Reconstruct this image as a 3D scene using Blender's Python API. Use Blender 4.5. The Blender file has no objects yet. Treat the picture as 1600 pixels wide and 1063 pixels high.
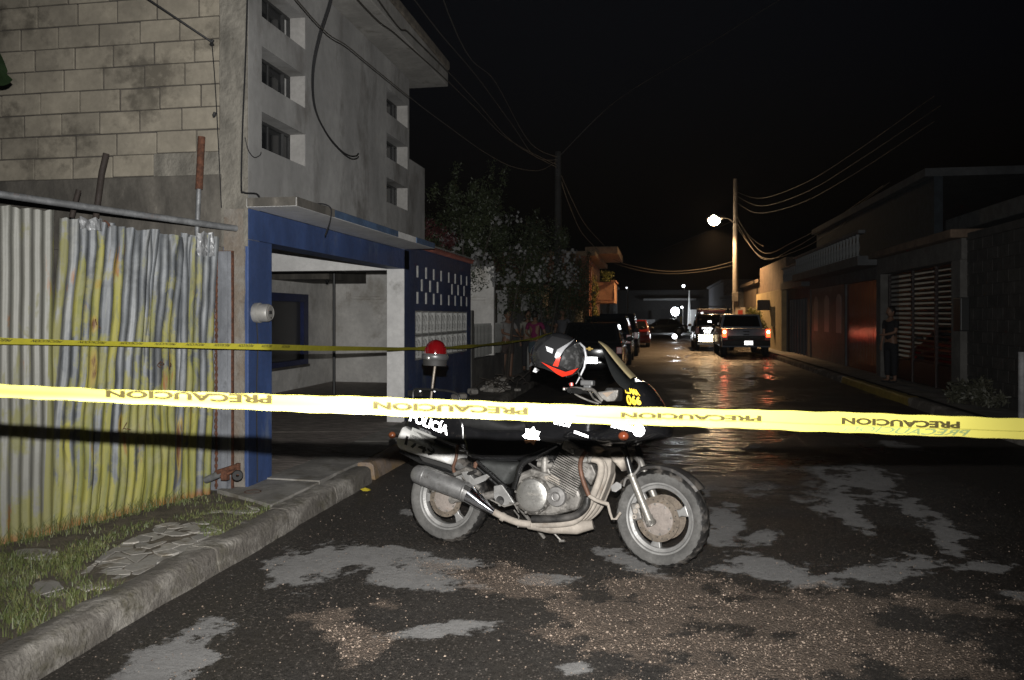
import bpy, bmesh, math, random
import numpy as np
from mathutils import Vector, Matrix, noise
from mathutils.geometry import delaunay_2d_cdt
R = math.radians
random.seed(7)
rng = np.random.default_rng(7)
sc = bpy.context.scene
col = sc.collection
# ------------------------------------------------------------------ camera
FPX, HOR, CXP, CH, YAW = 1250.0, 495.0, 800.0, 1.6, R(10)
cam_d = bpy.data.cameras.new('camera')
cam = bpy.data.objects.new('camera', cam_d); col.objects.link(cam)
cam.location = (0, 0, CH); cam.rotation_euler = (R(90), 0, YAW)
cam_d.sensor_width = 23.5; cam_d.lens = 23.5 * FPX / 1600
cam_d.shift_y = -36.5 / 1600
cam_d.clip_start = 0.05; cam_d.clip_end = 1500
cam_d.dof.use_dof = True; cam_d.dof.focus_distance = 6.2; cam_d.dof.aperture_fstop = 3.5
sc.camera = cam
# ------------------------------------------------------------------ night sky
w = bpy.data.worlds.new('World'); sc.world = w; w.use_nodes = True
nt = w.node_tree
bg = nt.nodes['Background']
sky = nt.nodes.new('ShaderNodeTexSky'); sky.sky_type = 'NISHITA'; sky.sun_disc = False
sky.sun_elevation = R(-3); sky.sun_rotation = R(200)
tint = nt.nodes.new('ShaderNodeMix'); tint.data_type = 'RGBA'; tint.blend_type = 'MULTIPLY'; tint.inputs[0].default_value = 1; tint.inputs[7].default_value = (.42, .55, .85, 1)
nt.links.new(sky.outputs[0], tint.inputs[6]); nt.links.new(tint.outputs[2], bg.inputs[0]); bg.inputs[1].default_value = 0.035
sl = bpy.data.lights.new('moon', 'SUN'); so = bpy.data.objects.new('moon', sl); col.objects.link(so)
sl.energy = 0.002; sl.angle = R(0.5); sl.color = (1, .93, .85); so.rotation_euler = (R(50), 0, R(-160))
# the camera's own flash gun, 14 cm above the lens, firing along the view
fl = bpy.data.lights.new('camera_flash', 'SPOT'); fo = bpy.data.objects.new('camera_flash', fl); col.objects.link(fo)
fl.energy = 2450; fl.shadow_soft_size = 0.009; fl.spot_size = R(98); fl.spot_blend = 1.0; fl.color = (1.0, .985, .96)
fo.location = (0, 0, CH + 0.14); fo.rotation_euler = (R(90.5), 0, YAW + R(2))
sc.view_settings.view_transform = 'Standard'; sc.view_settings.look = 'None'
sc.view_settings.exposure = 0; sc.view_settings.gamma = 1; sc.view_settings.use_curve_mapping = False
sc.render.engine = 'CYCLES'
sc.cycles.use_denoising = True
sc.cycles.max_bounces = 6; sc.cycles.diffuse_bounces = 3; sc.cycles.glossy_bounces = 3
sc.cycles.transparent_max_bounces = 8; sc.cycles.caustics_reflective = False; sc.cycles.caustics_refractive = False
sc.cycles.sample_clamp_indirect = 3.0

# ------------------------------------------------------------------ measuring helpers (photo pixel -> place in the street)
ca, sa = math.cos(YAW), math.sin(YAW)
def cw(X, Z, h): return Vector((X * ca - Z * sa, X * sa + Z * ca, h))
def P(px, py, Z): return cw((px - CXP) * Z / FPX, Z, CH - (py - HOR) * Z / FPX)
def G(px, py, h=0.0): return P(px, py, (CH - h) * FPX / (py - HOR))
def WX(px, py, x):
    k = (px - CXP) / FPX; return P(px, py, x / (k * ca - sa))
def WY(px, py, y):
    k = (px - CXP) / FPX; return P(px, py, y / (k * sa + ca))

# ------------------------------------------------------------------ object helpers
def tag(o, label=None, cat=None, group=None, kind=None):
    if label: o['label'] = label
    if cat: o['category'] = cat
    if group: o['group'] = group
    if kind: o['kind'] = kind
    return o
def thing(name, loc, label, cat, group=None, rz=0.0, rx=0.0):
    o = bpy.data.objects.new(name, None); col.objects.link(o)
    o.empty_display_size = 0.1
    o.location = loc; o.rotation_euler = (rx, 0, rz)
    return tag(o, label, cat, group)
def copy_tree(o, parent=None):
    c = o.copy(); col.objects.link(c); c.parent = parent
    for ch in [q for q in bpy.data.objects if q.parent == o]: copy_tree(ch, c)
    return c

class MB:
    """collects geometry; build() links it as ONE mesh object"""
    def __init__(s): s.v = []; s.f = []
    def add(s, vs, fs):
        n = len(s.v); s.v += [Vector(p) for p in vs]; s.f += [tuple(i + n for i in f) for f in fs]; return s
    def box(s, x0, x1, y0, y1, z0, z1):
        return s.add([(x0,y0,z0),(x1,y0,z0),(x1,y1,z0),(x0,y1,z0),(x0,y0,z1),(x1,y0,z1),(x1,y1,z1),(x0,y1,z1)],
                     [(0,3,2,1),(4,5,6,7),(0,1,5,4),(1,2,6,5),(2,3,7,6),(3,0,4,7)])
    def obox(s, c, size, mat=None):
        c = Vector(c); hx, hy, hz = [q / 2 for q in size]
        m = mat if mat is not None else Matrix.Identity(3)
        pts = [c + m @ Vector(p) for p in [(-hx,-hy,-hz),(hx,-hy,-hz),(hx,hy,-hz),(-hx,hy,-hz),(-hx,-hy,hz),(hx,-hy,hz),(hx,hy,hz),(-hx,hy,hz)]]
        return s.add(pts, [(0,3,2,1),(4,5,6,7),(0,1,5,4),(1,2,6,5),(2,3,7,6),(3,0,4,7)])
    def quad(s, a, b, c, d): return s.add([a, b, c, d], [(0, 1, 2, 3)])
    def tube(s, pts, r, n=10, caps=True):
        pts = [Vector(p) for p in pts]; k = len(pts)
        rr = r if isinstance(r, (list, tuple)) else [r] * k
        if len(rr) != k: rr = list(np.interp(np.linspace(0, 1, k), np.linspace(0, 1, len(rr)), rr))
        base = len(s.v); up = None
        for i, p in enumerate(pts):
            t = (pts[min(i + 1, k - 1)] - pts[max(i - 1, 0)]).normalized()
            if up is None:
                up = Vector((0, 0, 1)) if abs(t.z) < .9 else Vector((1, 0, 0))
            a = (up - t * up.dot(t)); a = a.normalized() if a.length > 1e-6 else t.orthogonal().normalized()
            up = a; b = t.cross(a)
            for j in range(n):
                an = 2 * math.pi * j / n
                s.v.append(p + (a * math.cos(an) + b * math.sin(an)) * rr[i])
        for i in range(k - 1):
            for j in range(n):
                j2 = (j + 1) % n
                s.f.append((base + i*n + j, base + i*n + j2, base + (i+1)*n + j2, base + (i+1)*n + j))
        if caps:
            s.f.append(tuple(base + j for j in reversed(range(n)))); s.f.append(tuple(base + (k-1)*n + j for j in range(n)))
        return s
    def lathe(s, prof, c, axis, n=32, ang0=0, ang1=2 * math.pi, closed=False):
        """prof = (radius, along axis) pairs"""
        c = Vector(c); ax = Vector(axis).normalized()
        a = ax.orthogonal().normalized() if abs(ax.y) < .9 else Vector((1, 0, 0))
        a = (a - ax * a.dot(ax)).normalized(); b = ax.cross(a)
        full = abs(ang1 - ang0 - 2 * math.pi) < 1e-6; m = n if full else n + 1
        base = len(s.v); k = len(prof)
        for j in range(m):
            an = ang0 + (ang1 - ang0) * j / n
            d = a * math.cos(an) + b * math.sin(an)
            for r, h in prof: s.v.append(c + d * r + ax * h)
        for j in range(n):
            j2 = (j + 1) % m
            for i in range(k if closed else k - 1):
                i2 = (i + 1) % k
                s.f.append((base + j*k + i, base + j*k + i2, base + j2*k + i2, base + j2*k + i))
        return s
    def prism(s, pts, fn0, fn1):
        """pts 2-D outline; fn0/fn1 map a 2-D point to the two faces"""
        n = len(pts)
        vs = [fn0(*p) for p in pts] + [fn1(*p) for p in pts]
        fs = [tuple(reversed(range(n))), tuple(range(n, 2 * n))] + [(i, (i+1) % n, n + (i+1) % n, n + i) for i in range(n)]
        return s.add(vs, fs)
    def ellip(s, c, rad, n=12, m=8, mat=None):
        c = Vector(c); base = len(s.v); mt = mat if mat is not None else Matrix.Identity(3)
        for i in range(m + 1):
            th = math.pi * i / m
            for j in range(n):
                ph = 2 * math.pi * j / n
                s.v.append(c + mt @ Vector((rad[0]*math.sin(th)*math.cos(ph), rad[1]*math.sin(th)*math.sin(ph), rad[2]*math.cos(th))))
        for i in range(m):
            for j in range(n):
                j2 = (j + 1) % n
                s.f.append((base + i*n + j, base + (i+1)*n + j, base + (i+1)*n + j2, base + i*n + j2))
        return s
    def mesh(s, name, m, origin=(0, 0, 0), smooth=False, bevel=0, seg=2, angle=40):
        me = bpy.data.meshes.new(name); o = Vector(origin)
        me.from_pydata([tuple(p - o) for p in s.v], [], s.f)
        bm = bmesh.new(); bm.from_mesh(me)
        bmesh.ops.remove_doubles(bm, verts=bm.verts, dist=1e-5)
        bmesh.ops.recalc_face_normals(bm, faces=bm.faces)
        if bevel:
            es = [e for e in bm.edges if len(e.link_faces) == 2 and e.calc_face_angle(0) > R(angle)]
            bmesh.ops.bevel(bm, geom=es, offset=bevel, segments=seg, affect='EDGES', clamp_overlap=True, profile=.5)
        bm.to_mesh(me); bm.free()
        if m: me.materials.append(m)
        if smooth:
            for p in me.polygons: p.use_smooth = True
            try: me.set_sharp_from_angle(angle=R(42))
            except Exception: pass
        return me
    def build(s, name, m, parent=None, smooth=False, bevel=0, seg=2, world=True, **kw):
        """world=True: vertices are world coordinates, parent (unrotated) sits at its location"""
        origin = parent_origin(parent) if (parent is not None and world) else (0, 0, 0)
        me = s.mesh(name, m, origin, smooth, bevel, seg)
        return link(name, me, parent, **kw)
def parent_origin(p):
    o = Vector((0, 0, 0))
    while p is not None: o += Vector(p.location); p = p.parent
    return o
def link(name, me, parent=None, loc=(0, 0, 0), **kw):
    o = bpy.data.objects.new(name, me); col.objects.link(o)
    if parent is not None: o.parent = parent
    o.location = loc
    return tag(o, **kw)
def smoothline(pts, k=6):
    pts = [Vector(p) for p in pts]; out = []
    for i in range(len(pts) - 1):
        p0 = pts[max(i-1, 0)]; p1 = pts[i]; p2 = pts[i+1]; p3 = pts[min(i+2, len(pts)-1)]
        for j in range(k):
            t = j / k
            out.append(.5 * ((2*p1) + (p2-p0)*t + (2*p0-5*p1+4*p2-p3)*t*t + (3*p1-p0-3*p2+p3)*t**3))
    out.append(pts[-1]); return out
def wall_holes(mb, fix, axis, a0, a1, z0, z1, th, holes):
    """a wall slab with rectangular openings; axis 'x': plane x=fix..fix-th running along y; axis 'y': plane y=fix..fix+th along x"""
    A = sorted({a0, a1} | {max(a0, min(a1, q)) for h in holes for q in h[:2]}); Z = sorted({z0, z1} | {max(z0, min(z1, q)) for h in holes for q in h[2:4]})
    def solid(i, j):
        if i < 0 or j < 0 or i >= len(A)-1 or j >= len(Z)-1: return False
        ac, zc = (A[i]+A[i+1])/2, (Z[j]+Z[j+1])/2
        return not any(h[0] < ac < h[1] and h[2] < zc < h[3] for h in holes)
    def pt(a, z, d):
        return (fix - d, a, z) if axis == 'x' else (a, fix + d, z)
    for i in range(len(A)-1):
        for j in range(len(Z)-1):
            if not solid(i, j): continue
            u0, u1, v0, v1 = A[i], A[i+1], Z[j], Z[j+1]
            mb.quad(pt(u0,v0,0), pt(u1,v0,0), pt(u1,v1,0), pt(u0,v1,0)); mb.quad(pt(u0,v0,th), pt(u0,v1,th), pt(u1,v1,th), pt(u1,v0,th))
            if not solid(i-1, j): mb.quad(pt(u0,v0,0), pt(u0,v1,0), pt(u0,v1,th), pt(u0,v0,th))
            if not solid(i+1, j): mb.quad(pt(u1,v0,0), pt(u1,v0,th), pt(u1,v1,th), pt(u1,v1,0))
            if not solid(i, j-1): mb.quad(pt(u0,v0,0), pt(u0,v0,th), pt(u1,v0,th), pt(u1,v0,0))
            if not solid(i, j+1): mb.quad(pt(u0,v1,0), pt(u1,v1,0), pt(u1,v1,th), pt(u0,v1,th))
_tm = {}
def text2d(body, res=3, bold=0.0):
    key = (body, bold)
    if key in _tm: return _tm[key]
    cu = bpy.data.curves.new('t', 'FONT'); cu.body = body; cu.resolution_u = res; cu.offset = bold; cu.size = 1
    ob = bpy.data.objects.new('t', cu); col.objects.link(ob)
    me = bpy.data.meshes.new_from_object(ob.evaluated_get(bpy.context.evaluated_depsgraph_get()))
    v = np.array([q.co[:2] for q in me.vertices]); f = [tuple(p.vertices) for p in me.polygons]
    bpy.data.objects.remove(ob); bpy.data.curves.remove(cu); bpy.data.meshes.remove(me)
    lo, hi = v.min(0), v.max(0); v = (v - lo) / (hi - lo)
    _tm[key] = (v, f, (hi - lo)[0] / (hi - lo)[1]); return _tm[key]
def textmesh(body, fn, m, name='lettering', parent=None, bold=.01, **kw):
    """flat lettering: fn(u,v) with u,v in 0..1 gives the local 3-D point"""
    v, f, _ = text2d(body, bold=bold)
    me = bpy.data.meshes.new(name); me.from_pydata([tuple(fn(a, b)) for a, b in v], [], f); me.materials.append(m)
    return link(name, me, parent, **kw)

# ------------------------------------------------------------------ materials
def nodes(name):
    m = bpy.data.materials.new(name); m.use_nodes = True; n = m.node_tree
    b = n.nodes['Principled BSDF']; return m, n, b
def N(n, typ, **kw):
    q = n.nodes.new(typ)
    for k, v in kw.items(): setattr(q, k, v)
    return q
def tnoise(n, vec, scale, detail=5, rough=.6, dist=0):
    q = N(n, 'ShaderNodeTexNoise'); q.inputs['Scale'].default_value = scale; q.inputs['Detail'].default_value = detail
    q.inputs['Roughness'].default_value = rough; q.inputs['Distortion'].default_value = dist
    n.links.new(vec, q.inputs['Vector']); return q.outputs['Fac']
def ramp(n, fac, a, b, ca_=0.0, cb_=1.0):
    q = N(n, 'ShaderNodeMapRange'); q.clamp = True
    n.links.new(fac, q.inputs[0]); q.inputs[1].default_value = a; q.inputs[2].default_value = b; q.inputs[3].default_value = ca_; q.inputs[4].default_value = cb_
    return q.outputs[0]
def mixc(n, fac, a, b, blend='MIX'):
    q = N(n, 'ShaderNodeMix'); q.data_type = 'RGBA'; q.blend_type = blend
    for s_, v in ((0, fac), (6, a), (7, b)):
        if isinstance(v, (int, float)): q.inputs[s_].default_value = v
        elif isinstance(v, (tuple, list)): q.inputs[s_].default_value = (*v[:3], 1)
        else: n.links.new(v, q.inputs[s_])
    return q.outputs[2]
def mth(n, op, a, b=0.0):
    q = N(n, 'ShaderNodeMath', operation=op)
    for i, v in enumerate((a, b)):
        if isinstance(v, (int, float)): q.inputs[i].default_value = v
        else: n.links.new(v, q.inputs[i])
    return q.outputs[0]
def mapping(n, vec, scale=(1, 1, 1), rot=(0, 0, 0)):
    q = N(n, 'ShaderNodeMapping'); q.inputs['Scale'].default_value = scale; q.inputs['Rotation'].default_value = rot
    n.links.new(vec, q.inputs[0]); return q.outputs[0]
def bump(n, b, h, strength=.4, dist=.01):
    q = N(n, 'ShaderNodeBump'); q.inputs['Strength'].default_value = strength; q.inputs['Distance'].default_value = dist
    n.links.new(h, q.inputs['Height']); n.links.new(q.outputs[0], b.inputs['Normal'])
_mc = {}
def mat(name, c, rough=.8, metal=0.0, var=.25, scale=5, c2=None, mixr=(.4, .65), bmp=.3, bsc=60, bdist=.004, rnd=0.0, stretch=(1, 1, 1), coat=0.0, rvar=.1, c3=None, c3r=(.58, .7), c3s=14):
    if name in _mc: return _mc[name]
    m, n, b = nodes(name)
    tc = N(n, 'ShaderNodeTexCoord').outputs['Object']
    if rnd:                                            # every copy gets its own patch of the pattern
        ad = N(n, 'ShaderNodeVectorMath', operation='ADD'); n.links.new(tc, ad.inputs[0]); n.links.new(N(n, 'ShaderNodeObjectInfo').outputs['Location'], ad.inputs[1]); tc = ad.outputs[0]
    if stretch != (1, 1, 1): vec = mapping(n, tc, stretch)
    else: vec = tc
    n1 = tnoise(n, vec, scale, 6, .62, .3)
    lo = tuple(x * (1 - var) for x in c); hi = tuple(min(1, x * (1 + var)) for x in c) if c2 is None else c2
    cc = mixc(n, ramp(n, n1, *mixr), lo, hi)
    n2 = tnoise(n, tc, scale * 7.3, 4, .6)
    cc = mixc(n, ramp(n, n2, .3, .75, 0, .35), cc, tuple(x * .45 for x in c))
    if c3 is not None:
        n3 = tnoise(n, vec, c3s, 8, .68)
        cc = mixc(n, ramp(n, n3, *c3r), cc, c3)
    if rnd:
        oi = N(n, 'ShaderNodeObjectInfo').outputs['Random']
        cc = mixc(n, 1.0, cc, mixc(n, oi, (1 - rnd,) * 3, (1 + rnd * .6, 1 + rnd * .55, 1 + rnd * .45)), 'MULTIPLY')
    n.links.new(cc, b.inputs['Base Color'])
    n.links.new(ramp(n, n2, .3, .7, max(.03, rough - rvar), min(1, rough + rvar)), b.inputs['Roughness'])
    b.inputs['Metallic'].default_value = metal; b.inputs['Coat Weight'].default_value = coat
    if bmp:
        h = tnoise(n, tc, bsc, 5, .65)
        bump(n, b, h, bmp, bdist)
    _mc[name] = m; return m
def flat(name, c, rough=.5, metal=0.0, coat=0.0):
    if name in _mc: return _mc[name]
    m, n, b = nodes(name); b.inputs['Base Color'].default_value = (*c, 1); b.inputs['Roughness'].default_value = rough
    b.inputs['Metallic'].default_value = metal; b.inputs['Coat Weight'].default_value = coat
    _mc[name] = m; return m
def glow(name, c, s):
    if name in _mc: return _mc[name]
    m, n, b = nodes(name); b.inputs['Base Color'].default_value = (*c, 1); b.inputs['Emission Color'].default_value = (*c, 1); b.inputs['Emission Strength'].default_value = s
    _mc[name] = m; return m
def retro(name, c, k=.12, rough=.24, dif=None):
    """retroreflective sheeting: a diffuse film plus beads that send light back where it came from"""
    if name in _mc: return _mc[name]
    m, n, b = nodes(name); out = n.nodes['Material Output']
    b.inputs['Base Color'].default_value = (*(dif or c), 1); b.inputs['Roughness'].default_value = .6
    g = N(n, 'ShaderNodeBsdfAnisotropic'); g.inputs['Color'].default_value = (*c, 1); g.inputs['Roughness'].default_value = rough
    ge = N(n, 'ShaderNodeNewGeometry'); n.links.new(ge.outputs['Incoming'], g.inputs['Normal'])
    mx = N(n, 'ShaderNodeMixShader'); mx.inputs[0].default_value = k
    n.links.new(b.outputs[0], mx.inputs[1]); n.links.new(g.outputs[0], mx.inputs[2]); n.links.new(mx.outputs[0], out.inputs[0])
    _mc[name] = m; return m

def vnoise(x, y, seed=0, octaves=4, scale=1.0):
    """value noise on numpy arrays, about -1..1"""
    out = np.zeros_like(x); amp = 1; tot = 0
    for o in range(octaves):
        r = np.random.default_rng(seed * 17 + o); tab = r.random((256, 256))
        X = x * scale + 37.3 * o; Y = y * scale + 11.7 * o
        xi = np.floor(X).astype(int); yi = np.floor(Y).astype(int); fx = X - xi; fy = Y - yi
        fx = fx*fx*(3-2*fx); fy = fy*fy*(3-2*fy)
        g = lambda a, b: tab[a & 255, b & 255]
        v = (g(xi, yi)*(1-fx) + g(xi+1, yi)*fx)*(1-fy) + (g(xi, yi+1)*(1-fx) + g(xi+1, yi+1)*fx)*fy
        out += (v*2-1)*amp; tot += amp; amp *= .55; scale *= 2.1
    return out / tot
def sstep(x, a, b):
    t = np.clip((x - a) / (b - a), 0, 1); return t*t*(3-2*t)
# ================================================================== GROUND, ROAD, PAVEMENTS, KERBS
KX, RX, FX, PZ = -2.68, 4.5, -3.4, 0.15       # left kerb foot, right kerb, left facade plane, pavement height
m_soil = mat('soil', (.13, .108, .08), .95, var=.35, scale=9, bmp=.8, bsc=70, bdist=.02)
gm = MB(); gm.quad((-300, -60, -.012), (300, -60, -.012), (300, 500, -.012), (-300, 500, -.012))
gm.build('ground', mat('dark_ground', (.05, .045, .038), .9), kind='structure')

def pix(x, y, z=0.0):
    X = x * ca + y * sa; Z = -x * sa + y * ca
    Z = np.maximum(Z, .3); return CXP + FPX * X / Z, HOR + (CH - z) * FPX / Z
def blobs(px, py, L, k=.55):
    out = np.full_like(px, -1.0)
    for cx, cy, rx, ry, an in L:
        a = R(an); dx = px - cx; dy = py - cy
        u = (dx*math.cos(a) + dy*math.sin(a)) / rx; v = (-dx*math.sin(a) + dy*math.cos(a)) / ry
        out = np.maximum(out, 1 - np.sqrt(u*u + v*v))
    return out
ys = list(np.arange(1.2, 9.6, .028)); yv = ys[-1]; st = .028
while yv < 60: st *= 1.022; yv += st; ys.append(yv)
ys += [70, 85, 110, 150, 220, 320]
xs = np.concatenate([np.arange(KX - .25, RX + .03, .032)])
XX, YY = np.meshgrid(xs, np.array(ys)); nx, ny = len(xs), len(ys)
fx_, fy_ = XX.ravel(), YY.ravel()
PX, PY = pix(fx_, fy_)
pale_L = [(275,1030,115,42,-25), (470,890,90,38,-8),(560,868,120,20,-4),(640,905,110,22,4),(700,880,70,10,0),(690,985,110,16,-5),
          (990,878,70,16,15),(1125,748,84,26,5),(1185,762,65,18.2,0),(1090,770,52,15.6,0),(1135,812,39,33.8,20),(1125,838,47,16.9,0),(1190,838,36,16.9,0),(1195,890,101,23.4,6),
          (1240,733,39,11.7,0),(1285,760,72,41.6,20),(1318,795,52,20.8,40),(1365,756,68,28.6,25),(1425,790,65,26,30),(1485,838,52,26,50),(1450,800,91,15.6,30),
          (1385,893,99,26,-5),(1545,887,72,14.3,2),(1600,932,58,7.8,4),(860,905,60,12,0),(900,1045,40,14,0),(1200,730,78,10.4,0), (660,800,40,12,0),
          (1140,700,60,7,0),(1060,560,40,5,0),(1420,700,80,6,10)]
grav_L = [(555,985,110,48,0),(620,950,60,20,0),(800,912,130,30,5),(900,960,80,45,20),(1040,925,150,34,0),(1000,1000,200,60,5),(1150,1045,260,60,0),(1250,955,280,30,0),(1400,1010,260,52,5),(880,990,60,40,0),(1480,950,160,30,0),(1010,960,90,40,0)]
na = vnoise(fx_, fy_, 3, 5, 2.2); nb = vnoise(fx_, fy_, 9, 4, 9.0); ncn = vnoise(fx_, fy_, 5, 5, .55); nd = vnoise(fx_, fy_, 21, 3, 30)
far = np.clip((fy_ - 9) / 20, 0, 1)
rnd_pale = sstep(ncn + .35*na, .18, .40) * far * .6
pale = np.clip(np.maximum(sstep(blobs(PX, PY, pale_L) + .60*na + .55*nb + .25*nd - .02, -.25, .62), rnd_pale*.62), 0, 1)
grav = sstep(blobs(PX, PY, grav_L) + 1.05*na + .75*nb + .3*nd, .02, .8)
wet = sstep(ncn + .5*na + .15*nb, -.25, .25)
glint_band = np.exp(-((fx_ - (.1 + .076*fy_)) / (.75 + .02*fy_))**2)           # smoother wet band, shaped along the line to the lamp for its reflection
pool = sstep(vnoise(fx_, fy_*.45, 31, 4, 1.5)*.9 + glint_band*.85 - .15, .20, .40) * sstep(fy_, 6, 10)
grav *= (1 - sstep(fy_, 6.5, 8.5)); pale = pale*(1 - .8*pool)
zz = .010*vnoise(fx_, fy_, 41, 3, .8) + .003*na + .0015*nd*grav - .006*pool
zz -= .006 * np.exp(-((fx_ - KX) / .18)**2)
me = bpy.data.meshes.new('road')
vv = np.stack([fx_, fy_, zz], 1)
idx = np.arange(nx*ny).reshape(ny, nx)
qd = np.stack([idx[:-1, :-1].ravel(), idx[:-1, 1:].ravel(), idx[1:, 1:].ravel(), idx[1:, :-1].ravel()], 1)
me.vertices.add(len(vv)); me.vertices.foreach_set('co', vv.ravel().astype('f'))
me.loops.add(qd.size); me.loops.foreach_set('vertex_index', qd.ravel().astype('i'))
me.polygons.add(len(qd)); me.polygons.foreach_set('loop_start', np.arange(0, qd.size, 4).astype('i')); me.polygons.foreach_set('loop_total', np.full(len(qd), 4, 'i'))
me.update(); me.validate()
for nm, arr in (('pale', pale), ('gravel', grav), ('wet', wet), ('pool', pool)):
    at = me.attributes.new(nm, 'FLOAT', 'POINT'); at.data.foreach_set('value', arr.astype('f'))
for p in me.polygons: p.use_smooth = True
def road_mat():
    m, n, b = nodes('asphalt')
    A = {}
    for k in ('pale', 'gravel', 'wet', 'pool'):
        q = N(n, 'ShaderNodeAttribute'); q.attribute_name = k; A[k] = q.outputs['Fac']
    tc = N(n, 'ShaderNodeTexCoord').outputs['Object']
    fine = tnoise(n, tc, 170, 3, .7); med = tnoise(n, tc, 28, 5, .65); big = tnoise(n, tc, 2.3, 5, .6)
    dark = mixc(n, ramp(n, med, .35, .65), (.013, .0115, .0105), (.036, .032, .028))
    dark = mixc(n, ramp(n, fine, .54, .70, 0, .8), dark, (.15, .13, .11))
    dark = mixc(n, ramp(n, big, .4, .7, 0, .5), dark, (.034, .028, .022))
    ag = N(n, 'ShaderNodeTexVoronoi'); ag.inputs['Scale'].default_value = 70; n.links.new(tc, ag.inputs['Vector'])
    asx = N(n, 'ShaderNodeSeparateColor'); n.links.new(ag.outputs['Color'], asx.inputs[0])
    dark = mixc(n, mth(n, 'MULTIPLY', ramp(n, asx.outputs[0], .72, .95), ramp(n, ag.outputs['Distance'], .5, .25)), dark, (.17, .145, .125))
    pl = mixc(n, ramp(n, fine, .3, .7), (.24, .235, .228), (.34, .333, .325))
    n6 = tnoise(n, tc, 9, 5, .7); pq = mth(n, 'ADD', A['pale'], mth(n, 'ADD', mth(n, 'MULTIPLY', mth(n, 'SUBTRACT', med, .5), 1.0), mth(n, 'ADD', mth(n, 'MULTIPLY', mth(n, 'SUBTRACT', n6, .5), 1.5), mth(n, 'MULTIPLY', mth(n, 'SUBTRACT', fine, .5), .9)))); pm = ramp(n, pq, .50, .80)
    pl = mixc(n, ramp(n, n6, .35, .65, 0, .55), pl, (.17, .165, .16)); c = mixc(n, mth(n, 'MULTIPLY', pm, .88), dark, pl)
    vo = N(n, 'ShaderNodeTexVoronoi'); vo.inputs['Scale'].default_value = 95; n.links.new(tc, vo.inputs['Vector'])
    gc = mixc(n, vo.outputs['Color'], (.085, .06, .042), (.33, .25, .19))
    gm_ = ramp(n, mth(n, 'ADD', A['gravel'], mth(n, 'MULTIPLY', mth(n, 'SUBTRACT', fine, .5), 1.8)), .42, .72)
    c = mixc(n, mth(n, 'MULTIPLY', gm_, .42), c, gc)
    n.links.new(c, b.inputs['Base Color'])
    pw = tnoise(n, mapping(n, tc, (1.1, 3.6, 1)), 2.2, 6, .68, .6)
    pool = mth(n, 'MULTIPLY', A['pool'], ramp(n, pw, .43, .52))
    r = mixc(n, A['wet'], (.66,)*3, (.42,)*3); r = mixc(n, ramp(n, med, .35, .65, 0, .5), r, (.75,)*3)
    r = mixc(n, pool, r, (.13,)*3); r = mixc(n, pm, r, (.85,)*3); r = mixc(n, gm_, r, (.7,)*3)
    n.links.new(r, b.inputs['Roughness'])
    h = mth(n, 'ADD', mth(n, 'MULTIPLY', fine, .5), mth(n, 'MULTIPLY', vo.outputs['Distance'], mth(n, 'MULTIPLY', gm_, -1.2)))
    h = mth(n, 'ADD', h, mth(n, 'MULTIPLY', med, .9))
    q = N(n, 'ShaderNodeBump'); q.inputs['Distance'].default_value = .012
    n.links.new(mth(n, 'SUBTRACT', .6, mth(n, 'MULTIPLY', pool, .47)), q.inputs['Strength']); n.links.new(h, q.inputs['Height']); n.links.new(q.outputs[0], b.inputs['Normal'])
    return m
me.materials.append(road_mat())
link('road', me, kind='structure')

# loose gravel lying on the asphalt: real little stones
def gravel(name, pts, sizes, m, label):
    ico = [(0,0,1),(.9,0,.2),(.28,.85,.2),(-.72,.52,.3),(-.72,-.52,.2),(.28,-.85,.25),(0,0,-.6)]
    fc = [(0,1,2),(0,2,3),(0,3,4),(0,4,5),(0,5,1),(6,2,1),(6,3,2),(6,4,3),(6,5,4),(6,1,5)]
    n = len(pts); I = np.array(ico)
    V = np.repeat(I[None], n, 0) * (1 + rng.uniform(-.25, .25, (n, 7, 3)))
    an = rng.uniform(0, 6.28, n); c_, s_ = np.cos(an), np.sin(an)
    V = np.stack([V[..., 0]*c_[:, None] - V[..., 1]*s_[:, None], V[..., 0]*s_[:, None] + V[..., 1]*c_[:, None], V[..., 2]*.75], -1)
    V = V * sizes[:, None, None] + np.array(pts)[:, None, :]
    F = (np.array(fc)[None] + (np.arange(n)*7)[:, None, None]).reshape(-1, 3)
    me = bpy.data.meshes.new(name); me.from_pydata(V.reshape(-1, 3).tolist(), [], F.tolist()); me.materials.append(m)
    return tag(link(name, me), label, 'gravel', kind='stuff')
def gravel_mat():
    m, n, b = nodes('gravel_stone'); tc = N(n, 'ShaderNodeTexCoord').outputs['Object']
    vo = N(n, 'ShaderNodeTexVoronoi'); vo.inputs['Scale'].default_value = 60; n.links.new(tc, vo.inputs['Vector'])
    sp = N(n, 'ShaderNodeSeparateColor'); n.links.new(vo.outputs['Color'], sp.inputs[0])
    c = mixc(n, sp.outputs[0], (.13, .09, .065), (.42, .33, .26)); c = mixc(n, ramp(n, sp.outputs[1], .75, .95), c, (.05, .035, .03))
    n.links.new(c, b.inputs['Base Color']); b.inputs['Roughness'].default_value = .75; return m
cand = np.stack([rng.uniform(KX+.1, RX-.2, 230000), rng.uniform(2.6, 8.2, 230000)], 1)
qx, qy = pix(cand[:, 0], cand[:, 1])
gv = sstep(blobs(qx, qy, grav_L) + 1.05*vnoise(cand[:, 0], cand[:, 1], 3, 5, 2.2) + .75*vnoise(cand[:, 0], cand[:, 1], 9, 4, 9.0), .0, .8)
cl_ = sstep(vnoise(cand[:, 0], cand[:, 1], 77, 4, 5.0), -.35, .35)
keep = rng.random(len(cand)) < gv*(.12+.5*cl_) + .035*np.exp(-(cand[:, 1]-2.6)/3)
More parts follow.
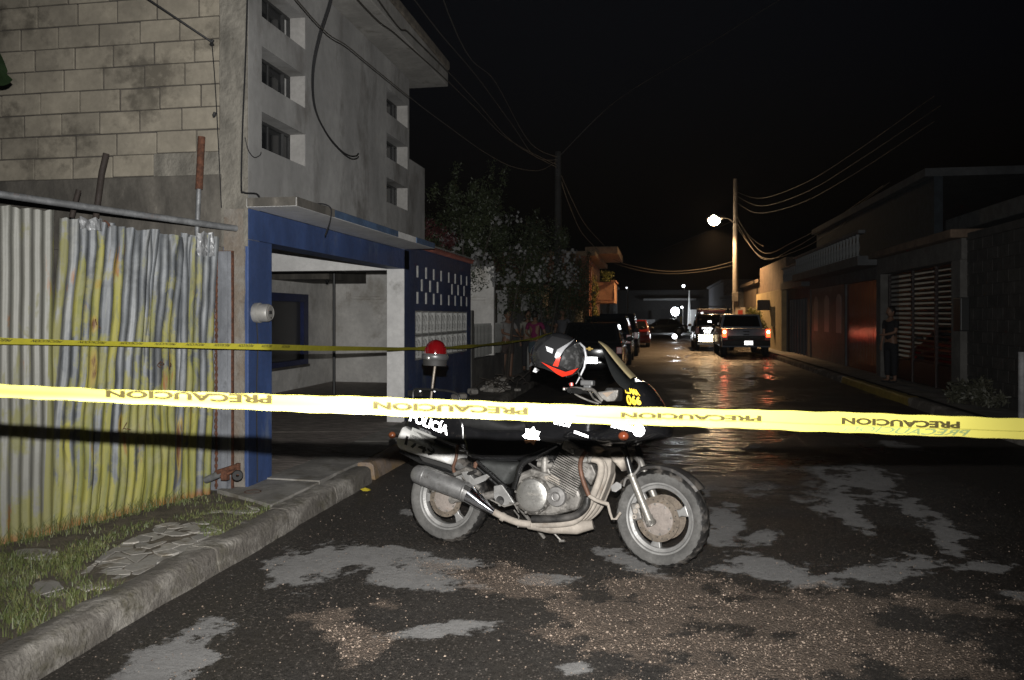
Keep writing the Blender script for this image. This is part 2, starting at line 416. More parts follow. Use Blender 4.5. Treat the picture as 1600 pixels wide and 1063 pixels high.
cand = cand[keep]; sz = np.clip(rng.lognormal(-5.72, .40, len(cand)), .0016, .010)
gravel('gravel', np.c_[cand, sz*.35 + .003], sz, gravel_mat(), 'brown gravel scattered over the wet asphalt in front of the motorcycle')

# ---- left pavement, kerbs
m_conc = mat('old_concrete', (.29, .275, .25), .85, var=.3, scale=2.5, bmp=.5, bsc=45, bdist=.006, c3=(.13, .115, .09), c3s=3, c3r=(.5, .66))
def sheet(name, x0, x1, y0, y1, z, dx, dy, m, amp=.01, seed=1, **kw):
    xs = np.linspace(x0, x1, max(2, int((x1-x0)/dx)+1)); ys = np.linspace(y0, y1, max(2, int((y1-y0)/dy)+1))
    X, Y = np.meshgrid(xs, ys); Zn = z + amp*vnoise(X.ravel(), Y.ravel(), seed, 4, 2.5)
    v = np.stack([X.ravel(), Y.ravel(), Zn], 1); a, b_ = len(xs), len(ys); ix = np.arange(a*b_).reshape(b_, a)
    f = np.stack([ix[:-1, :-1].ravel(), ix[:-1, 1:].ravel(), ix[1:, 1:].ravel(), ix[1:, :-1].ravel()], 1)
    me = bpy.data.meshes.new(name); me.from_pydata(v.tolist(), [], f.tolist()); me.materials.append(m)
    for p in me.polygons: p.use_smooth = True
    return link(name, me, **kw)
sheet('verge', -9.0, -2.80, .5, 6.3, PZ - .03, .08, .08, m_soil, .03, 4, kind='structure')
lp = sheet('left_pavement', -7.3, -2.80, 6.3, 17.2, PZ - .035, .12, .12, mat('yard_concrete', (.27, .24, .21), .75, var=.35, scale=3, bmp=.6, bsc=30, bdist=.01, c3=(.055, .045, .035), c3s=2), .006, 6, kind='structure')
sheet('left_pavement', -3.45, -2.80, 17.2, 90, PZ - .02, .26, .6, m_conc, .01, 7, kind='structure')
def clip(poly, a, b, c):     # keep ax+by<=c
    out = []
    for i in range(len(poly)):
        p, q = poly[i], poly[(i+1) % len(poly)]; dp, dq = a*p[0]+b*p[1]-c, a*q[0]+b*q[1]-c
        if dp <= 0: out.append(p)
        if dp*dq < 0: t = dp/(dp-dq); out.append((p[0]+(q[0]-p[0])*t, p[1]+(q[1]-p[1])*t))
    return out
def cells(sites, bound):
    res = []
    for i, s in enumerate(sites):
        poly = list(bound)
        for j, t in enumerate(sites):
            if i == j or not poly: continue
            a, b = t[0]-s[0], t[1]-s[1]; poly = clip(poly, a, b, (t[0]**2+t[1]**2-s[0]**2-s[1]**2)/2)
        res.append(poly)
    return res
def slab(poly, gap, z0, z1, tilt, m, parent, name):
    cx = sum(p[0] for p in poly)/len(poly); cy = sum(p[1] for p in poly)/len(poly)
    rad = max(math.hypot(p[0]-cx, p[1]-cy) for p in poly); k = max(.5, 1 - gap/rad)
    pts = [(cx+(p[0]-cx)*k + random.uniform(-1, 1)*gap*.4, cy+(p[1]-cy)*k + random.uniform(-1, 1)*gap*.4) for p in poly]
    tx, ty = random.uniform(-tilt, tilt), random.uniform(-tilt, tilt); dz = random.uniform(-.006, .006)
    mb = MB(); mb.prism(pts, lambda x, y: (x, y, z0), lambda x, y: (x, y, z1 + dz + (x-cx)*tx + (y-cy)*ty))
    return mb.build(name, m, parent, bevel=.004, seg=1)
m_slab = mat('cracked_slab', (.38, .36, .33), .85, var=.2, scale=7, bmp=.5, bsc=60, bdist=.005, rnd=.22, c3=(.15, .125, .09), c3s=7, c3r=(.5, .66))
vg = thing('broken_paving', (-3.4, 4.8, PZ), 'cracked pale concrete paving patch broken into pieces in the grass', 'paving')
def patch(cpx, cpy, rx, ry, nn, gap, skew=0):
    c = G(cpx, cpy, PZ); ex = G(cpx+rx, cpy-ry*skew, PZ) - c; ey = G(cpx, cpy-ry, PZ) - c
    bound = []
    for k in range(14):
        a = 2*math.pi*k/14; r_ = random.uniform(.82, 1.1); q = c + ex*math.cos(a)*r_ + ey*math.sin(a)*r_; bound.append((q.x, q.y))
    sites = []
    while len(sites) < nn:
        u, v = random.uniform(-1, 1), random.uniform(-1, 1)
        if u*u+v*v < 1: q = c+ex*u+ey*v; sites.append((q.x, q.y))
    bound = clip(bound, 1, 0, -2.88)
    for poly in cells(sites, bound):
        if len(poly) > 2: slab(poly, gap, PZ-.09, PZ-.020, .012, m_slab, vg, 'slab_piece')
patch(245, 862, 118, 42, 75, .0065, .9); patch(275, 822, 40, 12, 6, .012); patch(75, 915, 34, 14, 2, .02); patch(60, 860, 38, 10, 3, .02)
patch(350, 800, 30, 8, 4, .01); patch(180, 913, 34, 8, 5, .015); patch(380, 792, 30, 6, 4, .012)
# concrete apron in front of the carport: large cracked slabs
bound = [(-3.42, 6.62), (-2.98, 6.35), (-2.97, 17.1), (-3.42, 17.1)]
b2 = [(-3.62, 6.2), (-2.9, 5.75), (-2.87, 7.6), (-2.87, 9.3), (-2.87, 12.2), (-3.41, 12.2), (-3.41, 6.9)]
ap = thing('driveway_apron', (-3.2, 8, PZ), 'grey concrete driveway apron with long cracks in front of the blue carport', 'driveway')
for poly in cells([(-3.2, 6.3), (-3.15, 7.0), (-3.3, 7.7), (-3.05, 8.3), (-3.25, 9.4), (-3.15, 10.8), (-3.2, 11.8)], b2):
    if len(poly) > 2: slab(poly, .005, PZ-.06, PZ+.004, .001, m_conc, ap, 'concrete_slab')
for poly in cells([(-4.2, 7.6), (-4.3, 8.9), (-4.6, 10.2), (-5.7, 8.4), (-5.6, 9.8), (-5.3, 11.8), (-6.6, 10.5), (-6.4, 13)], [(-7.08, 6.6), (-3.44, 6.8), (-3.44, 10.4), (-3.7, 16.9), (-7.08, 16.9)]):
    if len(poly) > 2: slab(poly, .006, PZ-.06, PZ-.012, .003, mat('carport_floor', (.30, .26, .23), .7, var=.4, scale=5, bmp=.8, bsc=26, bdist=.012, stretch=(1, 3, 1)), ap, 'floor_slab')

m_kerb = mat('kerb_concrete', (.20, .18, .155), .88, c2=(.40, .375, .335), var=.35, scale=3.5, mixr=(.48, .68), bmp=.9, bsc=30, bdist=.02, c3=(.10, .09, .065), c3s=6, c3r=(.52, .68), stretch=(1, .6, 1))
def kerb(name, x, side, y0, y1, m, step=.06, h=PZ, wob=.015, **kw):
    prof = [(0, -.06), (0, 0), (.006, .05), (.014, .10), (.022, .126), (.038, .143), (.07, .150), (.11, .152), (.15, .150), (.18, .144), (.19, .08)]
    ys = np.arange(y0, y1+step, step); mb = MB(); k = len(prof)
    for y in ys:
        for i, (dx, dz) in enumerate(prof):
            q = noise.noise(Vector((dx*9+x, y*3.1, dz*9))) * wob*.7 + noise.noise(Vector((dx*30, y*11, dz*30))) * wob*.5 - max(0, noise.noise(Vector((dx*14, y*6.3, dz*14)))-.22)*wob*(-3.5 if .09 < dz < .149 else -.5)
            mb.v.append(Vector((x + side*(dx + q), y, dz*h/.15 + q*.5)))
    for j in range(len(ys)-1):
        for i in range(k-1): mb.f.append((j*k+i, j*k+i+1, (j+1)*k+i+1, (j+1)*k+i))
    mb.f.append(tuple(range(k))); mb.f.append(tuple((len(ys)-1)*k+i for i in reversed(range(k))))
    return mb.build(name, m, smooth=True, kind='structure', **kw)
for i, (a, b) in enumerate([(0.6, 2.2), (2.21, 3.6), (3.612, 4.62), (4.632, 5.64), (5.652, 6.5), (6.512, 7.38)]): kerb('left_kerb', KX+(i % 2)*.006, -1, a, b, m_kerb, .028)
m_yk = mat('yellow_kerb_paint', (.36, .23, .09), .8, c2=(.25, .2, .17), scale=3, mixr=(.42, .62), bmp=.8, bsc=30, bdist=.02, c3=(.06, .05, .035), c3s=8)
kerb('painted_kerb', KX-.01, -1, 7.52, 9.05, m_yk, h=.16)
kerb('left_kerb', KX, -1, 9.1, 90, m_kerb, .4, h=.13, wob=.02)
kerb('right_kerb', RX, 1, 1, 15.3, m_kerb, .3)
kerb('painted_kerb', RX, 1, 15.35, 20.5, mat('yellow_kerb_paint_dull', (.32, .24, .05), .6, scale=4, bmp=.5), .2)
kerb('right_kerb', RX, 1, 20.6, 90, m_kerb, .5)
sheet('right_pavement', RX+.3, 5.7, 1, 90, PZ-.005, .3, .6, m_conc, .01, 9, kind='structure')

# ---- grass
def grass_mat():
    m, n, b = nodes('grass_blade'); tc = N(n, 'ShaderNodeTexCoord').outputs['Object']
    a = tnoise(n, tc, 6, 4); c = mixc(n, ramp(n, a, .35, .6), (.06, .082, .022), (.11, .125, .04)); c = mixc(n, ramp(n, tnoise(n, tc, 40, 2), .55, .7), c, (.17, .14, .06))
    n.links.new(c, b.inputs['Base Color']); b.inputs['Roughness'].default_value = .55; return m
def blades(name, pts, h, lean, wd, label):
    n = len(pts); an = rng.uniform(0, 6.283, n); ln = rng.uniform(.15, 1, n)*lean*h; la = rng.uniform(0, 6.283, n)
    d = np.stack([np.cos(an), np.sin(an), np.zeros(n)], 1)*wd[:, None]; L = np.stack([np.cos(la)*ln, np.sin(la)*ln, np.zeros(n)], 1); Z = np.array([0, 0, 1.0])
    p = np.array(pts)
    V = np.stack([p-d, p+d, p-d*.7+L*.35+Z*h[:, None]*.6, p+d*.7+L*.35+Z*h[:, None]*.6, p+L+Z*h[:, None]], 1).reshape(-1, 3)
    b5 = (np.arange(n)*5)[:, None]; F = np.concatenate([b5+[0, 1, 3], b5+[0, 3, 2], b5+[2, 3, 4]], 0)
    me = bpy.data.meshes.new(name); me.from_pydata(V.tolist(), [], F.tolist()); me.materials.append(grass_mat())
    return tag(link(name, me), label, 'grass', kind='stuff')
FA, FB = Vector((-3.65, 6.17, 0)), Vector((-4.16, 4.53, 0)); FD = (FB-FA).normalized()
def fence_x(y): return FA.x + (y-FA.y)/(FD.y)*FD.x
n0 = 90000; gy = rng.uniform(1.4, 7.3, n0); gx = rng.uniform(-5.0, -2.8, n0)
inside = gx > fence_x(gy) - .1
gpx, gpy = pix(gx, gy, PZ)
slabm = blobs(gpx, gpy, [(240,862,120,44,-14),(275,822,45,14,0),(75,915,38,17,0),(60,860,42,12,0)])
dirt = blobs(gpx, gpy, [(420,765,110,22,0),(230,800,90,12,-8),(480,735,120,26,0),(350,745,50,14,0)])
dens = sstep(vnoise(gx, gy, 51, 4, 2.6) + .35*vnoise(gx, gy, 52, 3, 12) + .25 - .9*np.clip(slabm, 0, 1)*2.2 - np.clip(dirt, 0, 1)*1.6 - .5*np.exp(-((gx+2.82)/.05)**2), -.15, .6)
df = (gx - fence_x(gy)); dens = np.maximum(dens, np.exp(-(df/.10)**2)*.9*(gy < 5.9)*(1-sstep(slabm, 0, .1)))
dens *= (1 - sstep(gy, 5.6, 6.6)*.75) * (gx < -2.82)
kp = inside & (rng.random(n0) < dens*.75)
gx, gy, df = gx[kp], gy[kp], df[kp]
hh = rng.uniform(.012, .04, len(gx)) + np.exp(-(df/.16)**2)*rng.uniform(0, .12, len(gx))*(gy < 5.8) + (rng.random(len(gx)) < .03)*.05 + (gy < 4.3)*rng.uniform(0, .05, len(gx))
blades('grass', np.c_[gx, gy, np.full(len(gx), PZ-.028)], hh, .9, rng.uniform(.0014, .0034, len(gx)), 'short green grass and weeds between the corrugated fence and the kerb')
# ================================================================== TWO-STOREY HOUSE ON THE LEFT
SY = 6.33                                    # plane of its block side wall
m_mortar = mat('dark_mortar', (.085, .075, .065), .95, scale=8, bmp=.6)
m_block = mat('concrete_block', (.30, .268, .212), .92, var=.16, scale=3, bmp=.5, bsc=120, bdist=.003, rnd=.10, c3=(.13, .115, .09), c3s=2.6, c3r=(.53, .66))
m_plaster = mat('grey_render', (.31, .305, .295), .9, var=.22, scale=1.2, bmp=.35, bsc=35, bdist=.004, stretch=(1, 1, .5), c3=(.14, .132, .122), c3s=1.6, c3r=(.52, .66))
m_beam = mat('dirty_concrete', (.11, .10, .085), .92, var=.35, scale=3, bmp=.7, bsc=25, bdist=.01, stretch=(1.6, 1, .6), c3=(.22, .2, .17), c3s=6, c3r=(.62, .75))
def blue_mat():
    m = mat('blue_paint', (.042, .078, .20), .6, var=.25, scale=2.2, bmp=.25, bsc=30, c3=(.15, .18, .24), c3s=2.4, c3r=(.56, .72), stretch=(1, 1, .45)); return m
m_blue = blue_mat()
m_white = mat('white_paint', (.78, .77, .75), .75, var=.08, scale=2, bmp=.2, bsc=40, c3=(.3, .29, .27), c3s=3, c3r=(.62, .8))
m_inner = mat('carport_render', (.82, .80, .76), .9, var=.15, scale=1.5, bmp=.3, c3=(.45, .42, .37), c3s=1.3, c3r=(.52, .66))
m_dark = flat('dark_void', (.012, .012, .013), .9)
m_glass = flat('dark_glass', (.01, .011, .012), .12)
m_steelf = mat('dark_steel', (.03, .03, .03), .5, bmp=.1)
H1 = thing('two_storey_house', (FX, SY, PZ), 'two-storey grey house with block side wall and blue open carport', 'house')
# street wall, upper floor, with six deep openings
y_a, y_b = WX(409, 100, FX).y, WX(477, 100, FX).y; y_c, y_d = WX(604, 150, FX).y, WX(637, 150, FX).y
rows = [(3.09, 3.41), (3.67, 3.99), (4.25, 4.57)]
holes = [(a, b, z0, z1) for (a, b) in ((y_a, y_b), (y_c, y_d)) for (z0, z1) in rows]
mb = MB(); wall_holes(mb, FX, 'x', SY, 10.9, 2.611, 4.96, .22, holes); mb.build('upper_wall', m_plaster, H1)
m_rev = mat('window_reveal', (.30, .29, .275), .85, var=.12, scale=4)
for (a, b) in ((y_a, y_b), (y_c, y_d)):
    for (z0, z1) in rows:
        f = MB(); d = FX - .16; t = .028
        f.box(d-.03, d, a+.002, b-.002, z0+.002, z0+t); f.box(d-.03, d, a+.002, b-.002, z1-t, z1-.002)
        f.box(d-.03, d, a+.002, a+t, z0+t, z1-t); f.box(d-.03, d, b-t, b-.002, z0+t, z1-t)
        f.box(d-.025, d-.003, (a+b)/2-.012, (a+b)/2+.012, z0+t, z1-t); f.box(d-.02, d+.012, b-.17, b-.155, z0+t, z1-t)
        fr = f.build('window_frame', m_steelf, H1)
        g = MB(); broken = (a == y_a and z0 > 3.6)
        g.box(d-.018, d-.014, a+t, (a+b)/2-.012, z0+t, z1-t); g.build('pane', m_glass, fr, world=True)
        g = MB()
        if broken:
            yb = b - t
            g.add([(d-.016, (a+b)/2+.012, z0+t), (d-.016, yb-.2, z0+t), (d-.016, yb-.1, z0+.15), (d-.016, yb-.17, z1-.11), (d-.016, (a+b)/2+.012, z1-.06)], [(0,1,2,3,4)])
            q = MB(); q.box(d-.09, d-.07, yb-.2, yb-.08, z0+t, z1-.12); q.build('pale_blind', m_white, fr, world=True)
        else: g.box(d-.018, d-.014, (a+b)/2+.012, b-t, z0+t, z1-t)
        g.build('pane', m_glass, fr, world=True)
        rv = MB(); rv.box(FX-.155, FX-.002, b-.006, b-.0015, z0+.003, z1-.003); rv.build('reveal', m_rev, H1)
mb = MB(); mb.box(-3.66, -3.64, SY+.2, 10.8, 2.7, 4.9); mb.build('room_void', m_dark, H1)
# eave slab and roof edge
mb = MB(); mb.box(-3.62, -2.95, -4.0, 11.35, 4.961, 5.2); mb.build('eave', mat('eave_render', (.27, .26, .24), .9, var=.2, scale=2, c3=(.1, .09, .07), c3s=2.5), H1, bevel=.01)
mb = MB(); mb.box(-3.55, -2.93, -4.0, 11.38, 5.203, 5.33); mb.build('roof_edge', mat('rough_edge', (.13, .11, .085), .95, var=.4, scale=9, bmp=1, bsc=20, bdist=.03), H1, bevel=.02)
# side wall: beam, corner column, blocks on a recessed mortar bed
mb = MB(); mb.box(-9, -3.66, SY+.02, SY+.2, 2.35, 5.0); mb.build('mortar_bed', m_mortar, H1)
mb = MB(); mb.box(-9, -3.645, SY-.012, SY+.02, 2.2, 2.822); mb.build('tie_beam', m_beam, H1, bevel=.008)
m_col = mat('rough_column', (.21, .195, .165), .93, var=.35, scale=3, bmp=.9, bsc=22, bdist=.02, stretch=(1.5, 1, .6), c3=(.10, .085, .065), c3s=5)
mb = MB()
n_ = 26
for k in range(n_+1):
    z = 2.2 + (4.96-2.2)*k/n_; q = .012*noise.noise(Vector((3.1, z*4, 0))) ; e = .02*noise.noise(Vector((9, z*5, 2)))
    mb.v += [Vector((-3.66+e*2.2, SY-.006+q, z)), Vector((-3.402, SY-.008+q*.4, z)), Vector((-3.402, SY-.0005, z)), Vector((-3.64, SY+.1, z))]
for k in range(n_):
    for j in range(4): mb.f.append((k*4+j, k*4+(j+1) % 4, (k+1)*4+(j+1) % 4, (k+1)*4+j))
mb.build('corner_column', m_col, H1, smooth=True)
mb = MB(); mb.box(-3.66, -3.404, SY+.0, SY+.2, 2.2, 4.96); mb.build('column_core', m_col, H1)
bh, bl = .193, .392
bm_ = {}
def block_mesh(L):
    L = round(L, 3)
    if L not in bm_:
        q = MB(); q.box(-L/2+.008, L/2-.008, -.006, .03, -bh/2+.0045, bh/2-.0045); bm_[L] = q.mesh('block', m_block, bevel=.004, seg=1)
    return bm_[L]
z = 2.825; r_ = 0
while z + bh < 4.96:
    x = -3.665 - (0 if r_ % 2 else .002); first = True
    if r_ == 0: x -= .62
    elif r_ % 2 == 0: x -= 0
    L0 = [.30, .22, .36, .18, .33, .24, .38, .2][r_ % 8]
    while x > -7.2:
        L = L0 if first and r_ else bl+random.choice((-.012, -.006, 0, .006, .012)); first = False
        o = link('block', block_mesh(L), H1); o.location = Vector((x - L/2, SY+.008+random.uniform(-.004, .004), z + bh/2+random.uniform(-.003, .003))) - parent_origin(H1); o.rotation_euler = (random.uniform(-.01, .01), random.uniform(-.006, .006), random.uniform(-.01, .01)); x -= L
    z += bh + .002; r_ += 1
mb = MB(); mb.box(-4.29, -3.66, SY-.004, SY+.02, 2.82, 3.02); mb.build('patched_render', m_col, H1, bevel=.005)
# lower side wall: unplastered masonry beside the sheet door
mb = MB(); mb.box(-9, -3.60, SY+.03, SY+.2, 0, 2.21); mb.build('lower_wall', m_beam, H1)
m_pier = mat('peeling_pier', (.30, .275, .24), .92, c2=(.19, .155, .12), scale=3.5, mixr=(.45, .6), bmp=1, bsc=20, bdist=.02, c3=(.11, .08, .06), c3s=5, c3r=(.58, .68))
mb = MB()
for k in range(25):
    z = 0.1 + (2.52-.1)*k/24; q = .015*noise.noise(Vector((1.1, z*4, 7))); e = .018*noise.noise(Vector((4, z*4, 2)))
    mb.v += [Vector((-3.62, SY-.012+q, z)), Vector((-3.435+e, SY-.014+q*.5, z)), Vector((-3.43+e, SY+.004, z)), Vector((-3.62, SY+.03, z))]
for k in range(24):
    for j in range(4): mb.f.append((k*4+j, k*4+(j+1) % 4, (k+1)*4+(j+1) % 4, (k+1)*4+j))
mb.build('masonry_pier', m_pier, H1, smooth=True)
# blue ground-floor front: pillar, lintel, screen wall
oy0, oy1 = WX(425, 500, FX).y, WX(632, 500, FX).y
TW = .25
mb = MB(); mb.box(FX-.235, FX, SY+.0, oy0, PZ-.06, 2.26); mb.build('front_pillar', m_blue, H1, bevel=.006)
mb = MB(); mb.box(FX-TW, FX, SY+.0, 10.9, 2.263, 2.525); mb.build('lintel', m_blue, H1)
mb = MB(); mb.box(FX-TW, FX-.001, oy1-.012, oy1, PZ-.05, 2.262); mb.build('white_jamb', m_white, H1)
sl_y = lambda p: WX(p, 460, FX).y
sc_holes = []
for p in (652.6, 666, 678, 689.5, 701.5, 711.5, 720.8, 729.3):
    for z0, z1 in ((2.175, 2.35), (1.79, 1.965)): sc_holes.append((sl_y(p)-.06, sl_y(p)+.06, z0, z1))
for p in (659.4, 672.3, 684, 706.5, 716, 725.3): sc_holes.append((sl_y(p)-.06, sl_y(p)+.06, 1.98, 2.16))
ly0, ly1, lz0, lz1 = WX(648.5, 500, FX).y, WX(729.7, 500, FX).y, .96, 1.69
ye = WX(735.5, 500, FX).y
mb = MB(); wall_holes(mb, FX, 'x', oy1, ye, PZ-.05, 2.60, .14, sc_holes + [(ly0, ly1, lz0, lz1)])
m_blue2 = mat('weathered_blue', (.030, .055, .14), .65, var=.25, scale=2.2, bmp=.3, bsc=30, c3=(.10, .12, .145), c3s=2.2, c3r=(.55, .72), stretch=(1, 1, .35))
mb.build('screen_wall', m_blue2, H1)
m_slot = mat('slot_white', (.42, .42, .40), .8, var=.15)
for h in sc_holes:
    q = MB(); q.box(FX-.13, FX-.002, h[1]-.03, h[1]-.002, h[2]+.002, h[3]-.002); q.box(FX-.13, FX-.10, h[0]+.002, h[1]-.03, h[2]+.002, h[3]-.002); q.build('slot_lining', m_slot, H1)
# moulded breeze blocks
nb_, cwid = 9, (ly1-ly0)/9; chh = (lz1-lz0)/2
def breeze():
    q = MB(); w2, h2, t = cwid/2-.004, chh/2-.004, .022; x0, x1 = -.10, .004
    q.box(x0, x1, -w2, w2, -h2, -h2+t); q.box(x0, x1, -w2, w2, h2-t, h2); q.box(x0, x1, -w2, -w2+t, -h2+t, h2-t); q.box(x0, x1, w2-t, w2, -h2+t, h2-t)
    q.box(x0, x0+.015, -w2+t, w2-t, -h2+t, h2-t)
    for s in (-1, 1):
        pts = [(-.02, -w2+t+.01, s*h2*.1), (-.02, -w2*.4, s*h2*.55), (-.02, 0, s*h2*.2), (-.02, w2*.4, s*h2*.62), (-.02, w2-t-.01, s*h2*.15)]
        q.tube(smoothline(pts, 4), .012, 5)
    q.tube([(-.02, 0, -h2+t), (-.02, 0, h2-t)], .011, 5)
    q.ellip((-.02, 0, 0), (.02, .03, .04), 8, 5)
    return q.mesh('breeze_block', m_slot)
bz = breeze()
for i in range(nb_):
    for j in range(2):
        o = link('breeze_block', bz, H1); o.location = Vector((FX-.006, ly0+cwid*(i+.5), lz0+chh*(j+.5))) - parent_origin(H1)
# roof over the screen wall with tile edging
mb = MB(); mb.box(FX-4, FX-.145, 10.95, ye, 2.45, 2.57); mb.build('annex_roof', m_beam, H1)
mb = MB()
m_tile = mat('red_tile', (.16, .045, .03), .8, scale=9, rnd=.3)
yy = 10.62
while yy < ye+.05:
    o = MB(); o.lathe([(.075, 0), (.075, .26)], (FX-.2, yy, 2.615), (1, 0, 0), 8, 0, math.pi) ; o.v = [Vector((p.x, p.y, 2.602 + abs(p.z-2.615))) for p in o.v]; o.build('roof_tile', m_tile, H1); yy += .155
# projecting canopy over the front
mb = MB(); mb.box(FX+.001, -2.95, 6.30, 10.6, 2.53, 2.604); mb.build('canopy', m_white, H1)
mb = MB(); mb.box(-2.949, -2.94, 7.1, 9.0, 2.534, 2.602); mb.box(-2.949, -2.94, 9.75, 10.6, 2.534, 2.602); mb.build('canopy_fascia', mat('pale_blue', (.06, .11, .20), .8, scale=6), H1)
mb = MB(); mb.box(-2.949, -2.938, 6.30, 7.098, 2.532, 2.606); mb.box(FX+.01, -2.952, 6.288, 6.298, 2.532, 2.606); mb.build('bare_fascia', m_beam, H1)
mb = MB(); mb.box(FX+.002, -2.96, 6.32, 10.58, 2.605, 2.612); mb.build('canopy_top', m_beam, H1)
# second volume behind
mb = MB(); mb.box(-5, FX-.02, 10.905, 11.75, 2.58, 3.85); mb.build('rear_volume', m_plaster, H1)
mb = MB(); mb.box(-9, FX-.25, 10.7, 10.9, 2.6, 4.95); mb.build('end_wall', m_plaster, H1)
# inside of the carport
CX, CY = -7.1, 17.1
wy0, wy1 = 13.2, 15.7
mb = MB(); wall_holes(mb, CX, 'x', SY+.2, CY, PZ-.04, 2.7, .2, [(wy0, wy1, .62, 2.06)]); mb.build('inner_wall', m_inner, H1)
mb = MB(); mb.box(CX+.002, -3.42, CY, CY+.15, PZ-.04, 2.7); mb.build('back_wall', m_inner, H1)
mb = MB(); mb.box(CX, FX-TW-.002, SY+.2, CY, 2.70, 2.8); mb.build('ceiling', mat('ceiling', (.35, .34, .32), .9), H1)
mb = MB(); mb.box(CX+.01, FX-.012, oy1+.002, oy1+.2, 2.25, 2.698); mb.build('transverse_beam', m_white, H1)
mb = MB(); mb.box(CX+.003, -5.93, 14.05, 16.0, 2.30, 2.695); mb.build('dropped_beam', m_beam, H1)
fr = MB()
for (a, b, c, d) in ((wy0, wy1, 1.90, 2.06), (wy0, wy1, .62, .72), (wy1-.22, wy1, .72, 1.90), (wy0, wy0+.2, .72, 1.90)): fr.box(CX-.1, CX+.02, a, b, c, d)
fo_ = fr.build('window_frame', mat('deep_blue_frame', (.012, .022, .10), .5), H1)
mb = MB(); mb.box(CX-.07, CX-.06, wy0+.2, wy1-.22, .72, 1.90); mb.build('pane', flat('carport_glass', (.03, .03, .032), .3), fo_)
mb = MB(); mb.box(CX+.001, CX+.035, wy0-.1, wy1+.04, .565, .618); mb.build('window_sill', m_beam, H1)
mb = MB(); p = P(522, 600, 14.9); mb.tube([(p.x, p.y, PZ-.02), (p.x, p.y, 2.68)], .03, 8); mb.build('drain_pipe', flat('pipe_black', (.015, .015, .015), .5), H1)
mb = MB(); mb.tube([(CX+.3, CY-.02, 2.3), (CX+.3, CY-.02, 1.99), (-3.6, CY-.02, 1.96)], .012, 6); mb.tube([(CX+.4, CY-.02, 2.3), (CX+.4, CY-.02, 2.05), (-3.6, CY-.02, 2.02)], .01, 6); mb.build('conduit', m_inner, H1)
lb = thing('hanging_bulb', (CX+.9, 14.6, 2.7), 'small unlit bulb hanging from the carport ceiling', 'light bulb')
mb = MB(); mb.tube([(CX+.9, 14.6, 2.7), (CX+.9, 14.6, 2.33)], .006, 5); mb.build('cord', m_steelf, lb)
mb = MB(); mb.ellip((CX+.9, 14.6, 2.28), (.04, .04, .06), 10, 6); mb.build('bulb', m_glass, lb, smooth=True)

# electric meter on the blue pillar
mp = WX(399, 489, FX)
em = thing('electric_meter', mp, 'round grey electric meter on the blue pillar beside the carport', 'meter')
m_met = mat('meter_grey', (.33, .32, .30), .5, metal=.3, bmp=.1)
mb = MB(); mb.lathe([(0, .0), (.085, .0), (.088, .02), (.088, .045), (.078, .05), (.078, .12), (.07, .135), (0, .138)], mp, (1, 0, 0), 28); mb.build('casing', m_met, em, smooth=True)
mb = MB(); mb.lathe([(.060, .139), (.066, .142), (.060, .145)], mp, (1, 0, 0), 24, closed=True); mb.build('rim', m_met, em, smooth=True)
mb = MB(); mb.box(mp.x+.139, mp.x+.142, mp.y-.02, mp.y+.03, mp.z-.012, mp.z+.018); mb.build('dial_window', m_dark, em)
mb = MB(); mb.box(mp.x+.139, mp.x+.142, mp.y+.005, mp.y+.02, mp.z-.05, mp.z-.035); mb.build('seal', m_dark, em)
mb = MB(); mb.tube(smoothline([(FX+.012, mp.y, mp.z-.08), (FX+.012, mp.y+.02, mp.z-.3), (FX+.012, mp.y+.0, mp.z-.7), (FX+.012, mp.y+.012, .3), (FX+.012, mp.y+.01, .16)]), .006, 5); mb.build('service_cable', flat('cable', (.02, .02, .022), .6), em)

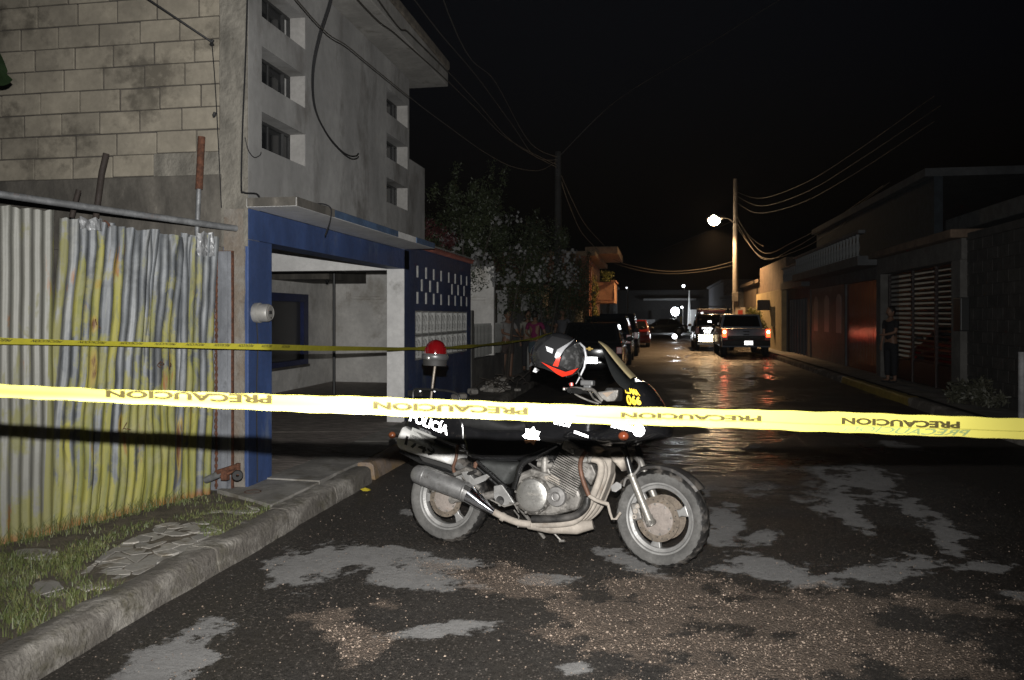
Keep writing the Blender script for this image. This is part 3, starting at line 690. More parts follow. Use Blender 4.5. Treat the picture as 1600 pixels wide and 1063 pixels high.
# ================================================================== CORRUGATED FENCE
def fs(px, py):
    best = min(((abs(pix(*(FA+FD*s)[:2])[0]-px), s) for s in np.arange(-.1, 2.2, .01)))[1]; p = FA+FD*best
    Z = -p.x*sa+p.y*ca; return best, CH-(py-HOR)*Z/FPX
RSP = [(*fs(147, 443), .03, .05), (*fs(143, 508), .03, .07), (*fs(145, 575), .03, .16), (*fs(192, 662), .03, .10), (*fs(163, 410), .018, .14), (*fs(283, 700), .022, .30), (*fs(268, 560), .015, .10), (*fs(298, 640), .02, .2)]
def fence_mat():
    m, n, b = nodes('galvanised_painted')
    uv = N(n, 'ShaderNodeUVMap').outputs[0]
    st = mapping(n, uv, (9, .9, 1)); st2 = mapping(n, uv, (26, 1.0, 1)); st3 = mapping(n, uv, (4.5, 3.0, 1))
    a = tnoise(n, st, 1.0, 4, .6, .5); a2 = tnoise(n, st2, 1.0, 3, .6); a3 = tnoise(n, st3, 1.0, 6, .65, .6)
    sep = N(n, 'ShaderNodeSeparateXYZ'); n.links.new(uv, sep.inputs[0])
    g = mixc(n, ramp(n, a3, .35, .65), (.07, .075, .08), (.22, .23, .235))
    g = mixc(n, ramp(n, a2, .35, .65, 0, .6), g, (.12, .133, .15))
    # paint: more of it low down and in the middle sheets
    low = ramp(n, sep.outputs[1], .15, 2.3, .155, -.03)
    wn = N(n, 'ShaderNodeTexWhiteNoise'); wn.noise_dimensions = '1D'; n.links.new(mth(n, 'FLOOR', mth(n, 'DIVIDE', mth(n, 'ADD', sep.outputs[0], mth(n, 'MULTIPLY', sep.outputs[1], .02)), .072)), wn.inputs['W'])
    pm = ramp(n, mth(n, 'ADD', mth(n, 'ADD', mth(n, 'MULTIPLY', a, .45), mth(n, 'ADD', mth(n, 'MULTIPLY', a3, .45), mth(n, 'MULTIPLY', mth(n, 'SUBTRACT', wn.outputs[0], .5), .16))), low), .50, .56)
    yl = mixc(n, ramp(n, a2, .4, .6), (.19, .195, .035), (.34, .31, .045)); yl = mixc(n, ramp(n, a3, .5, .7, 0, .7), yl, (.28, .26, .15))
    c = mixc(n, mth(n, 'MULTIPLY', pm, .85), g, yl); c = mixc(n, ramp(n, tnoise(n, mapping(n, uv, (30, 3.5, 1)), 1.0, 6, .7, .4), .5, .72, 0, .75), c, (.07, .07, .06))
    wh = ramp(n, mth(n, 'ADD', sep.outputs[0], mth(n, 'MULTIPLY', mth(n, 'SUBTRACT', a3, .5), .25)), 1.27, 1.36)
    c = mixc(n, mth(n, 'MULTIPLY', wh, .75), c, mixc(n, pm, (.19, .185, .155), (.17, .165, .07)))
    rs = tnoise(n, mapping(n, uv, (16, 2.2, 1)), 1.0, 6, .7, .3); r2 = tnoise(n, mapping(n, uv, (5, 1.3, 1)), 1.0, 3, .5)
    rm = ramp(n, mth(n, 'ADD', mth(n, 'MULTIPLY', rs, .6), mth(n, 'MULTIPLY', r2, .4)), .60, .66)
    bt = ramp(n, mth(n, 'SUBTRACT', sep.outputs[1], mth(n, 'MULTIPLY', rs, .12)), .13, .08)
    c = mixc(n, mth(n, 'MAXIMUM', rm, mth(n, 'MULTIPLY', bt, .8)), c, mixc(n, rs, (.16, .055, .018), (.30, .13, .03)))
    for (qs, qz, rw_, rh_) in RSP:
        dx = mth(n, 'DIVIDE', mth(n, 'SUBTRACT', sep.outputs[0], qs), rw_); dz = mth(n, 'DIVIDE', mth(n, 'SUBTRACT', sep.outputs[1], qz), rh_)
        dd = mth(n, 'ADD', mth(n, 'ADD', mth(n, 'MULTIPLY', dx, dx), mth(n, 'MULTIPLY', dz, dz)), mth(n, 'MULTIPLY', mth(n, 'SUBTRACT', rs, .5), 3.0))
        c = mixc(n, ramp(n, dd, 1.0, .35, 0, .9), c, (.30, .22, .04)); c = mixc(n, ramp(n, dd, .35, .0, 0, .95), c, (.10, .035, .014))
    n.links.new(c, b.inputs['Base Color'])
    n.links.new(ramp(n, pm, 0, 1, .52, .68), b.inputs['Roughness']); n.links.new(ramp(n, mth(n, 'MAXIMUM', pm, rm), 0, 1, .12, 0), b.inputs['Metallic'])
    bump(n, b, tnoise(n, mapping(n, uv, (60, 30, 1)), 1.0, 5, .6), .25, .004)
    return m
m_fence = fence_mat()
FN = Vector((-FD.y, FD.x, 0)); FN = FN if FN.x > 0 else -FN           # towards the street
fence = thing('corrugated_fence', FA, 'corrugated metal fence with peeling yellow-green paint beside the block house', 'fence')
PITCH = .072
def csheet(s0, s1, ztop, lean, off, seed, amp=.0095, wob=1.0):
    """one corrugated sheet from s0 to s1 along the fence (0 = corner by the door)"""
    nu = int((s1-s0)/PITCH*9); nv = 36; mb = MB(); uvs = []
    for j in range(nv+1):
        v = j/nv
        for i in range(nu+1):
            u = i/nu; s = s0 + (s1-s0)*u
            zt = ztop + .025*noise.noise(Vector((s*7, seed, 0))) + .012*noise.noise(Vector((s*30, seed, 3)))
            zb = PZ - .03 + .02*noise.noise(Vector((s*6, seed, 9)))
            z = zb + (zt-zb)*v
            ln = lean*(z-1.2) + .02*wob*noise.noise(Vector((z*1.7, seed*3, 1)))*math.sin(math.pi*min(1, max(0, v)))
            ss = s + ln
            d = amp*math.sin(2*math.pi*s/PITCH + seed) * (1 - .35*max(0, noise.noise(Vector((s*4, z*2.5, seed)))))
            d += .022*wob*noise.noise(Vector((s*2.6, z*1.1, seed))) + .007*noise.noise(Vector((s*9, z*5, seed+4))) * wob
            if v > .93: d += .02*wob*noise.noise(Vector((s*16, 1, seed))) * (v-.93)/.07
            p = FA + FD*ss + FN*(d + off); mb.v.append(Vector((p.x, p.y, z))); uvs.append((s, z))
    for j in range(nv):
        for i in range(nu):
            a = j*(nu+1)+i; mb.f.append((a, a+1, a+nu+2, a+nu+1))
    o = Vector(parent_origin(fence)); me = bpy.data.meshes.new('corrugated_sheet'); me.from_pydata([tuple(p-o) for p in mb.v], [], mb.f)
    uvl = me.uv_layers.new(name='UVMap'); 
    li = np.zeros(len(me.loops), 'i'); me.loops.foreach_get('vertex_index', li)
    uvl.data.foreach_set('uv', np.array(uvs, 'f')[li].ravel())
    for p in me.polygons: p.use_smooth = True
    me.materials.append(m_fence); return link('corrugated_sheet', me, fence)
csheet(-.02, .34, 2.27, -.035, .018, 1, .0095, 1.7)
csheet(.28, .66, 2.25, -.05, .0, 2, .0085, 2.0)
csheet(.60, 1.02, 2.27, -.08, .014, 3, .010, 1.9)
csheet(.96, 1.40, 2.29, -.065, -.002, 4, .010, 1.8)
csheet(1.37, 2.10, 2.32, -.005, .016, 5, .010, .5)
csheet(2.05, 2.8, 2.32, 0, .0, 6, .010, .5)
# crumpled offcuts folded over the top edge
m_galv = mat('galvanised', (.26, .265, .27), .5, metal=.2, var=.25, scale=8, bmp=.3, bsc=25, rvar=.15)
for s0, s1, zz0, zz1 in ((.0, .17, 2.1, 2.3), (1.02, 1.2, 2.22, 2.30)):
    mb = MB(); nu, nv = 16, 8
    for j in range(nv+1):
        for i in range(nu+1):
            s = s0+(s1-s0)*i/nu; z = zz0+(zz1-zz0)*j/nv + .03*noise.noise(Vector((s*22, j*.2, 5)))
            p = FA+FD*s+FN*(.036+.018*noise.noise(Vector((s*30, z*24, 1)))+.01*math.sin(s*60)); mb.v.append(Vector((p.x, p.y, z)))
    for j in range(nv):
        for i in range(nu): a = j*(nu+1)+i; mb.f.append((a, a+1, a+nu+2, a+nu+1))
    mb.build('crumpled_strip', m_galv, fence)
m_rust = mat('rusty_steel', (.11, .043, .022), .9, var=.45, scale=25, bmp=.7, bsc=90, bdist=.004, c3=(.04, .025, .02), c3s=30)
m_gal2 = mat('old_pipe', (.22, .225, .23), .6, metal=.4, var=.3, scale=12, c3=(.13, .05, .025), c3s=6, c3r=(.58, .7))
# twisted wire up the free edge
mb = MB(); base = FA + FD*(-.035) + FN*.02
for ph in (0, math.pi):
    mb.tube([(base.x+.012*math.cos(k*1.15+ph)+.01*noise.noise(Vector((k*.1, 1, 1))), base.y+.012*math.sin(k*1.15+ph), PZ+.02+k*.02) for k in range(98)], .0035, 4)
mb.tube([(base.x, base.y, PZ), (base.x+.005, base.y, 2.15)], .009, 6)
mb.build('twisted_wire', m_rust, fence)
def wire(pts, r=.002, m=None, **kw):
    mb = MB(); mb.tube(smoothline(pts), r, 5); return mb.build(kw.pop('name', 'wire_tie'), m or m_rust, fence)
for (px, py, s) in ((145, 505, 1.0), (165, 350, .95), (245, 565, .5), (190, 665, .8), (262, 570, .45)):
    k = (px)/330; c = P(px, py, 5.2+(6.55-5.2)*k) + FN*.04
    for q in range(3):
        wire([c, c+Vector((random.uniform(-.03, .03), random.uniform(-.03, .03), random.uniform(-.03, .03))), c+Vector((random.uniform(-.05, .05), random.uniform(-.05, .05), random.uniform(-.06, .02)))], .003)
# pipes above / behind the fence
def pipe(pts, r, m, label, name='steel_pipe', cat='pipe', group=None, n=14, smooth=True):
    mb = MB(); mb.tube(pts, r, n); return tag(mb.build(name, m, smooth=True), label, cat, group)
pa, pb_ = P(-60, 293, 5.15), P(372, 357, 6.72)
pipe([pa-FN*.05, (pa+pb_)/2-FN*.05, pb_-FN*.02], .026, m_gal2, 'long grey steel pipe running along the top of the corrugated fence')
a, b = P(308, 360, 6.7), P(315, 214, 6.7); mid = P(311, 292, 6.7)
po = thing('fence_post', (a.x, a.y, PZ), 'tall pole behind the fence, galvanised below with a thick rusty upper half', 'post')
mb = MB(); mb.tube([(a.x, a.y, PZ), a, mid], .020, 12); mb.build('galvanised_pole', m_gal2, po, smooth=True)
mb = MB(); mb.tube([mid-Vector((0, 0, .02)), b], [.030, .030], 14); mb.build('rusty_sleeve', m_rust, po, smooth=True)
pipe([P(149, 345, 6.35), P(153, 315, 6.35), P(159, 270, 6.35), P(166, 240, 6.35)], .024, mat('dark_iron', (.035, .025, .02), .8), 'dark bent iron bar leaning above the corrugated fence', 'iron_bar', 'bar')
pipe([P(112, 340, 6.2), P(118, 315, 6.2), P(123, 297, 6.2)], .02, mat('dark_iron', (.035, .025, .02), .8), 'short dark iron stub just left of the leaning bar', 'iron_bar', 'bar')

# sheet-metal door
dr = thing('sheet_metal_door', (-3.75, SY-.08, PZ), 'narrow grey galvanised sheet door between the fence and the house', 'door')
dx0, dx1 = WY(319, 500, SY-.09).x, WY(361, 500, SY-.09).x; dzt = WY(340, 393, SY-.09).z
mb = MB(); nu = 60; prof = []
for i in range(nu+1):
    u = i/nu; t = (u*4) % 1; d = .012 if .42 < t < .58 else 0; prof.append((dx0+(dx1-dx0)*u, SY-.09-d))
for j in range(13):
    z = PZ-.02+(dzt-PZ+.02)*j/12
    for (x, y) in prof: mb.v.append(Vector((x, y+.006*noise.noise(Vector((x*9, z*2, 4))), z)))
for j in range(12):
    for i in range(nu): a = j*(nu+1)+i; mb.f.append((a, a+1, a+nu+2, a+nu+1))
mb.build('door_sheet', mat('door_zinc', (.22, .23, .25), .55, metal=.15, var=.25, scale=5, c3=(.11, .115, .13), c3s=7, c3r=(.55, .68), stretch=(1, 1, .6)), dr)
mb = MB(); mb.box(dx0-.01, dx1+.01, SY-.085, SY-.06, dzt-.03, dzt+.005); mb.box(dx1-.012, dx1+.012, SY-.085, SY-.06, PZ, dzt-.03); mb.build('door_frame', m_rust, dr)
# rusty roller lying at the foot of the door
rc = P(355, 742, 6.45); rr = thing('gate_roller', (rc.x, rc.y, PZ), 'rusty gate roller with pipe and small black wheel lying at the foot of the door', 'roller')
mb = MB(); mb.tube([P(322, 752, 6.5)+Vector((0, 0, .01)), P(352, 737, 6.42)], .028, 10); mb.build('pipe', m_gal2, rr, smooth=True)
mb = MB(); mb.tube([P(340, 738, 6.42), P(372, 728, 6.38)], .020, 8); mb.obox(P(352, 742, 6.4), (.05, .05, .08)); mb.tube([P(345, 745, 6.4), P(368, 735, 6.38), P(374, 740, 6.38)], .012, 6); mb.tube([P(372, 724, 6.38), P(372, 742, 6.38)], .02, 8); mb.build('bracket', m_rust, rr)
w_ = P(371, 743, 6.36); mb = MB(); mb.lathe([(.012, -.014), (.038, -.014), (.044, -.006), (.044, .006), (.038, .014), (.012, .014)], w_, (.5, -.85, 0), 18, closed=True); mb.build('wheel', flat('black_rubber', (.015, .015, .015), .7), rr, smooth=True)
# small round iron cover
cc = G(395, 768, PZ); mb = MB(); mb.lathe([(0, .004), (.055, .004), (.06, .012), (.07, .012), (.074, -.01)], (cc.x, cc.y, PZ-.012), (0, 0, 1), 26); tag(mb.build('drain_cover', m_rust), 'small round rusty drain cover set in the dirt before the carport', 'drain cover')
# crushed yellow wrapper in the gutter
cc = G(571, 768, 0); mb = MB(); random.seed(3)
for i in range(7):
    a = i/7*6.28; mb.v.append(Vector((cc.x+.05*math.cos(a), cc.y+.035*math.sin(a), .008+random.uniform(0, .022))))
mb.v.append(Vector((cc.x, cc.y, .035)))
mb.f += [(i, (i+1) % 7, 7) for i in range(7)]
tag(mb.build('wrapper', flat('yellow_plastic', (.45, .36, .03), .4)), 'crumpled yellow wrapper in the gutter below the yellow kerb', 'litter')
# cables on the building
m_cab = flat('black_cable', (.012, .012, .013), .55)
def cable(pts, r, label, group=None, k=8, m=None, name='cable', n=6):
    mb = MB(); mb.tube(smoothline(pts, k), r, n); return tag(mb.build(name, m or m_cab, smooth=True), label, 'cable', group)
q = FX + .06
def onx(px, py, x=None): return WX(px, py, FX + .05 if x is None else x)
mb = MB()
mb.tube(smoothline([onx(523, -60, FX+.45), onx(515, 0, FX+.4), onx(498, 55, FX+.3), onx(488, 110, FX+.2), onx(491, 165, FX+.1), onx(508, 205), onx(530, 233), onx(545, 243), onx(556, 244), onx(560, 240)]), .009, 6)
mb.tube(smoothline([onx(526, -60, FX+.47), onx(518, 0, FX+.42), onx(500, 60, FX+.3), onx(490, 115, FX+.2), onx(493, 170, FX+.1), onx(512, 212), onx(534, 238), onx(548, 248), onx(557, 248), onx(560, 245)]), .008, 6)
tag(mb.build('dangling_cable', m_cab, smooth=True), 'doubled black cable hanging in a loose curve against the grey upper wall', 'cable')
cable([WY(387, -30, SY-.04), WY(384, 80, SY-.04), WY(379, 200, SY-.04), WY(377, 290, SY-.04), P(381, 301, 6.7), onx(400, 303), onx(406, 310)], .008, 'black cable running down the corner of the block wall to the canopy')
cable([onx(383, 215, FX+.02), onx(388, 235, FX+.02), onx(397, 246, FX+.02), onx(406, 243, FX+.02), onx(408, 238, FX+.02)], .004, 'thin short wire looping at the corner of the grey wall')
cable([WY(215, -12, SY-.3), WY(270, 25, SY-.2), WY(331, 66, SY-.05)], .009, 'slanting black service wire reaching the insulator on the block wall')
cable([WY(331, 66, SY-.05), WY(336, 130, SY-.05), WY(341, 220, SY-.05), WY(346, 325, SY-.05)], .005, 'thin wire hanging straight down the block wall from the insulator')
mb = MB(); c = WY(331, 67, SY-.03); mb.lathe([(.008, -.03), (.022, -.02), (.012, 0), (.022, .02), (.008, .03)], c, (0, 0, 1), 10); c = WY(335, 179, SY-.03); mb.lathe([(.006, -.03), (.016, -.01), (.012, .02)], c, (.3, 0, 1), 8)
tag(mb.build('insulator', m_cab), 'small black wire insulator fixed to the block wall', 'insulator')
cable([P(490, 320, 7.2), P(505, 319, 7.3), P(517, 326, 7.35), P(516, 345, 7.35), P(508, 368, 7.3)], .007, 'short black cable end bent over the edge of the blue canopy')
# banana leaf poking in at the left edge, its other leaves out of frame
m_leaf = mat('banana_leaf', (.012, .026, .008), .5, scale=6, bmp=.3, stretch=(1, 8, 1))
bl_ = thing('banana_plant', (P(-60, 500, 5.6).x, P(-60, 500, 5.6).y, PZ), 'dark green broad banana leaf poking in at the left edge before the block wall', 'plant')
b0 = bl_.location; mb = MB(); tip = P(12, 104, 5.6); mb.tube(smoothline([b0, Vector((b0.x-.05, b0.y+.1, 1.6)), Vector((b0.x-.03, b0.y+.1, 2.9)), P(-45, 85, 5.6)]), [.06, .05, .04, .015], 8); mb.build('stem', m_leaf, bl_, smooth=True)
mb = MB()
for i in range(13):
    u = i/12; c = P(-50+66*u, 84+(1-(2*u-1)**2)*-6+34*u, 5.6-.1*u); hw = .16*math.sin(math.pi*min(1, u*.92+.06))**.6
    mb.v += [c+Vector((-.02, 0, hw)), c+Vector((0, -.03, 0)), c+Vector((.02, .0, -hw))]
for i in range(12):
    for j in range(2): mb.f.append((i*3+j, i*3+j+1, i*3+j+4, i*3+j+3))
mb.build('leaf_blade', m_leaf, bl_, smooth=True)
for k, (dx, dy, dz) in enumerate(((-.9, .1, .25), (-.6, -.5, .1), (-.3, .35, .7))):
    mb = MB(); c0 = Vector((b0.x-.03, b0.y+.1, 2.85)); dv = Vector((dx, dy, dz)); sd = dv.cross(Vector((0, 0, 1))).normalized()
    for i in range(11):
        u = i/10; c = c0+dv*u+Vector((0, 0, .25*math.sin(u*2.6)-.25*u*u)); hw = .17*math.sin(math.pi*min(1, u*.9+.08))**.6; mb.v += [c+sd*hw-Vector((0, 0, .04)), c, c-sd*hw-Vector((0, 0, .04))]
    for i in range(10):
        for j in range(2): mb.f.append((i*3+j, i*3+j+1, i*3+j+4, i*3+j+3))
    mb.build('leaf_blade', m_leaf, bl_, smooth=True)
# ================================================================== FURTHER DOWN THE LEFT SIDE
m_wallg = mat('garden_wall', (.14, .135, .125), .9, var=.3, scale=2, bmp=.5, c3=(.06, .055, .05), c3s=3)
m_pick = mat('picket_white', (.34, .34, .32), .8, var=.15)
gy0, gy1 = ye+.12, 18.4
gw = thing('garden_wall', (FX, gy0, PZ), 'low grey garden wall with white pointed pickets next to the blue screen wall', 'wall')
mb = MB(); mb.box(FX-.14, FX, gy0+.1, gy1, 0, .76); mb.build('wall_base', m_wallg, gw)
mb = MB(); mb.box(FX-.15, FX+.02, gy0-.1, gy0+.09, 0, 1.72); mb.build('end_post', m_wallg, gw, bevel=.01)
q = MB(); q.prism([(-.035, 0), (.035, 0), (.035, .60), (0, .67), (-.035, .60)], lambda a, b: (-.02, a, b), lambda a, b: (.012, a, b)); pk = q.mesh('picket', m_pick)
yy = gy0+.2
while yy < gy1-.1: link('picket', pk, gw, (-.07, yy-gy0, .64)); yy += .135
mb = MB(); mb.box(FX-.11, FX-.095, gy0+.1, gy1, .86, .91); mb.box(FX-.11, FX-.095, gy0+.1, gy1, 1.2, 1.25); mb.build('rail', m_pick, gw)
fw = thing('boundary_wall', (FX, 18.5, PZ), 'tall pale boundary wall with gate posts behind the standing people', 'wall')
m_palew = mat('pale_wall', (.30, .30, .29), .85, var=.2, scale=1.5, c3=(.15, .14, .13), c3s=2)
mb = MB(); mb.box(FX-.15, FX-.02, 18.5, 21.8, 0, 1.75); mb.build('wall_panel', m_palew, fw)
for y0 in (18.42, 21.8, 24.2): mb = MB(); mb.box(FX-.2, FX+.04, y0, y0+.28, 0, 2.15); mb.box(FX-.23, FX+.07, y0-.03, y0+.31, 2.152, 2.22); mb.build('gate_post', m_palew, fw, bevel=.008)
mb = MB(); mb.tube([(FX-.08, 22.12, .2), (FX-.08, 22.12, 2.0)], .02, 6)
q = MB(); q.tube([(0, 0, .1), (0, 0, 1.85)], .012, 5); br_ = q.mesh('gate_bar', m_pick)
for k in range(16): link('gate_bar', br_, fw, (-.08, 3.65+k*.128, 0))
mb = MB(); mb.box(FX-.15, FX-.02, 24.5, 40.5, 0, 1.0); mb.build('far_wall_panel', m_wallg, fw)
q = MB(); q.tube([(0, 0, .85), (0, 0, 1.75)], .018, 5); br2 = q.mesh('railing_bar', m_pick)
for k in range(70): link('railing_bar', br2, fw, (-.08, 6.1+k*.225, 0))

# ---- shrubs with white flowers
def leafmat(name, a, b):
    m, n, bs = nodes(name); tc = N(n, 'ShaderNodeTexCoord').outputs['Object']
    c = mixc(n, ramp(n, tnoise(n, tc, 2.2, 4), .35, .65), a, b); c = mixc(n, ramp(n, tnoise(n, tc, 30, 2), .5, .7), c, tuple(x*.5 for x in a))
    n.links.new(c, bs.inputs['Base Color']); bs.inputs['Roughness'].default_value = .5; return m
m_lf = leafmat('shrub_leaf', (.022, .033, .012), (.045, .058, .02)); m_lf2 = leafmat('climber_leaf', (.10, .13, .02), (.2, .2, .03))
m_bark = mat('bark', (.06, .05, .04), .9)
m_pet = mat('white_petal', (.22, .22, .215), .7, var=.1, bmp=0)
def crown(name, c, rad, nleaf, size, m, parent, clumps=26, seed=1, sprigs=0):
    r = np.random.default_rng(seed); cen = []
    while len(cen) < clumps:
        p = r.uniform(-1, 1, 3)
        if (p**2).sum() < 1: cen.append(p*np.array(rad)*.92)
    cen = np.array(cen); pick = r.integers(0, clumps, nleaf); rr = r.normal(0, 1, (nleaf, 3)); rr /= np.linalg.norm(rr, axis=1)[:, None]
    pos = cen[pick] + rr*(r.random(nleaf)**.45)[:, None]*np.array(rad)*r.uniform(.22, .42, clumps)[pick][:, None]
    if sprigs:
        k = nleaf//7; base = r.integers(0, sprigs, k); sp = np.c_[r.uniform(-.8, .8, sprigs)*rad[0], r.uniform(-.8, .8, sprigs)*rad[1], np.full(sprigs, rad[2]*.6)]
        t = r.random(k); ln = r.uniform(.3, 1.0, sprigs)[base]; pos[:k] = sp[base] + np.c_[r.normal(0, .05, k)+t*.15*ln, r.normal(0, .05, k), t*ln]
    d = r.normal(0, 1, (nleaf, 3)); d /= np.linalg.norm(d, axis=1)[:, None]; e = np.cross(d, r.normal(0, 1, (nleaf, 3))); e /= np.linalg.norm(e, axis=1)[:, None]
    s = (size*r.uniform(.6, 1.3, nleaf))[:, None]
    V = np.stack([pos, pos+d*s+e*s*.35, pos+d*s*2, pos+d*s-e*s*.35], 1).reshape(-1, 3) + np.array(c) - np.array(parent_origin(parent))
    F = (np.arange(nleaf)*4)[:, None] + np.array([0, 1, 2, 3])
    me = bpy.data.meshes.new(name); me.from_pydata(V.tolist(), [], F.tolist()); me.materials.append(m); return link(name, me, parent), cen
q = MB(); rnd = random.Random(5)
for k in range(16):
    c = Vector((rnd.gauss(0, .07), rnd.gauss(0, .07), rnd.gauss(0, .06))); a = Vector((rnd.uniform(-1, 1), rnd.uniform(-1, 1), rnd.uniform(-1, 1))).normalized(); b_ = a.orthogonal().normalized()
    for j in range(5):
        t = Matrix.Rotation(j*1.2566, 3, a) @ b_; w2 = a.cross(t)*.014; q.add([c, c+t*.022+w2, c+t*.042, c+t*.022-w2], [(0, 1, 2, 3)])
flw = q.mesh('flower_cluster', m_pet)
def shrub(x, y, zc, rad, n, seed, label, flowers, size=.035, m=None, sprigs=5, name='flowering_shrub'):
    t = thing(name, (x, y, PZ), label, 'shrub', None)
    crown('foliage', (x, y, zc), rad, n, size, m or m_lf, t, 30, seed, sprigs)
    mb = MB()
    for k in range(3):
        a = k*2.1+seed; mb.tube(smoothline([(x+.05*math.cos(a), y+.05*math.sin(a), PZ), (x+.3*rad[0]*math.cos(a), y+.3*rad[1]*math.sin(a), zc-.5*rad[2]), (x+.6*rad[0]*math.cos(a), y+.6*rad[1]*math.sin(a), zc+.3*rad[2])]), [.04, .025, .008], 6)
    mb.build('stem', m_bark, t, smooth=True)
    for (px, py, Z) in flowers:
        p = P(px, py, Z); o = link('flower_cluster', flw, t, p-t.location, kind='stuff'); s = random.uniform(.8, 1.35); o.scale = (s, s, s); o.rotation_euler = (random.uniform(0, 3), random.uniform(0, 3), random.uniform(0, 3))
    return t
c = P(745, 370, 17.5); shrub(c.x-.2, c.y, 3.3, (1.0, 1.3, 1.25), 9000, 11, 'tall loose shrub with a few white flowers rising behind the blue screen wall', [(713, 380, 16.4), (745, 395, 16.2), (741, 407, 16.2), (750, 402, 16.2), (737, 412, 16.2), (767, 408, 16.4), (700, 372, 16.4)], sprigs=9)
c = P(790, 420, 18.5); shrub(c.x, c.y, 2.6, (1.1, 1.4, 1.1), 8000, 12, 'dense shrub hung with white flower clusters above the white pickets', [(800, 395, 17), (777, 437, 17), (773, 432, 17), (792, 437, 17), (799, 428, 17), (823, 430, 17.3), (835, 425, 17.3), (842, 432, 17.3), (785, 345, 17.2), (806, 343, 17.2), (815, 395, 17.2)])
c = P(850, 425, 21.5); shrub(c.x, c.y, 2.7, (1.2, 1.5, 1.3), 8000, 13, 'wide flowering shrub over the boundary wall with the fullest white blossom', [(885, 405, 20), (892, 398, 20), (895, 425, 20), (897, 420, 20), (887, 430, 20), (890, 440, 20), (872, 430, 20), (850, 408, 20), (848, 437, 20), (829, 397, 20), (880, 412, 20), (898, 435, 20)])
c = P(885, 440, 26); shrub(c.x, c.y, 2.2, (1.0, 1.6, 1.5), 6000, 14, 'dark shrub at the far end of the boundary wall beside the orange house', [(905, 440, 24.5), (900, 450, 24.5)])
c = P(800, 375, 24); shrub(c.x-1.5, c.y, 3.6, (1.7, 1.6, 1.3), 7000, 16, 'large dark bushy tree standing behind the flowering shrubs', [], sprigs=12)
c = P(683, 350, 16); t = thing('bougainvillea', (c.x-.9, c.y, PZ), 'dull red bougainvillea showing behind the house over the canopy end', 'shrub')
crown('bracts', (c.x-.2, c.y, 3.1), (.55, .7, .45), 1800, .03, leafmat('red_bract', (.05, .009, .01), (.08, .018, .018)), t, 14, 21)
crown('foliage', (c.x-.5, c.y, 3.0), (.8, .8, .7), 2500, .035, m_lf, t, 14, 22)
mb = MB(); mb.tube([(c.x-.5, c.y, PZ), (c.x-.4, c.y, 3)], .03, 6); mb.build('stem', m_bark, t)
# rubble and cut branches at the foot of the garden wall
rb = thing('rubble_heap', (FX+.5, 15.3, PZ), 'heap of broken rubble and cut branches at the foot of the garden wall', 'rubble')
rr_ = random.Random(8)
for k in range(34):
    q = MB(); s = rr_.uniform(.05, .17); c = Vector((FX+.15+abs(rr_.gauss(0, .28)), 15.6+rr_.gauss(0, .9), PZ+s*.3+rr_.uniform(0, .12)))
    q.obox(c, (s, s*rr_.uniform(.6, 1.3), s*.6), Matrix.Rotation(rr_.uniform(0, 3), 3, 'Z') @ Matrix.Rotation(rr_.uniform(-.5, .5), 3, 'X')); q.build('rubble_piece', m_slab, rb, bevel=s*.12, seg=1)
mb = MB()
for k in range(26):
    c = Vector((FX+.1+rr_.uniform(0, .8), 15.2+rr_.uniform(-.9, 1.2), PZ+rr_.uniform(.03, .25))); d = Vector((rr_.uniform(-.4, .4), rr_.uniform(-.5, .5), rr_.uniform(-.05, .22))); mb.tube(smoothline([c, c+d*.5+Vector((0, 0, .05)), c+d], 3), .008, 5)
tag(mb.build('branch', m_bark, rb), kind='stuff')

# ---- left utility pole and its wires
m_pole = mat('concrete_pole', (.17, .16, .15), .85, var=.2)
lpx = -2.9; pt_ = WX(872, 250, lpx)
up = thing('utility_pole', (lpx, pt_.y, PZ), 'dark concrete utility pole rising out of the flowering shrubs, bundled wires at its top', 'pole')
mb = MB(); mb.tube([(lpx, pt_.y, 0), (lpx, pt_.y, pt_.z+.25)], [.15, .09], 12); mb.build('pole', mat('dark_pole', (.05, .048, .045), .9), up, smooth=True)
mb = MB(); mb.box(lpx-.05, lpx+.05, pt_.y-.12, pt_.y-.09, pt_.z-.5, pt_.z+.1); mb.build('bracket', m_steelf, up)
mb = MB()
for k in range(4): mb.lathe([(.01, -.04), (.035, -.03), (.02, 0), (.035, .03), (.01, .04)], (lpx, pt_.y-.16, pt_.z-.42+k*.15), (0, 0, 1), 8)
mb.build('insulator_rack', m_steelf, up)
TP = Vector((lpx, pt_.y-.17, pt_.z-.05)); m_wire = mat('weathered_wire', (.04, .036, .03), .6, metal=.1, bmp=0)
WG = 'overhead wires above the street'
def span(a, pts, r, label): cable([a]+pts, r, label, WG, 8, m_wire, 'overhead_wire', 5)
X0 = -2.85
span(TP, [onx(845, 266, X0), onx(805, 262, X0), onx(760, 240, X0), onx(690, 190, X0), onx(640, 152, X0), onx(550, 78, X0), onx(462, -2, X0), Vector((X0, 2.0, 4.9)), Vector((X0, -3, 5.6))], .006, 'lowest sagging overhead wire crossing the grey wall between the window columns')
span(TP-Vector((0, 0, .15)), [onx(800, 222, X0), onx(740, 166, X0), onx(690, 118, X0), onx(620, 55, X0), onx(550, -10, X0), Vector((X0, 2.0, 4.85)), Vector((X0, -3, 5.3))], .0075, 'thicker overhead wire meeting the corner of the eave')
span(TP-Vector((0, 0, .22)), [onx(806, 226, X0+.1), onx(745, 160, X0+.1), onx(692, 104, X0+.1), onx(640, 52, X0+.1), onx(590, -2, X0+.1), Vector((X0+.1, 2.0, 5.5)), Vector((X0+.1, -3, 6))], .007, 'overhead wire running across the face of the eave')
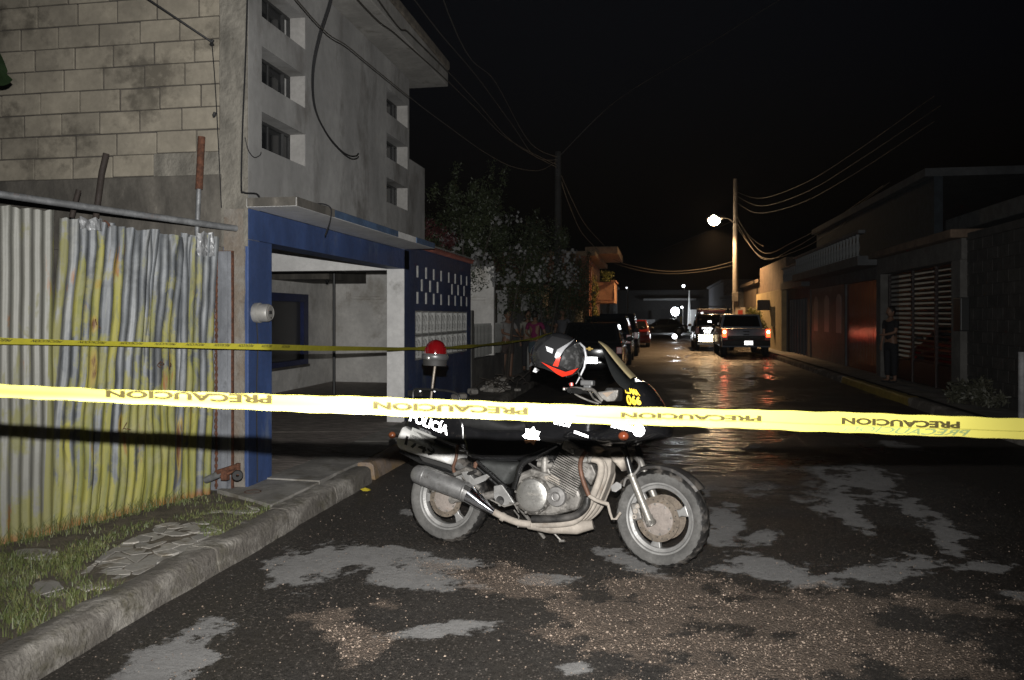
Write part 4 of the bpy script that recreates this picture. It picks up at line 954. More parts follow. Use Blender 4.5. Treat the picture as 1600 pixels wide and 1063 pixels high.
span(TP+Vector((0, 0, .1)), [onx(830, 225, X0+.3), onx(775, 130, X0+.3), onx(700, 20, X0+.3), Vector((X0+.3, 4, 8))], .007, 'thin steep overhead wire dropping to the pole top from above')
span(TP+Vector((0, 0, .02)), [onx(838, 246, X0+.2), onx(800, 195, X0+.2), onx(745, 120, X0+.2), onx(690, 55, X0+.2), onx(640, -10, X0+.2)], .007, 'second thin overhead wire just right of the eave corner')
span(TP+Vector((0, .1, .1)), [P(960, 160, 24), P(1090, 80, 20), P(1215, 2, 17), P(1270, -30, 16)], .009, 'single faint wire crossing the dark sky to the upper right')
TP2 = Vector((lpx+.02, pt_.y+.16, pt_.z-.5))
span(TP2, [P(893, 330, 31), P(910, 365, 37), P(935, 392, 43)], .016, 'wire bundle dropping from the pole towards the orange house')
span(TP2+Vector((.03, 0, .1)), [P(895, 315, 31), P(915, 352, 37), P(945, 385, 43)], .012, 'upper companion wire dropping towards the orange house')

# ---- orange house with balcony
m_or = mat('orange_render', (.42, .24, .15), .85, var=.15, scale=2, bmp=.3); m_or2 = mat('salmon_render', (.36, .18, .12), .85, var=.15, scale=2)
OH = thing('orange_house', (FX, 41, PZ), 'orange two-storey house with box balcony lit by the street lamp', 'house')
mb = MB(); wall_holes(mb, FX, 'x', 41, 52, PZ-.05, 4.7, .2, [(42.0, 43.2, .2, 2.1), (45.5, 48.5, .2, 2.2), (44, 46, 2.7, 4.3)]); mb.build('front_wall', m_or, OH)
mb = MB(); mb.box(FX-6, FX-.001, 40.85, 41.0, PZ-.05, 4.7); mb.build('side_wall', m_or2, OH)
mb = MB(); mb.box(FX-.1, -2.1, 44.2, 47.6, 2.35, 2.5); mb.box(-2.2, -2.1, 44.2, 47.6, 2.5, 3.5); mb.box(FX+.01, -2.2, 44.2, 44.3, 2.5, 3.5); mb.box(FX+.01, -2.2, 47.5, 47.6, 2.5, 3.5); mb.build('balcony', m_or, OH, bevel=.02)
mb = MB(); mb.box(-2.28, -2.02, 44.1, 47.7, 3.502, 3.6); mb.build('balcony_rail', m_or2, OH)
mb = MB(); mb.box(FX-6, -2.9, 40.8, 52, 4.7, 4.95); mb.box(FX-.2, -1.85, 43, 50, 4.951, 5.35); mb.build('roof_slab', mat('roof_cream', (.4, .3, .2), .8), OH, bevel=.03)
mb = MB(); mb.box(FX+.01, FX+.2, 40.9, 41.12, PZ, 4.69); mb.box(FX+.01, FX+.12, 43.3, 43.42, PZ, 4.69); mb.build('pilaster', m_or2, OH)
mb = MB(); mb.box(FX-.5, FX-.25, 41.3, 51, .1, 4.6); mb.build('room_void', m_dark, OH)
for a, b, z0, z1 in ((45.5, 48.5, .2, 2.2), (44, 46, 2.7, 4.3), (42.0, 43.2, .2, 2.1)):
    mb = MB(); t = .07; mb.box(FX-.12, FX-.06, a, a+t, z0, z1); mb.box(FX-.12, FX-.06, b-t, b, z0, z1); mb.box(FX-.12, FX-.06, a+t, b-t, z1-t, z1); mb.box(FX-.12, FX-.06, (a+b)/2-.03, (a+b)/2+.03, z0, z1-t); mb.build('window_frame', m_white, OH)
t = thing('climbing_plant', (FX+.3, 43.9, PZ), 'yellow-green climbing plant growing up the orange house below the balcony', 'plant')
crown('foliage', (FX+.35, 43.7, 1.2), (.4, .55, 1.0), 2200, .06, m_lf2, t, 14, 31); crown('foliage', (FX+.2, 43.8, 3.0), (.25, .35, 1.0), 1200, .05, m_lf2, t, 10, 32); crown('foliage', (-2.5, 44.6, 3.75), (.5, .5, .4), 900, .05, m_lf2, t, 8, 33)
mb = MB(); mb.tube([(FX+.1, 43.8, PZ), (FX+.15, 43.8, 3.4)], .03, 5); mb.build('stem', m_bark, t)
# houses beyond on the left
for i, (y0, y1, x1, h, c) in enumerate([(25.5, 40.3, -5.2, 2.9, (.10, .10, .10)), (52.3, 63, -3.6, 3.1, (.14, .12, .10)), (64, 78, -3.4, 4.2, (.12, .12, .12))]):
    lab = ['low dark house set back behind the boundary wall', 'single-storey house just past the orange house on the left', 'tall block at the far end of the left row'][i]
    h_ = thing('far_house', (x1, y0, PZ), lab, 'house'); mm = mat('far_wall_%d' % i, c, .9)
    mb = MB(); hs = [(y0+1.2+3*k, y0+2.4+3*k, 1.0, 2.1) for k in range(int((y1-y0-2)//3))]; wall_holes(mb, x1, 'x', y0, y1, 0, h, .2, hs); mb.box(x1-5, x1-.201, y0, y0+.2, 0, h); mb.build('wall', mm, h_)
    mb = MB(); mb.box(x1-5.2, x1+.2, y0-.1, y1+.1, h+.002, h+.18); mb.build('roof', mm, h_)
    for hq in hs: q = MB(); q.box(x1-.15, x1-.13, hq[0], hq[1], hq[2], hq[3]); q.build('window', m_glass, h_)

# ================================================================== RIGHT SIDE
BX = 5.5
m_bk2 = mat('dark_block', (.055, .052, .048), .93, var=.25, scale=4, bmp=.6, rnd=.25)
RW = thing('block_boundary_wall', (BX, 3, PZ), 'dark bare block wall at the right edge of the photo', 'wall')
mb = MB(); mb.box(BX+.012, BX+.2, 1, 15.95, 0, 2.95); mb.build('mortar_bed', mat('right_mortar', (.05, .045, .04), .95), RW)
q = MB(); q.box(-.006, .03, -.194, .194, -.094, .094); bb = q.mesh('block', m_bk2, bevel=.004, seg=1)
for r in range(14):
    y = 15.72-(.2 if r % 2 else 0)
    while y > 10.9 and r*22 < 999: link('block', bb, RW, (0, y-.2-3, .1+r*.2)); y -= .4
mb = MB(); mb.box(BX-.02, BX+.24, 1, 15.95, 2.952, 3.08); mb.build('coping', m_bk2, RW)
# gate bay
GH = thing('gated_house', (BX, 16, PZ), 'house with a slatted dark gate between two grey concrete columns', 'house')
m_rc = mat('right_column', (.13, .125, .115), .9, var=.25, scale=2.5, bmp=.4, c3=(.1, .09, .08), c3s=3)
yg0, yg1 = WX(1497, 500, BX).y, WX(1384, 500, BX).y
for nm, a, b in (('column', yg0-.45, yg0), ('column', yg1, yg1+.38)): mb = MB(); mb.box(BX-.12, BX+.3, a, b, 0, 2.62); mb.build(nm, m_rc, GH, bevel=.012)
mb = MB(); mb.box(BX-.1, BX+.28, yg0-.45, yg1+.38, 2.622, 3.0); mb.build('gate_beam', m_rc, GH, bevel=.01)
mb = MB(); mb.box(BX-.3, BX+.35, yg0-.5, yg1+.42, 3.002, 3.16); mb.build('roof_lip', mat('rust_concrete', (.16, .11, .075), .9, scale=3), GH, bevel=.02)
mb = MB(); mb.box(BX+.305, BX+4.2, yg1+.42, yg1+.6, 0, 3.0); mb.build('yard_wall', mat('yard_wall', (.36, .33, .27), .8, scale=1.5), GH)
mb = MB(); mb.box(BX+.3, BX+2.9, yg0-.5, yg0-.3, 0, 3); mb.box(BX+.36, BX+3.4, yg0-.5, yg1+.4, 3.0, 3.1); mb.build('yard_side', m_rc, GH)
mb = MB(); mb.box(BX+1.5, BX+9, 10, 21, 3.6, 3.95); mb.build('upper_roof', mat('roof_pale', (.12, .125, .125), .8), GH, bevel=.03)
mb = MB(); mb.box(BX+1.9, BX+8.5, 10.5, 20.8, 3.1, 3.598); mb.build('upper_wall', m_rc, GH)
gt = thing('slatted_gate', (BX+.06, yg0, PZ), 'wide dark red metal gate of horizontal slats with a car behind it', 'gate')
m_gate = mat('gate_maroon', (.018, .008, .007), .45, bmp=.1)
yy = [yg0+.03, yg0+(yg1-yg0)*.30, yg0+(yg1-yg0)*.62, yg1-.03]
for y in yy: mb = MB(); mb.box(BX+.05, BX+.11, y-.03, y+.03, PZ+.02, 2.6); mb.build('upright', m_gate, gt)
q = MB(); q.box(-.008, .008, 0, yg1-yg0-.1, 0, .048); slm = q.mesh('slat', m_gate)
for k in range(19): link('slat', slm, gt, (.04, .05, .50+k*.106))
mb = MB(); mb.box(BX+.075, BX+.09, yg0+.05, yg1-.05, PZ+.03, .64); mb.build('kick_panel', m_gate, gt)
# garage and balustrade house
ya, yb = WX(1381, 500, BX).y, WX(1318, 500, BX).y; yc = WX(1263, 500, BX).y; yd = WX(1229, 500, BX).y
BH = thing('balustrade_house', (BX, ya, PZ), 'dark house with orange garage door below a long balustraded balcony', 'house')
m_bh = mat('house_grey', (.10, .104, .108), .88, var=.2, scale=2)
gyA = yg1+.385
mb = MB(); wall_holes(mb, BX+.05, 'x', gyA, yd, 0, 2.86, -.2, [(gyA+.02, yb, 0, 2.55), (yb+.12, yc-.1, 0, 2.58), (yc+.5, yd-.5, 0, 2.3)]); mb.build('front_wall', m_bh, BH)
m_gar, n_, b_s = nodes('garage_orange'); b_s.inputs['Base Color'].default_value = (.14, .032, .014, 1); b_s.inputs['Roughness'].default_value = .15; b_s.inputs['Metallic'].default_value = .25
tcq = N(n_, 'ShaderNodeTexCoord').outputs['Object']; bump(n_, b_s, tnoise(n_, mapping(n_, tcq, (1, 7, .6)), 4, 3), .35, .006)
mb = MB(); y = gyA+.03; pts = []
while y < yb-.02: pts += [(BX+.10, y), (BX+.10, y+.11), (BX+.115, y+.125), (BX+.115, y+.14)]; y += .155
for (x, y) in pts: mb.v += [Vector((x, y, PZ)), Vector((x, y, 2.54))]
for i in range(len(pts)-1): mb.f.append((2*i, 2*i+2, 2*i+3, 2*i+1))
mb.build('garage_door', m_gar, BH)
m_gd = mat('grey_door', (.11, .12, .125), .6, var=.15, scale=3)
n3 = 3; wdd = (yc-.1-yb-.12)/n3
for k in range(n3):
    y0 = yb+.12+k*wdd; mb = MB(); wall_holes(mb, BX+.08, 'x', y0+.01, y0+wdd-.01, PZ, 2.57, -.05, [(y0+wdd*.3, y0+wdd*.7, 1.1, 2.2)]); lf = mb.build('door_leaf', m_gd, BH)
    q = MB(); arc = [(y0+wdd*.3, 1.1), (y0+wdd*.7, 1.1), (y0+wdd*.7, 2.05)] + [(y0+wdd*.5+wdd*.2*math.cos(a), 2.05+.25*math.sin(a)) for a in np.linspace(.3, math.pi-.3, 7)] + [(y0+wdd*.3, 2.05)]
    q.prism(arc, lambda a, b: (BX+.075, a, b), lambda a, b: (BX+.10, a, b)); q.build('arched_pane', flat('frosted_pane', (.30, .32, .33), .5), lf)
for k in range(7): mb = MB(); yk = yc+.55+k*(yd-1.1-yc)/6; mb.tube([(BX+.06, yk, PZ), (BX+.06, yk, 2.28)], .03, 6); mb.build('door_bar', m_gd, BH)
mb = MB(); mb.box(BX-.55, BX+.35, gyA, yc, 2.862, 3.1); mb.box(BX-.25, BX+.35, yc+.002, yd, 2.7, 3.0); mb.build('balcony_slab', m_bh, BH, bevel=.01)
def baluster(h):
    q = MB(); q.lathe([(.05, 0), (.05, .04), (.03, .06), (.055, .2*h/.5), (.05, .28*h/.5), (.028, .36*h/.5), (.035, h-.06), (.05, h-.04), (.05, h)], (0, 0, 0), (0, 0, 1), 10); return q.mesh('baluster', m_blw, smooth=True)
m_blw = mat('baluster_white', (.24, .25, .25), .8)
b5 = baluster(.55); y = gyA+.4
while y < yc-.1: link('baluster', b5, BH, (-.45, y-ya, 3.101-PZ)); y += .36
mb = MB(); mb.box(BX-.53, BX-.37, gyA, yc, 3.652, 3.73); mb.build('handrail', m_bh, BH)
y = yc+.25
while y < yd-.1: link('baluster', b5, BH, (-.15, y-ya, 3.001-PZ)); y += .42
mb = MB(); mb.box(BX-.23, BX-.07, yc, yd, 3.552, 3.62); mb.build('handrail', m_bh, BH)
mb = MB(); mb.box(BX+1.2, BX+1.4, gyA, yd, 3.1, 5.0); mb.build('upper_wall', mat('dark_blue_wall', (.03, .04, .05), .85), BH)
mb = MB(); mb.box(BX+1.0, BX+6, gyA, yd, 5.002, 5.2); mb.build('roof', m_bh, BH)
# lit cream wall
LH = thing('cream_house', (BX, yd, PZ), 'cream and yellow wall with a barred slit window, lit by the street lamp', 'house')
ye2 = WX(1188, 500, BX).y
m_cr = mat('cream_wall', (.45, .36, .20), .85, var=.18, scale=1.3, c3=(.40, .34, .12), c3s=2, bmp=.4)
wwa, wwb = WX(1219, 500, BX).y, WX(1212, 500, BX).y
mb = MB(); wall_holes(mb, BX, 'x', yd+.02, ye2, 0, 2.75, .2, [(wwa, wwb, 1.15, 2.05)])
mb.build('front_wall', m_cr, LH)
mb = MB(); mb.box(BX-.001, BX+6, yd+.0, yd+.02, 0, 2.7); mb.build('side_wall', m_bh, LH)
mb = MB(); mb.box(BX-.012, BX-.002, yd+2.6, ye2, 2.25, 2.55); mb.build('painted_band', mat('yellow_band', (.5, .42, .05), .7), LH)
mb = MB(); mb.box(BX+.1, BX+.12, wwa, wwb, 1.15, 2.05); mb.build('window', m_dark, LH)
for k in range(4): yk = wwa+(k+.5)*(wwb-wwa)/4; mb = MB(); mb.tube([(BX+.03, yk, 1.15), (BX+.03, yk, 2.05)], .015, 5); mb.build('window_bar', m_steelf, LH)
mb = MB(); mb.box(BX-.02, BX+5, yd+.03, ye2, 2.752, 4.1); mb.build('upper_storey', mat('brown_upper', (.14, .10, .07), .9, scale=2), LH)
c = WX(1199, 477, BX-.3); sg = thing('hanging_sign', (BX-.3, c.y, c.z), 'small black blank sign box projecting from the cream wall', 'sign')
mb = MB(); mb.box(BX-.75, BX-.1, c.y-.06, c.y+.06, c.z-.24, c.z+.24); mb.build('sign_box', m_steelf, sg, bevel=.01); mb = MB(); mb.tube([(BX-.1, c.y, c.z+.1), (BX, c.y, c.z+.1)], .02, 6); mb.build('bracket', m_steelf, sg)
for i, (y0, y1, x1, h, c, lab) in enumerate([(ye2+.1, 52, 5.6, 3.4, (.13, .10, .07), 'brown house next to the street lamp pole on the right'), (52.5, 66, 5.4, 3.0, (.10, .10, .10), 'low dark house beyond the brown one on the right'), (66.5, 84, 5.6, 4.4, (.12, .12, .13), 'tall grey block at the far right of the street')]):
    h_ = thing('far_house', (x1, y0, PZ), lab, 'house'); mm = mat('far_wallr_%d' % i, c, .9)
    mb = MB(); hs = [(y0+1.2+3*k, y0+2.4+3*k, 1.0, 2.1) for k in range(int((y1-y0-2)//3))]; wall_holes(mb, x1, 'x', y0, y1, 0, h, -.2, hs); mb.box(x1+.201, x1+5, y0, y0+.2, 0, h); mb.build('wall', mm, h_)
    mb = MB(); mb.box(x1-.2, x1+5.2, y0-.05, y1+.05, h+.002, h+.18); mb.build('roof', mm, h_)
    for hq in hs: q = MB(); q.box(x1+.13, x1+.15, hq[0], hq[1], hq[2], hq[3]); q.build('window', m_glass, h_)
t = thing('hedge_bush', (4.9, 41, PZ), 'dark green bush on the right pavement behind the white pickup', 'shrub'); crown('foliage', (4.95, 41, 1.35), (.5, 2.2, .75), 4000, .05, m_lf2, t, 22, 41)
mb = MB(); mb.tube([(4.95, 41, PZ), (4.95, 41, 1.2)], .05, 6); mb.build('stem', m_bark, t)
# small things on the near right pavement
t = thing('weed_clump', (5.25, 14.3, PZ), 'pale straggling weeds at the foot of the dark block wall', 'plant'); crown('foliage', (5.2, 14.2, .35), (.35, .8, .28), 1500, .04, leafmat('pale_weed', (.06, .06, .04), (.11, .11, .08)), t, 14, 51)
c = G(1597, 655, PZ); mb = MB(); mb.tube([(c.x, c.y, PZ-.02), (c.x, c.y, 1.1)], .05, 10); tag(mb.build('bollard', mat('white_post', (.4, .4, .4), .7), smooth=True), 'short white post at the right edge beside the dark block wall', 'bollard')
mb = MB(); c = WX(1508, 487, BX-.02); mb.box(BX-.16, BX-.003, c.y-.18, c.y+.18, c.z-.35, c.z+.25); tag(mb.build('meter_box', flat('box_black', (.02, .02, .02), .5), bevel=.02), 'black meter box on the wall just right of the slatted gate', 'meter box')

# ---- street lamp (right)
LX, LY = 4.35, 44.4
SLp = thing('street_lamp', (LX, LY, PZ), 'tall lit street lamp with warm bulb on a concrete pole', 'street lamp')
mb = MB(); mb.tube([(LX, LY, 0), (LX, LY, 9.0)], [.17, .10], 14); mb.build('pole', m_pole, SLp, smooth=True)
lp_ = P(1116, 344, 42.3)
mb = MB(); mb.tube(smoothline([(LX, LY, 6.55), (LX-.35, LY-.4, 6.8), (lp_.x+.35, lp_.y+.2, lp_.z+.16)]), .03, 8); mb.build('arm', m_pole, SLp, smooth=True)
mb = MB(); mb.ellip((lp_.x+.12, lp_.y, lp_.z+.13), (.45, .22, .12), 16, 8); mb.build('lamp_head', m_pole, SLp, smooth=True)
mb = MB(); mb.ellip((lp_.x, lp_.y, lp_.z-.02), (.31, .30, .27), 20, 12); mb.build('lamp_glass', glow('sodium_glow', (1.0, .72, .42), 85), SLp, smooth=True)
ld = bpy.data.lights.new('street_lamp_light', 'SPOT'); ld.spot_size = R(150); ld.spot_blend = .35; lo = bpy.data.objects.new('street_lamp_light', ld); col.objects.link(lo); lo.location = lp_-Vector((0, 0, .45)); ld.energy = 3200; ld.color = (1, .60, .28); ld.shadow_soft_size = .2
mb = MB(); mb.box(LX-.18, LX+.12, LY-.28, LY-.16, 2.4, 2.9); mb.build('junction_box', m_pole, SLp, bevel=.01)
mb = MB(); mb.box(LX-.02, LX+.5, LY-.215, LY-.2, 1.5, 2.1); mb.build('notice_board', mat('notice_white', (.5, .45, .4), .7), SLp)
mb = MB(); mb.box(LX+.12, LX+.36, LY-.222, LY-.217, 1.65, 1.95); mb.build('red_patch', flat('notice_red', (.4, .05, .03), .6), SLp)
TL = Vector((LX, LY-.12, 8.2))
for i, (dz, pts) in enumerate([(-1.15, [(1190, 394, 40), (1240, 378, 36), (1300, 345, 30), (1380, 290, 24)]), (-1.45, [(1190, 404, 40), (1240, 388, 36), (1300, 350, 30), (1390, 285, 24)]), (-1.7, [(1190, 402, 40), (1245, 392, 35), (1310, 355, 29), (1400, 290, 23)]),
        (.1, [(1190, 310, 40), (1260, 285, 35), (1340, 235, 29), (1460, 150, 22)]), (-.1, [(1190, 322, 40), (1260, 300, 35), (1340, 252, 29), (1470, 165, 22)]), (-.45, [(1185, 333, 40), (1250, 318, 35), (1330, 275, 29), (1460, 190, 22)])]):
    span(TL+Vector((0, 0, dz)), [P(*q) for q in pts], .013, ['upper of the three lit wires dropping right from the lamp pole', 'middle of the three lit wires dropping right from the lamp pole', 'lowest of the three lit wires dropping right from the lamp pole', 'topmost faint wire fanning right from the lamp pole', 'second faint wire fanning right from the lamp pole', 'third faint wire fanning right from the lamp pole'][i])
span(P(1153, 345, 44), [P(1170, 368, 43), P(1184, 380, 42), P(1193, 385, 41)], .012, 'short service wire curving down right from the lamp arm to the cream house')
span(P(1148, 408, 44), [P(1100, 420, 44), P(1040, 424, 44), P(985, 415, 44), P(958, 405, 44)], .013, 'wire hanging across the street from the lamp pole to the orange house')
span(P(1148, 414, 44), [P(1100, 424, 44), P(1045, 428, 44), P(1000, 423, 44), P(960, 412, 44)], .010, 'lower wire hanging across the street to the orange house')
span(P(1146, 345, 44), [P(1120, 356, 46), P(1080, 372, 50), P(1030, 392, 56)], .010, 'faint wire leading down left from the lamp along the street')

# ---- far end of the street
EB = thing('end_building', (2, 88, 0), 'dim building with a pale awning closing the far end of the street', 'building')
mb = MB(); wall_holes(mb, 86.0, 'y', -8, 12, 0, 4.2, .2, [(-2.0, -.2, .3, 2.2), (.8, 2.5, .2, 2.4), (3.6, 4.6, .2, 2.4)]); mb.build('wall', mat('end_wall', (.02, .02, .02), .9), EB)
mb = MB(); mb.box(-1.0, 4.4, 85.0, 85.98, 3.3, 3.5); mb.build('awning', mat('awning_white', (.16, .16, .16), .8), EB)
mb = MB(); mb.box(-8.2, 12.2, 85.8, 90, 4.202, 4.4); mb.build('roof', m_dark, EB)
mb = MB(); mb.box(-8, 12, 86.5, 86.6, 0, 4); mb.build('room_void', m_dark, EB)
mb = MB(); mb.box(-4.5, .2, 84.2, 84.4, 0, 1.3); tag(mb.build('low_wall', mat('dim_wall', (.2, .2, .2), .9)), 'low pale wall at the far end of the street left of the floodlight', 'wall')
def farlight(px, py, Z, r, s, c, e, label, post=True, px2=None):
    p = P(px, py, Z); t = thing('distant_light', (p.x, p.y, 0), label, 'lamp')
    mb = MB(); mb.tube([(p.x+.1, p.y+.12, 0), (p.x+.1, p.y+.12, p.z+.1), (p.x, p.y+.05, p.z+.15)], .05, 8); mb.build('post', m_pole, t)
    mb = MB(); mb.ellip(p, (r, r, r), 14, 8); mb.build('bulb', glow('glow_%s' % label[:8], c, s), t, smooth=True)
    if e: ld = bpy.data.lights.new('distant_lamp_light', 'POINT'); lo = bpy.data.objects.new('distant_lamp_light', ld); col.objects.link(lo); lo.location = p-Vector((0, r+.15, 0)); ld.energy = e; ld.color = c; ld.shadow_soft_size = r
farlight(1055, 487, 80, .42, 40, (.88, .94, 1.0), 22, 'dazzling white floodlight on a short post at the far end of the street')
farlight(1065.5, 480.5, 82, .10, 20, (.95, .97, 1.0), 0, 'small white lamp just right of the dazzling floodlight')
farlight(1068, 447, 95, .16, 14, (.9, .95, 1.0), 0, 'topmost small white lamp beyond the floodlight')
farlight(1059, 464, 95, .12, 8, (.9, .95, 1.0), 0, 'faint white lamp between the floodlight and the topmost one')
farlight(979, 450, 70, .05, 8, (.9, .95, 1.0), 0, 'pinpoint white lamp above the parked cars at left', True)
farlight(1054, 526, 50.5, .15, 12, (.92, .96, 1.0), 0, 'low white marker lamp near the road surface beneath the floodlight')  # glowing ball added in place of the floodlight's reflection on the wet road
p = P(1077, 505, 82); t = thing('white_flag_pole', (p.x, p.y, 0), 'pale tapering pole standing right of the floodlight', 'pole'); mb = MB(); mb.tube([(p.x, p.y, 0), (p.x, p.y, 4.3)], [.22, .05], 8); mb.build('pole', m_white, t)
p = P(1064, 510, 78); mb = MB(); mb.tube([(p.x, p.y, 0), (p.x, p.y, 1.6)], .09, 8); tag(mb.build('yellow_post', mat('yellow_post', (.5, .35, .08), .6)), 'short ochre post under the floodlight', 'post')
p = P(1084, 505, 80); mb = MB(); mb.box(p.x-.3, p.x+.3, p.y, p.y+.3, .6, 2.3); tag(mb.build('roadside_banner', m_white, bevel=.02), 'pale banner panel between the floodlight and the police truck', 'banner')
# ================================================================== VEHICLES
m_tyre = flat('car_tyre', (.02, .02, .02), .85); m_rim = flat('car_rim', (.3, .3, .3), .35, .7); m_cglass = flat('car_glass', (.008, .009, .01), .06)
m_plast = flat('black_plastic', (.02, .02, .021), .6)
m_tail = glow('tail_lit', (1.0, .05, .012), 9); m_core = glow('tail_core', (1.0, .45, .25), 26); m_tailoff = flat('tail_off', (.25, .015, .012), .2)
m_plate = retro('plate_sheeting', (1, 1, 1), .55, .24, (.7, .7, .7)); m_ptxt = flat('plate_ink', (.02, .03, .03), .6)
def arcpts(yc, r, z0):
    a0 = math.acos(min(1, (0-z0)/r)) if r else 0
    return [(yc + r*math.cos(math.pi-a), z0 + r*math.sin(math.pi-a)) for a in np.linspace(0, math.pi, 9)]
def vehicle(name, pos, paint, label, cat, kind='sedan', w=1.7, L=4.3, Hh=1.42, lit=False, group=None, rz=0, plate=True):
    t = thing(name, pos, label, cat, group, rz)
    wr = .32 if kind == 'sedan' else .38; cl = .24 if kind == 'sedan' else .38
    belt = {'sedan': .92, 'suv': 1.05, 'pickup': 1.12}[kind]; wy = (.75, L-.8)
    lo = [(0.02, cl+.05)] + [q for yc in wy for q in arcpts(yc, wr+.05, wr)][:0]
    out = [(.0, cl+.12), (.06, cl)]
    for yc in wy: out += [(yc-wr-.07, cl)] + [(yc+(wr+.06)*math.cos(a), max(cl, wr+(wr+.06)*math.sin(a))) for a in np.linspace(math.pi, 0, 9)] + [(yc+wr+.07, cl)]
    out += [(L-.1, cl), (L, cl+.2), (L-.05, belt-.25), (L-.7, belt-.1), (L-1.1 if kind != 'pickup' else L-1.3, belt)]
    out += {'sedan': [(.55, belt), (.1, belt-.01), (.0, belt-.1)], 'suv': [(.12, belt), (.02, belt-.2)], 'pickup': [(.04, belt), (0, belt-.1)]}[kind]
    ded = []
    for q in out:
        if not ded or (abs(q[0]-ded[-1][0]) + abs(q[1]-ded[-1][1])) > 1e-4: ded.append(q)
    mb = MB(); mb.prism(ded, lambda a, b: (-w/2, a, b), lambda a, b: (w/2, a, b))
    for v in mb.v:
        if v.z > belt-.25: v.x *= .97
    mb.build('body', paint, t, world=False, bevel=.045, smooth=True)
    g = {'sedan': [(.45, belt-.02), (.95, Hh), (2.3, Hh+.01), (3.05, belt-.02)], 'suv': [(.10, belt-.02), (.38, Hh), (2.8, Hh), (3.5, belt-.02)], 'pickup': [(1.75, belt-.02), (1.9, Hh), (3.1, Hh), (3.85, belt-.02)]}[kind]
    wt = w/2-.19; wb = w/2-.055
    mb = MB(); vs = []
    for (y, z) in g: ww = wb if z < Hh-.1 else wt; vs += [(-ww, y, z), (ww, y, z)]
    mb.add(vs, [(0, 1, 3, 2), (2, 3, 5, 4), (4, 5, 7, 6), (0, 2, 4, 6), (1, 7, 5, 3), (0, 6, 7, 1)]); mb.build('cabin', paint, t, world=False, bevel=.04, smooth=True)
    A, B_, C_, D_ = [Vector((0, *q)) for q in g]
    def ins(P0, P1, w0, w1, nm, off):
        u0 = P0.lerp(P1, .12); u1 = P0.lerp(P1, .88); a0 = w0+(w1-w0)*.12-.09; a1 = w0+(w1-w0)*.88-.09
        mb = MB(); mb.quad((-a0, u0.y+off[0], u0.z+off[1]), (a0, u0.y+off[0], u0.z+off[1]), (a1, u1.y+off[0], u1.z+off[1]), (-a1, u1.y+off[0], u1.z+off[1])); mb.build(nm, m_cglass, t, world=False)
    ins(A, B_, wb, wt, 'rear_window', (-.012, .006)); ins(D_, C_, wb, wt, 'windscreen', (.012, .006))
    for s in (-1, 1):
        for (f0, f1) in ((.08, .46), (.52, .92)):
            pts = []
            for (f, hz) in ((f0, .12), (f1, .12), (f1, .88), (f0, .88)):
                lo_y = A.y+(D_.y-A.y)*f; hi_y = B_.y+(C_.y-B_.y)*f; y = lo_y+(hi_y-lo_y)*hz; z = A.z+(Hh-A.z)*hz; x = wb+(wt-wb)*hz+.008; pts.append((s*x, y, z))
            mb = MB(); mb.quad(*pts); mb.build('side_window', m_cglass, t, world=False)
        for yc in wy:
            mb = MB(); mb.lathe([(.2, -.1), (wr-.03, -.105), (wr, -.08), (wr, .08), (wr-.03, .105), (.2, .1)], (s*(w/2-.12), yc, wr), (1, 0, 0), 26, closed=True); ty = mb.build('wheel', m_tyre, t, world=False, smooth=True)
            mb = MB(); mb.lathe([(0, s*.07), (.06, s*.08), (.19, s*.05), (.21, s*.09)], (s*(w/2-.12), yc, wr), (1, 0, 0), 18); mb.build('rim', m_rim, ty, world=False)
        mb = MB(); zt = belt-.16; hh = {'sedan': .10, 'suv': .16, 'pickup': .17}[kind]
        mb.box(s*(w/2-.09)-.075, s*(w/2-.09)+.075, -.022, .06, zt-hh, zt+hh*.8); tl = mb.build('tail_light', m_tail if lit else m_tailoff, t, world=False, bevel=.015)
        if lit:
            mb = MB(); mb.ellip((s*(w/2-.09), -.03, zt+.03), (.055, .02, .06), 12, 8); mb.build('bulb', m_core, tl, world=False)
            mb = MB(); mb.box(s*(w/2-.10)-.06, s*(w/2-.10)+.06, -.03, -.005, zt-.35, zt-.30); mb.build('lower_red_glow', glow('lower_glow_red', (1, .16, .03), 5), t, world=False)  # red strip given its own glow below the tail light
        mb = MB(); mb.ellip((s*(w/2+.1), g[3][0]-.35, belt+.05), (.10, .06, .07), 10, 6); mb.build('mirror', m_plast, t, world=False, smooth=True)
    mb = MB(); mb.box(-w/2+.02, w/2-.02, -.11, .02, cl+.06, cl+.30); mb.build('rear_bumper', m_plast if kind == 'pickup' else paint, t, world=False, bevel=.03, smooth=True)
    if plate:
        zc = {'sedan': .50, 'suv': .8, 'pickup': .56}[kind]; px_ = .05 if kind == 'sedan' else 0.0
        if kind == 'pickup': px_ = .08
        mb = MB(); mb.box(px_-.16, px_+.16, -.128, -.113, zc-.08, zc+.08); mb.build('licence_plate', m_plate, t, world=False)
    return t
SKB = [2]
c = P(921, 520, 20.3)
blk = flat('black_car_paint', (.018, .018, .02), .16, 0, .6); 
v = vehicle('parked_sedan', (c.x, c.y, 0), blk, 'black sedan with bright white plate parked nearest at the left kerb', 'car', 'sedan', 1.68, 4.3, 1.44)
mb = MB(); mb.add([(-.09, -.012, .80), (-.03, -.012, .80), (-.03, -.012, .83), (.03, -.012, .83), (.03, -.012, .80), (.09, -.012, .80), (.09, -.012, .77), (.03, -.012, .77), (.03, -.012, .74), (-.03, -.012, .74), (-.03, -.012, .77), (-.09, -.012, .77)], [tuple(range(12))]); mb.build('bow_tie_badge', flat('gold_badge', (.5, .35, .1), .3, .8), v, world=False)
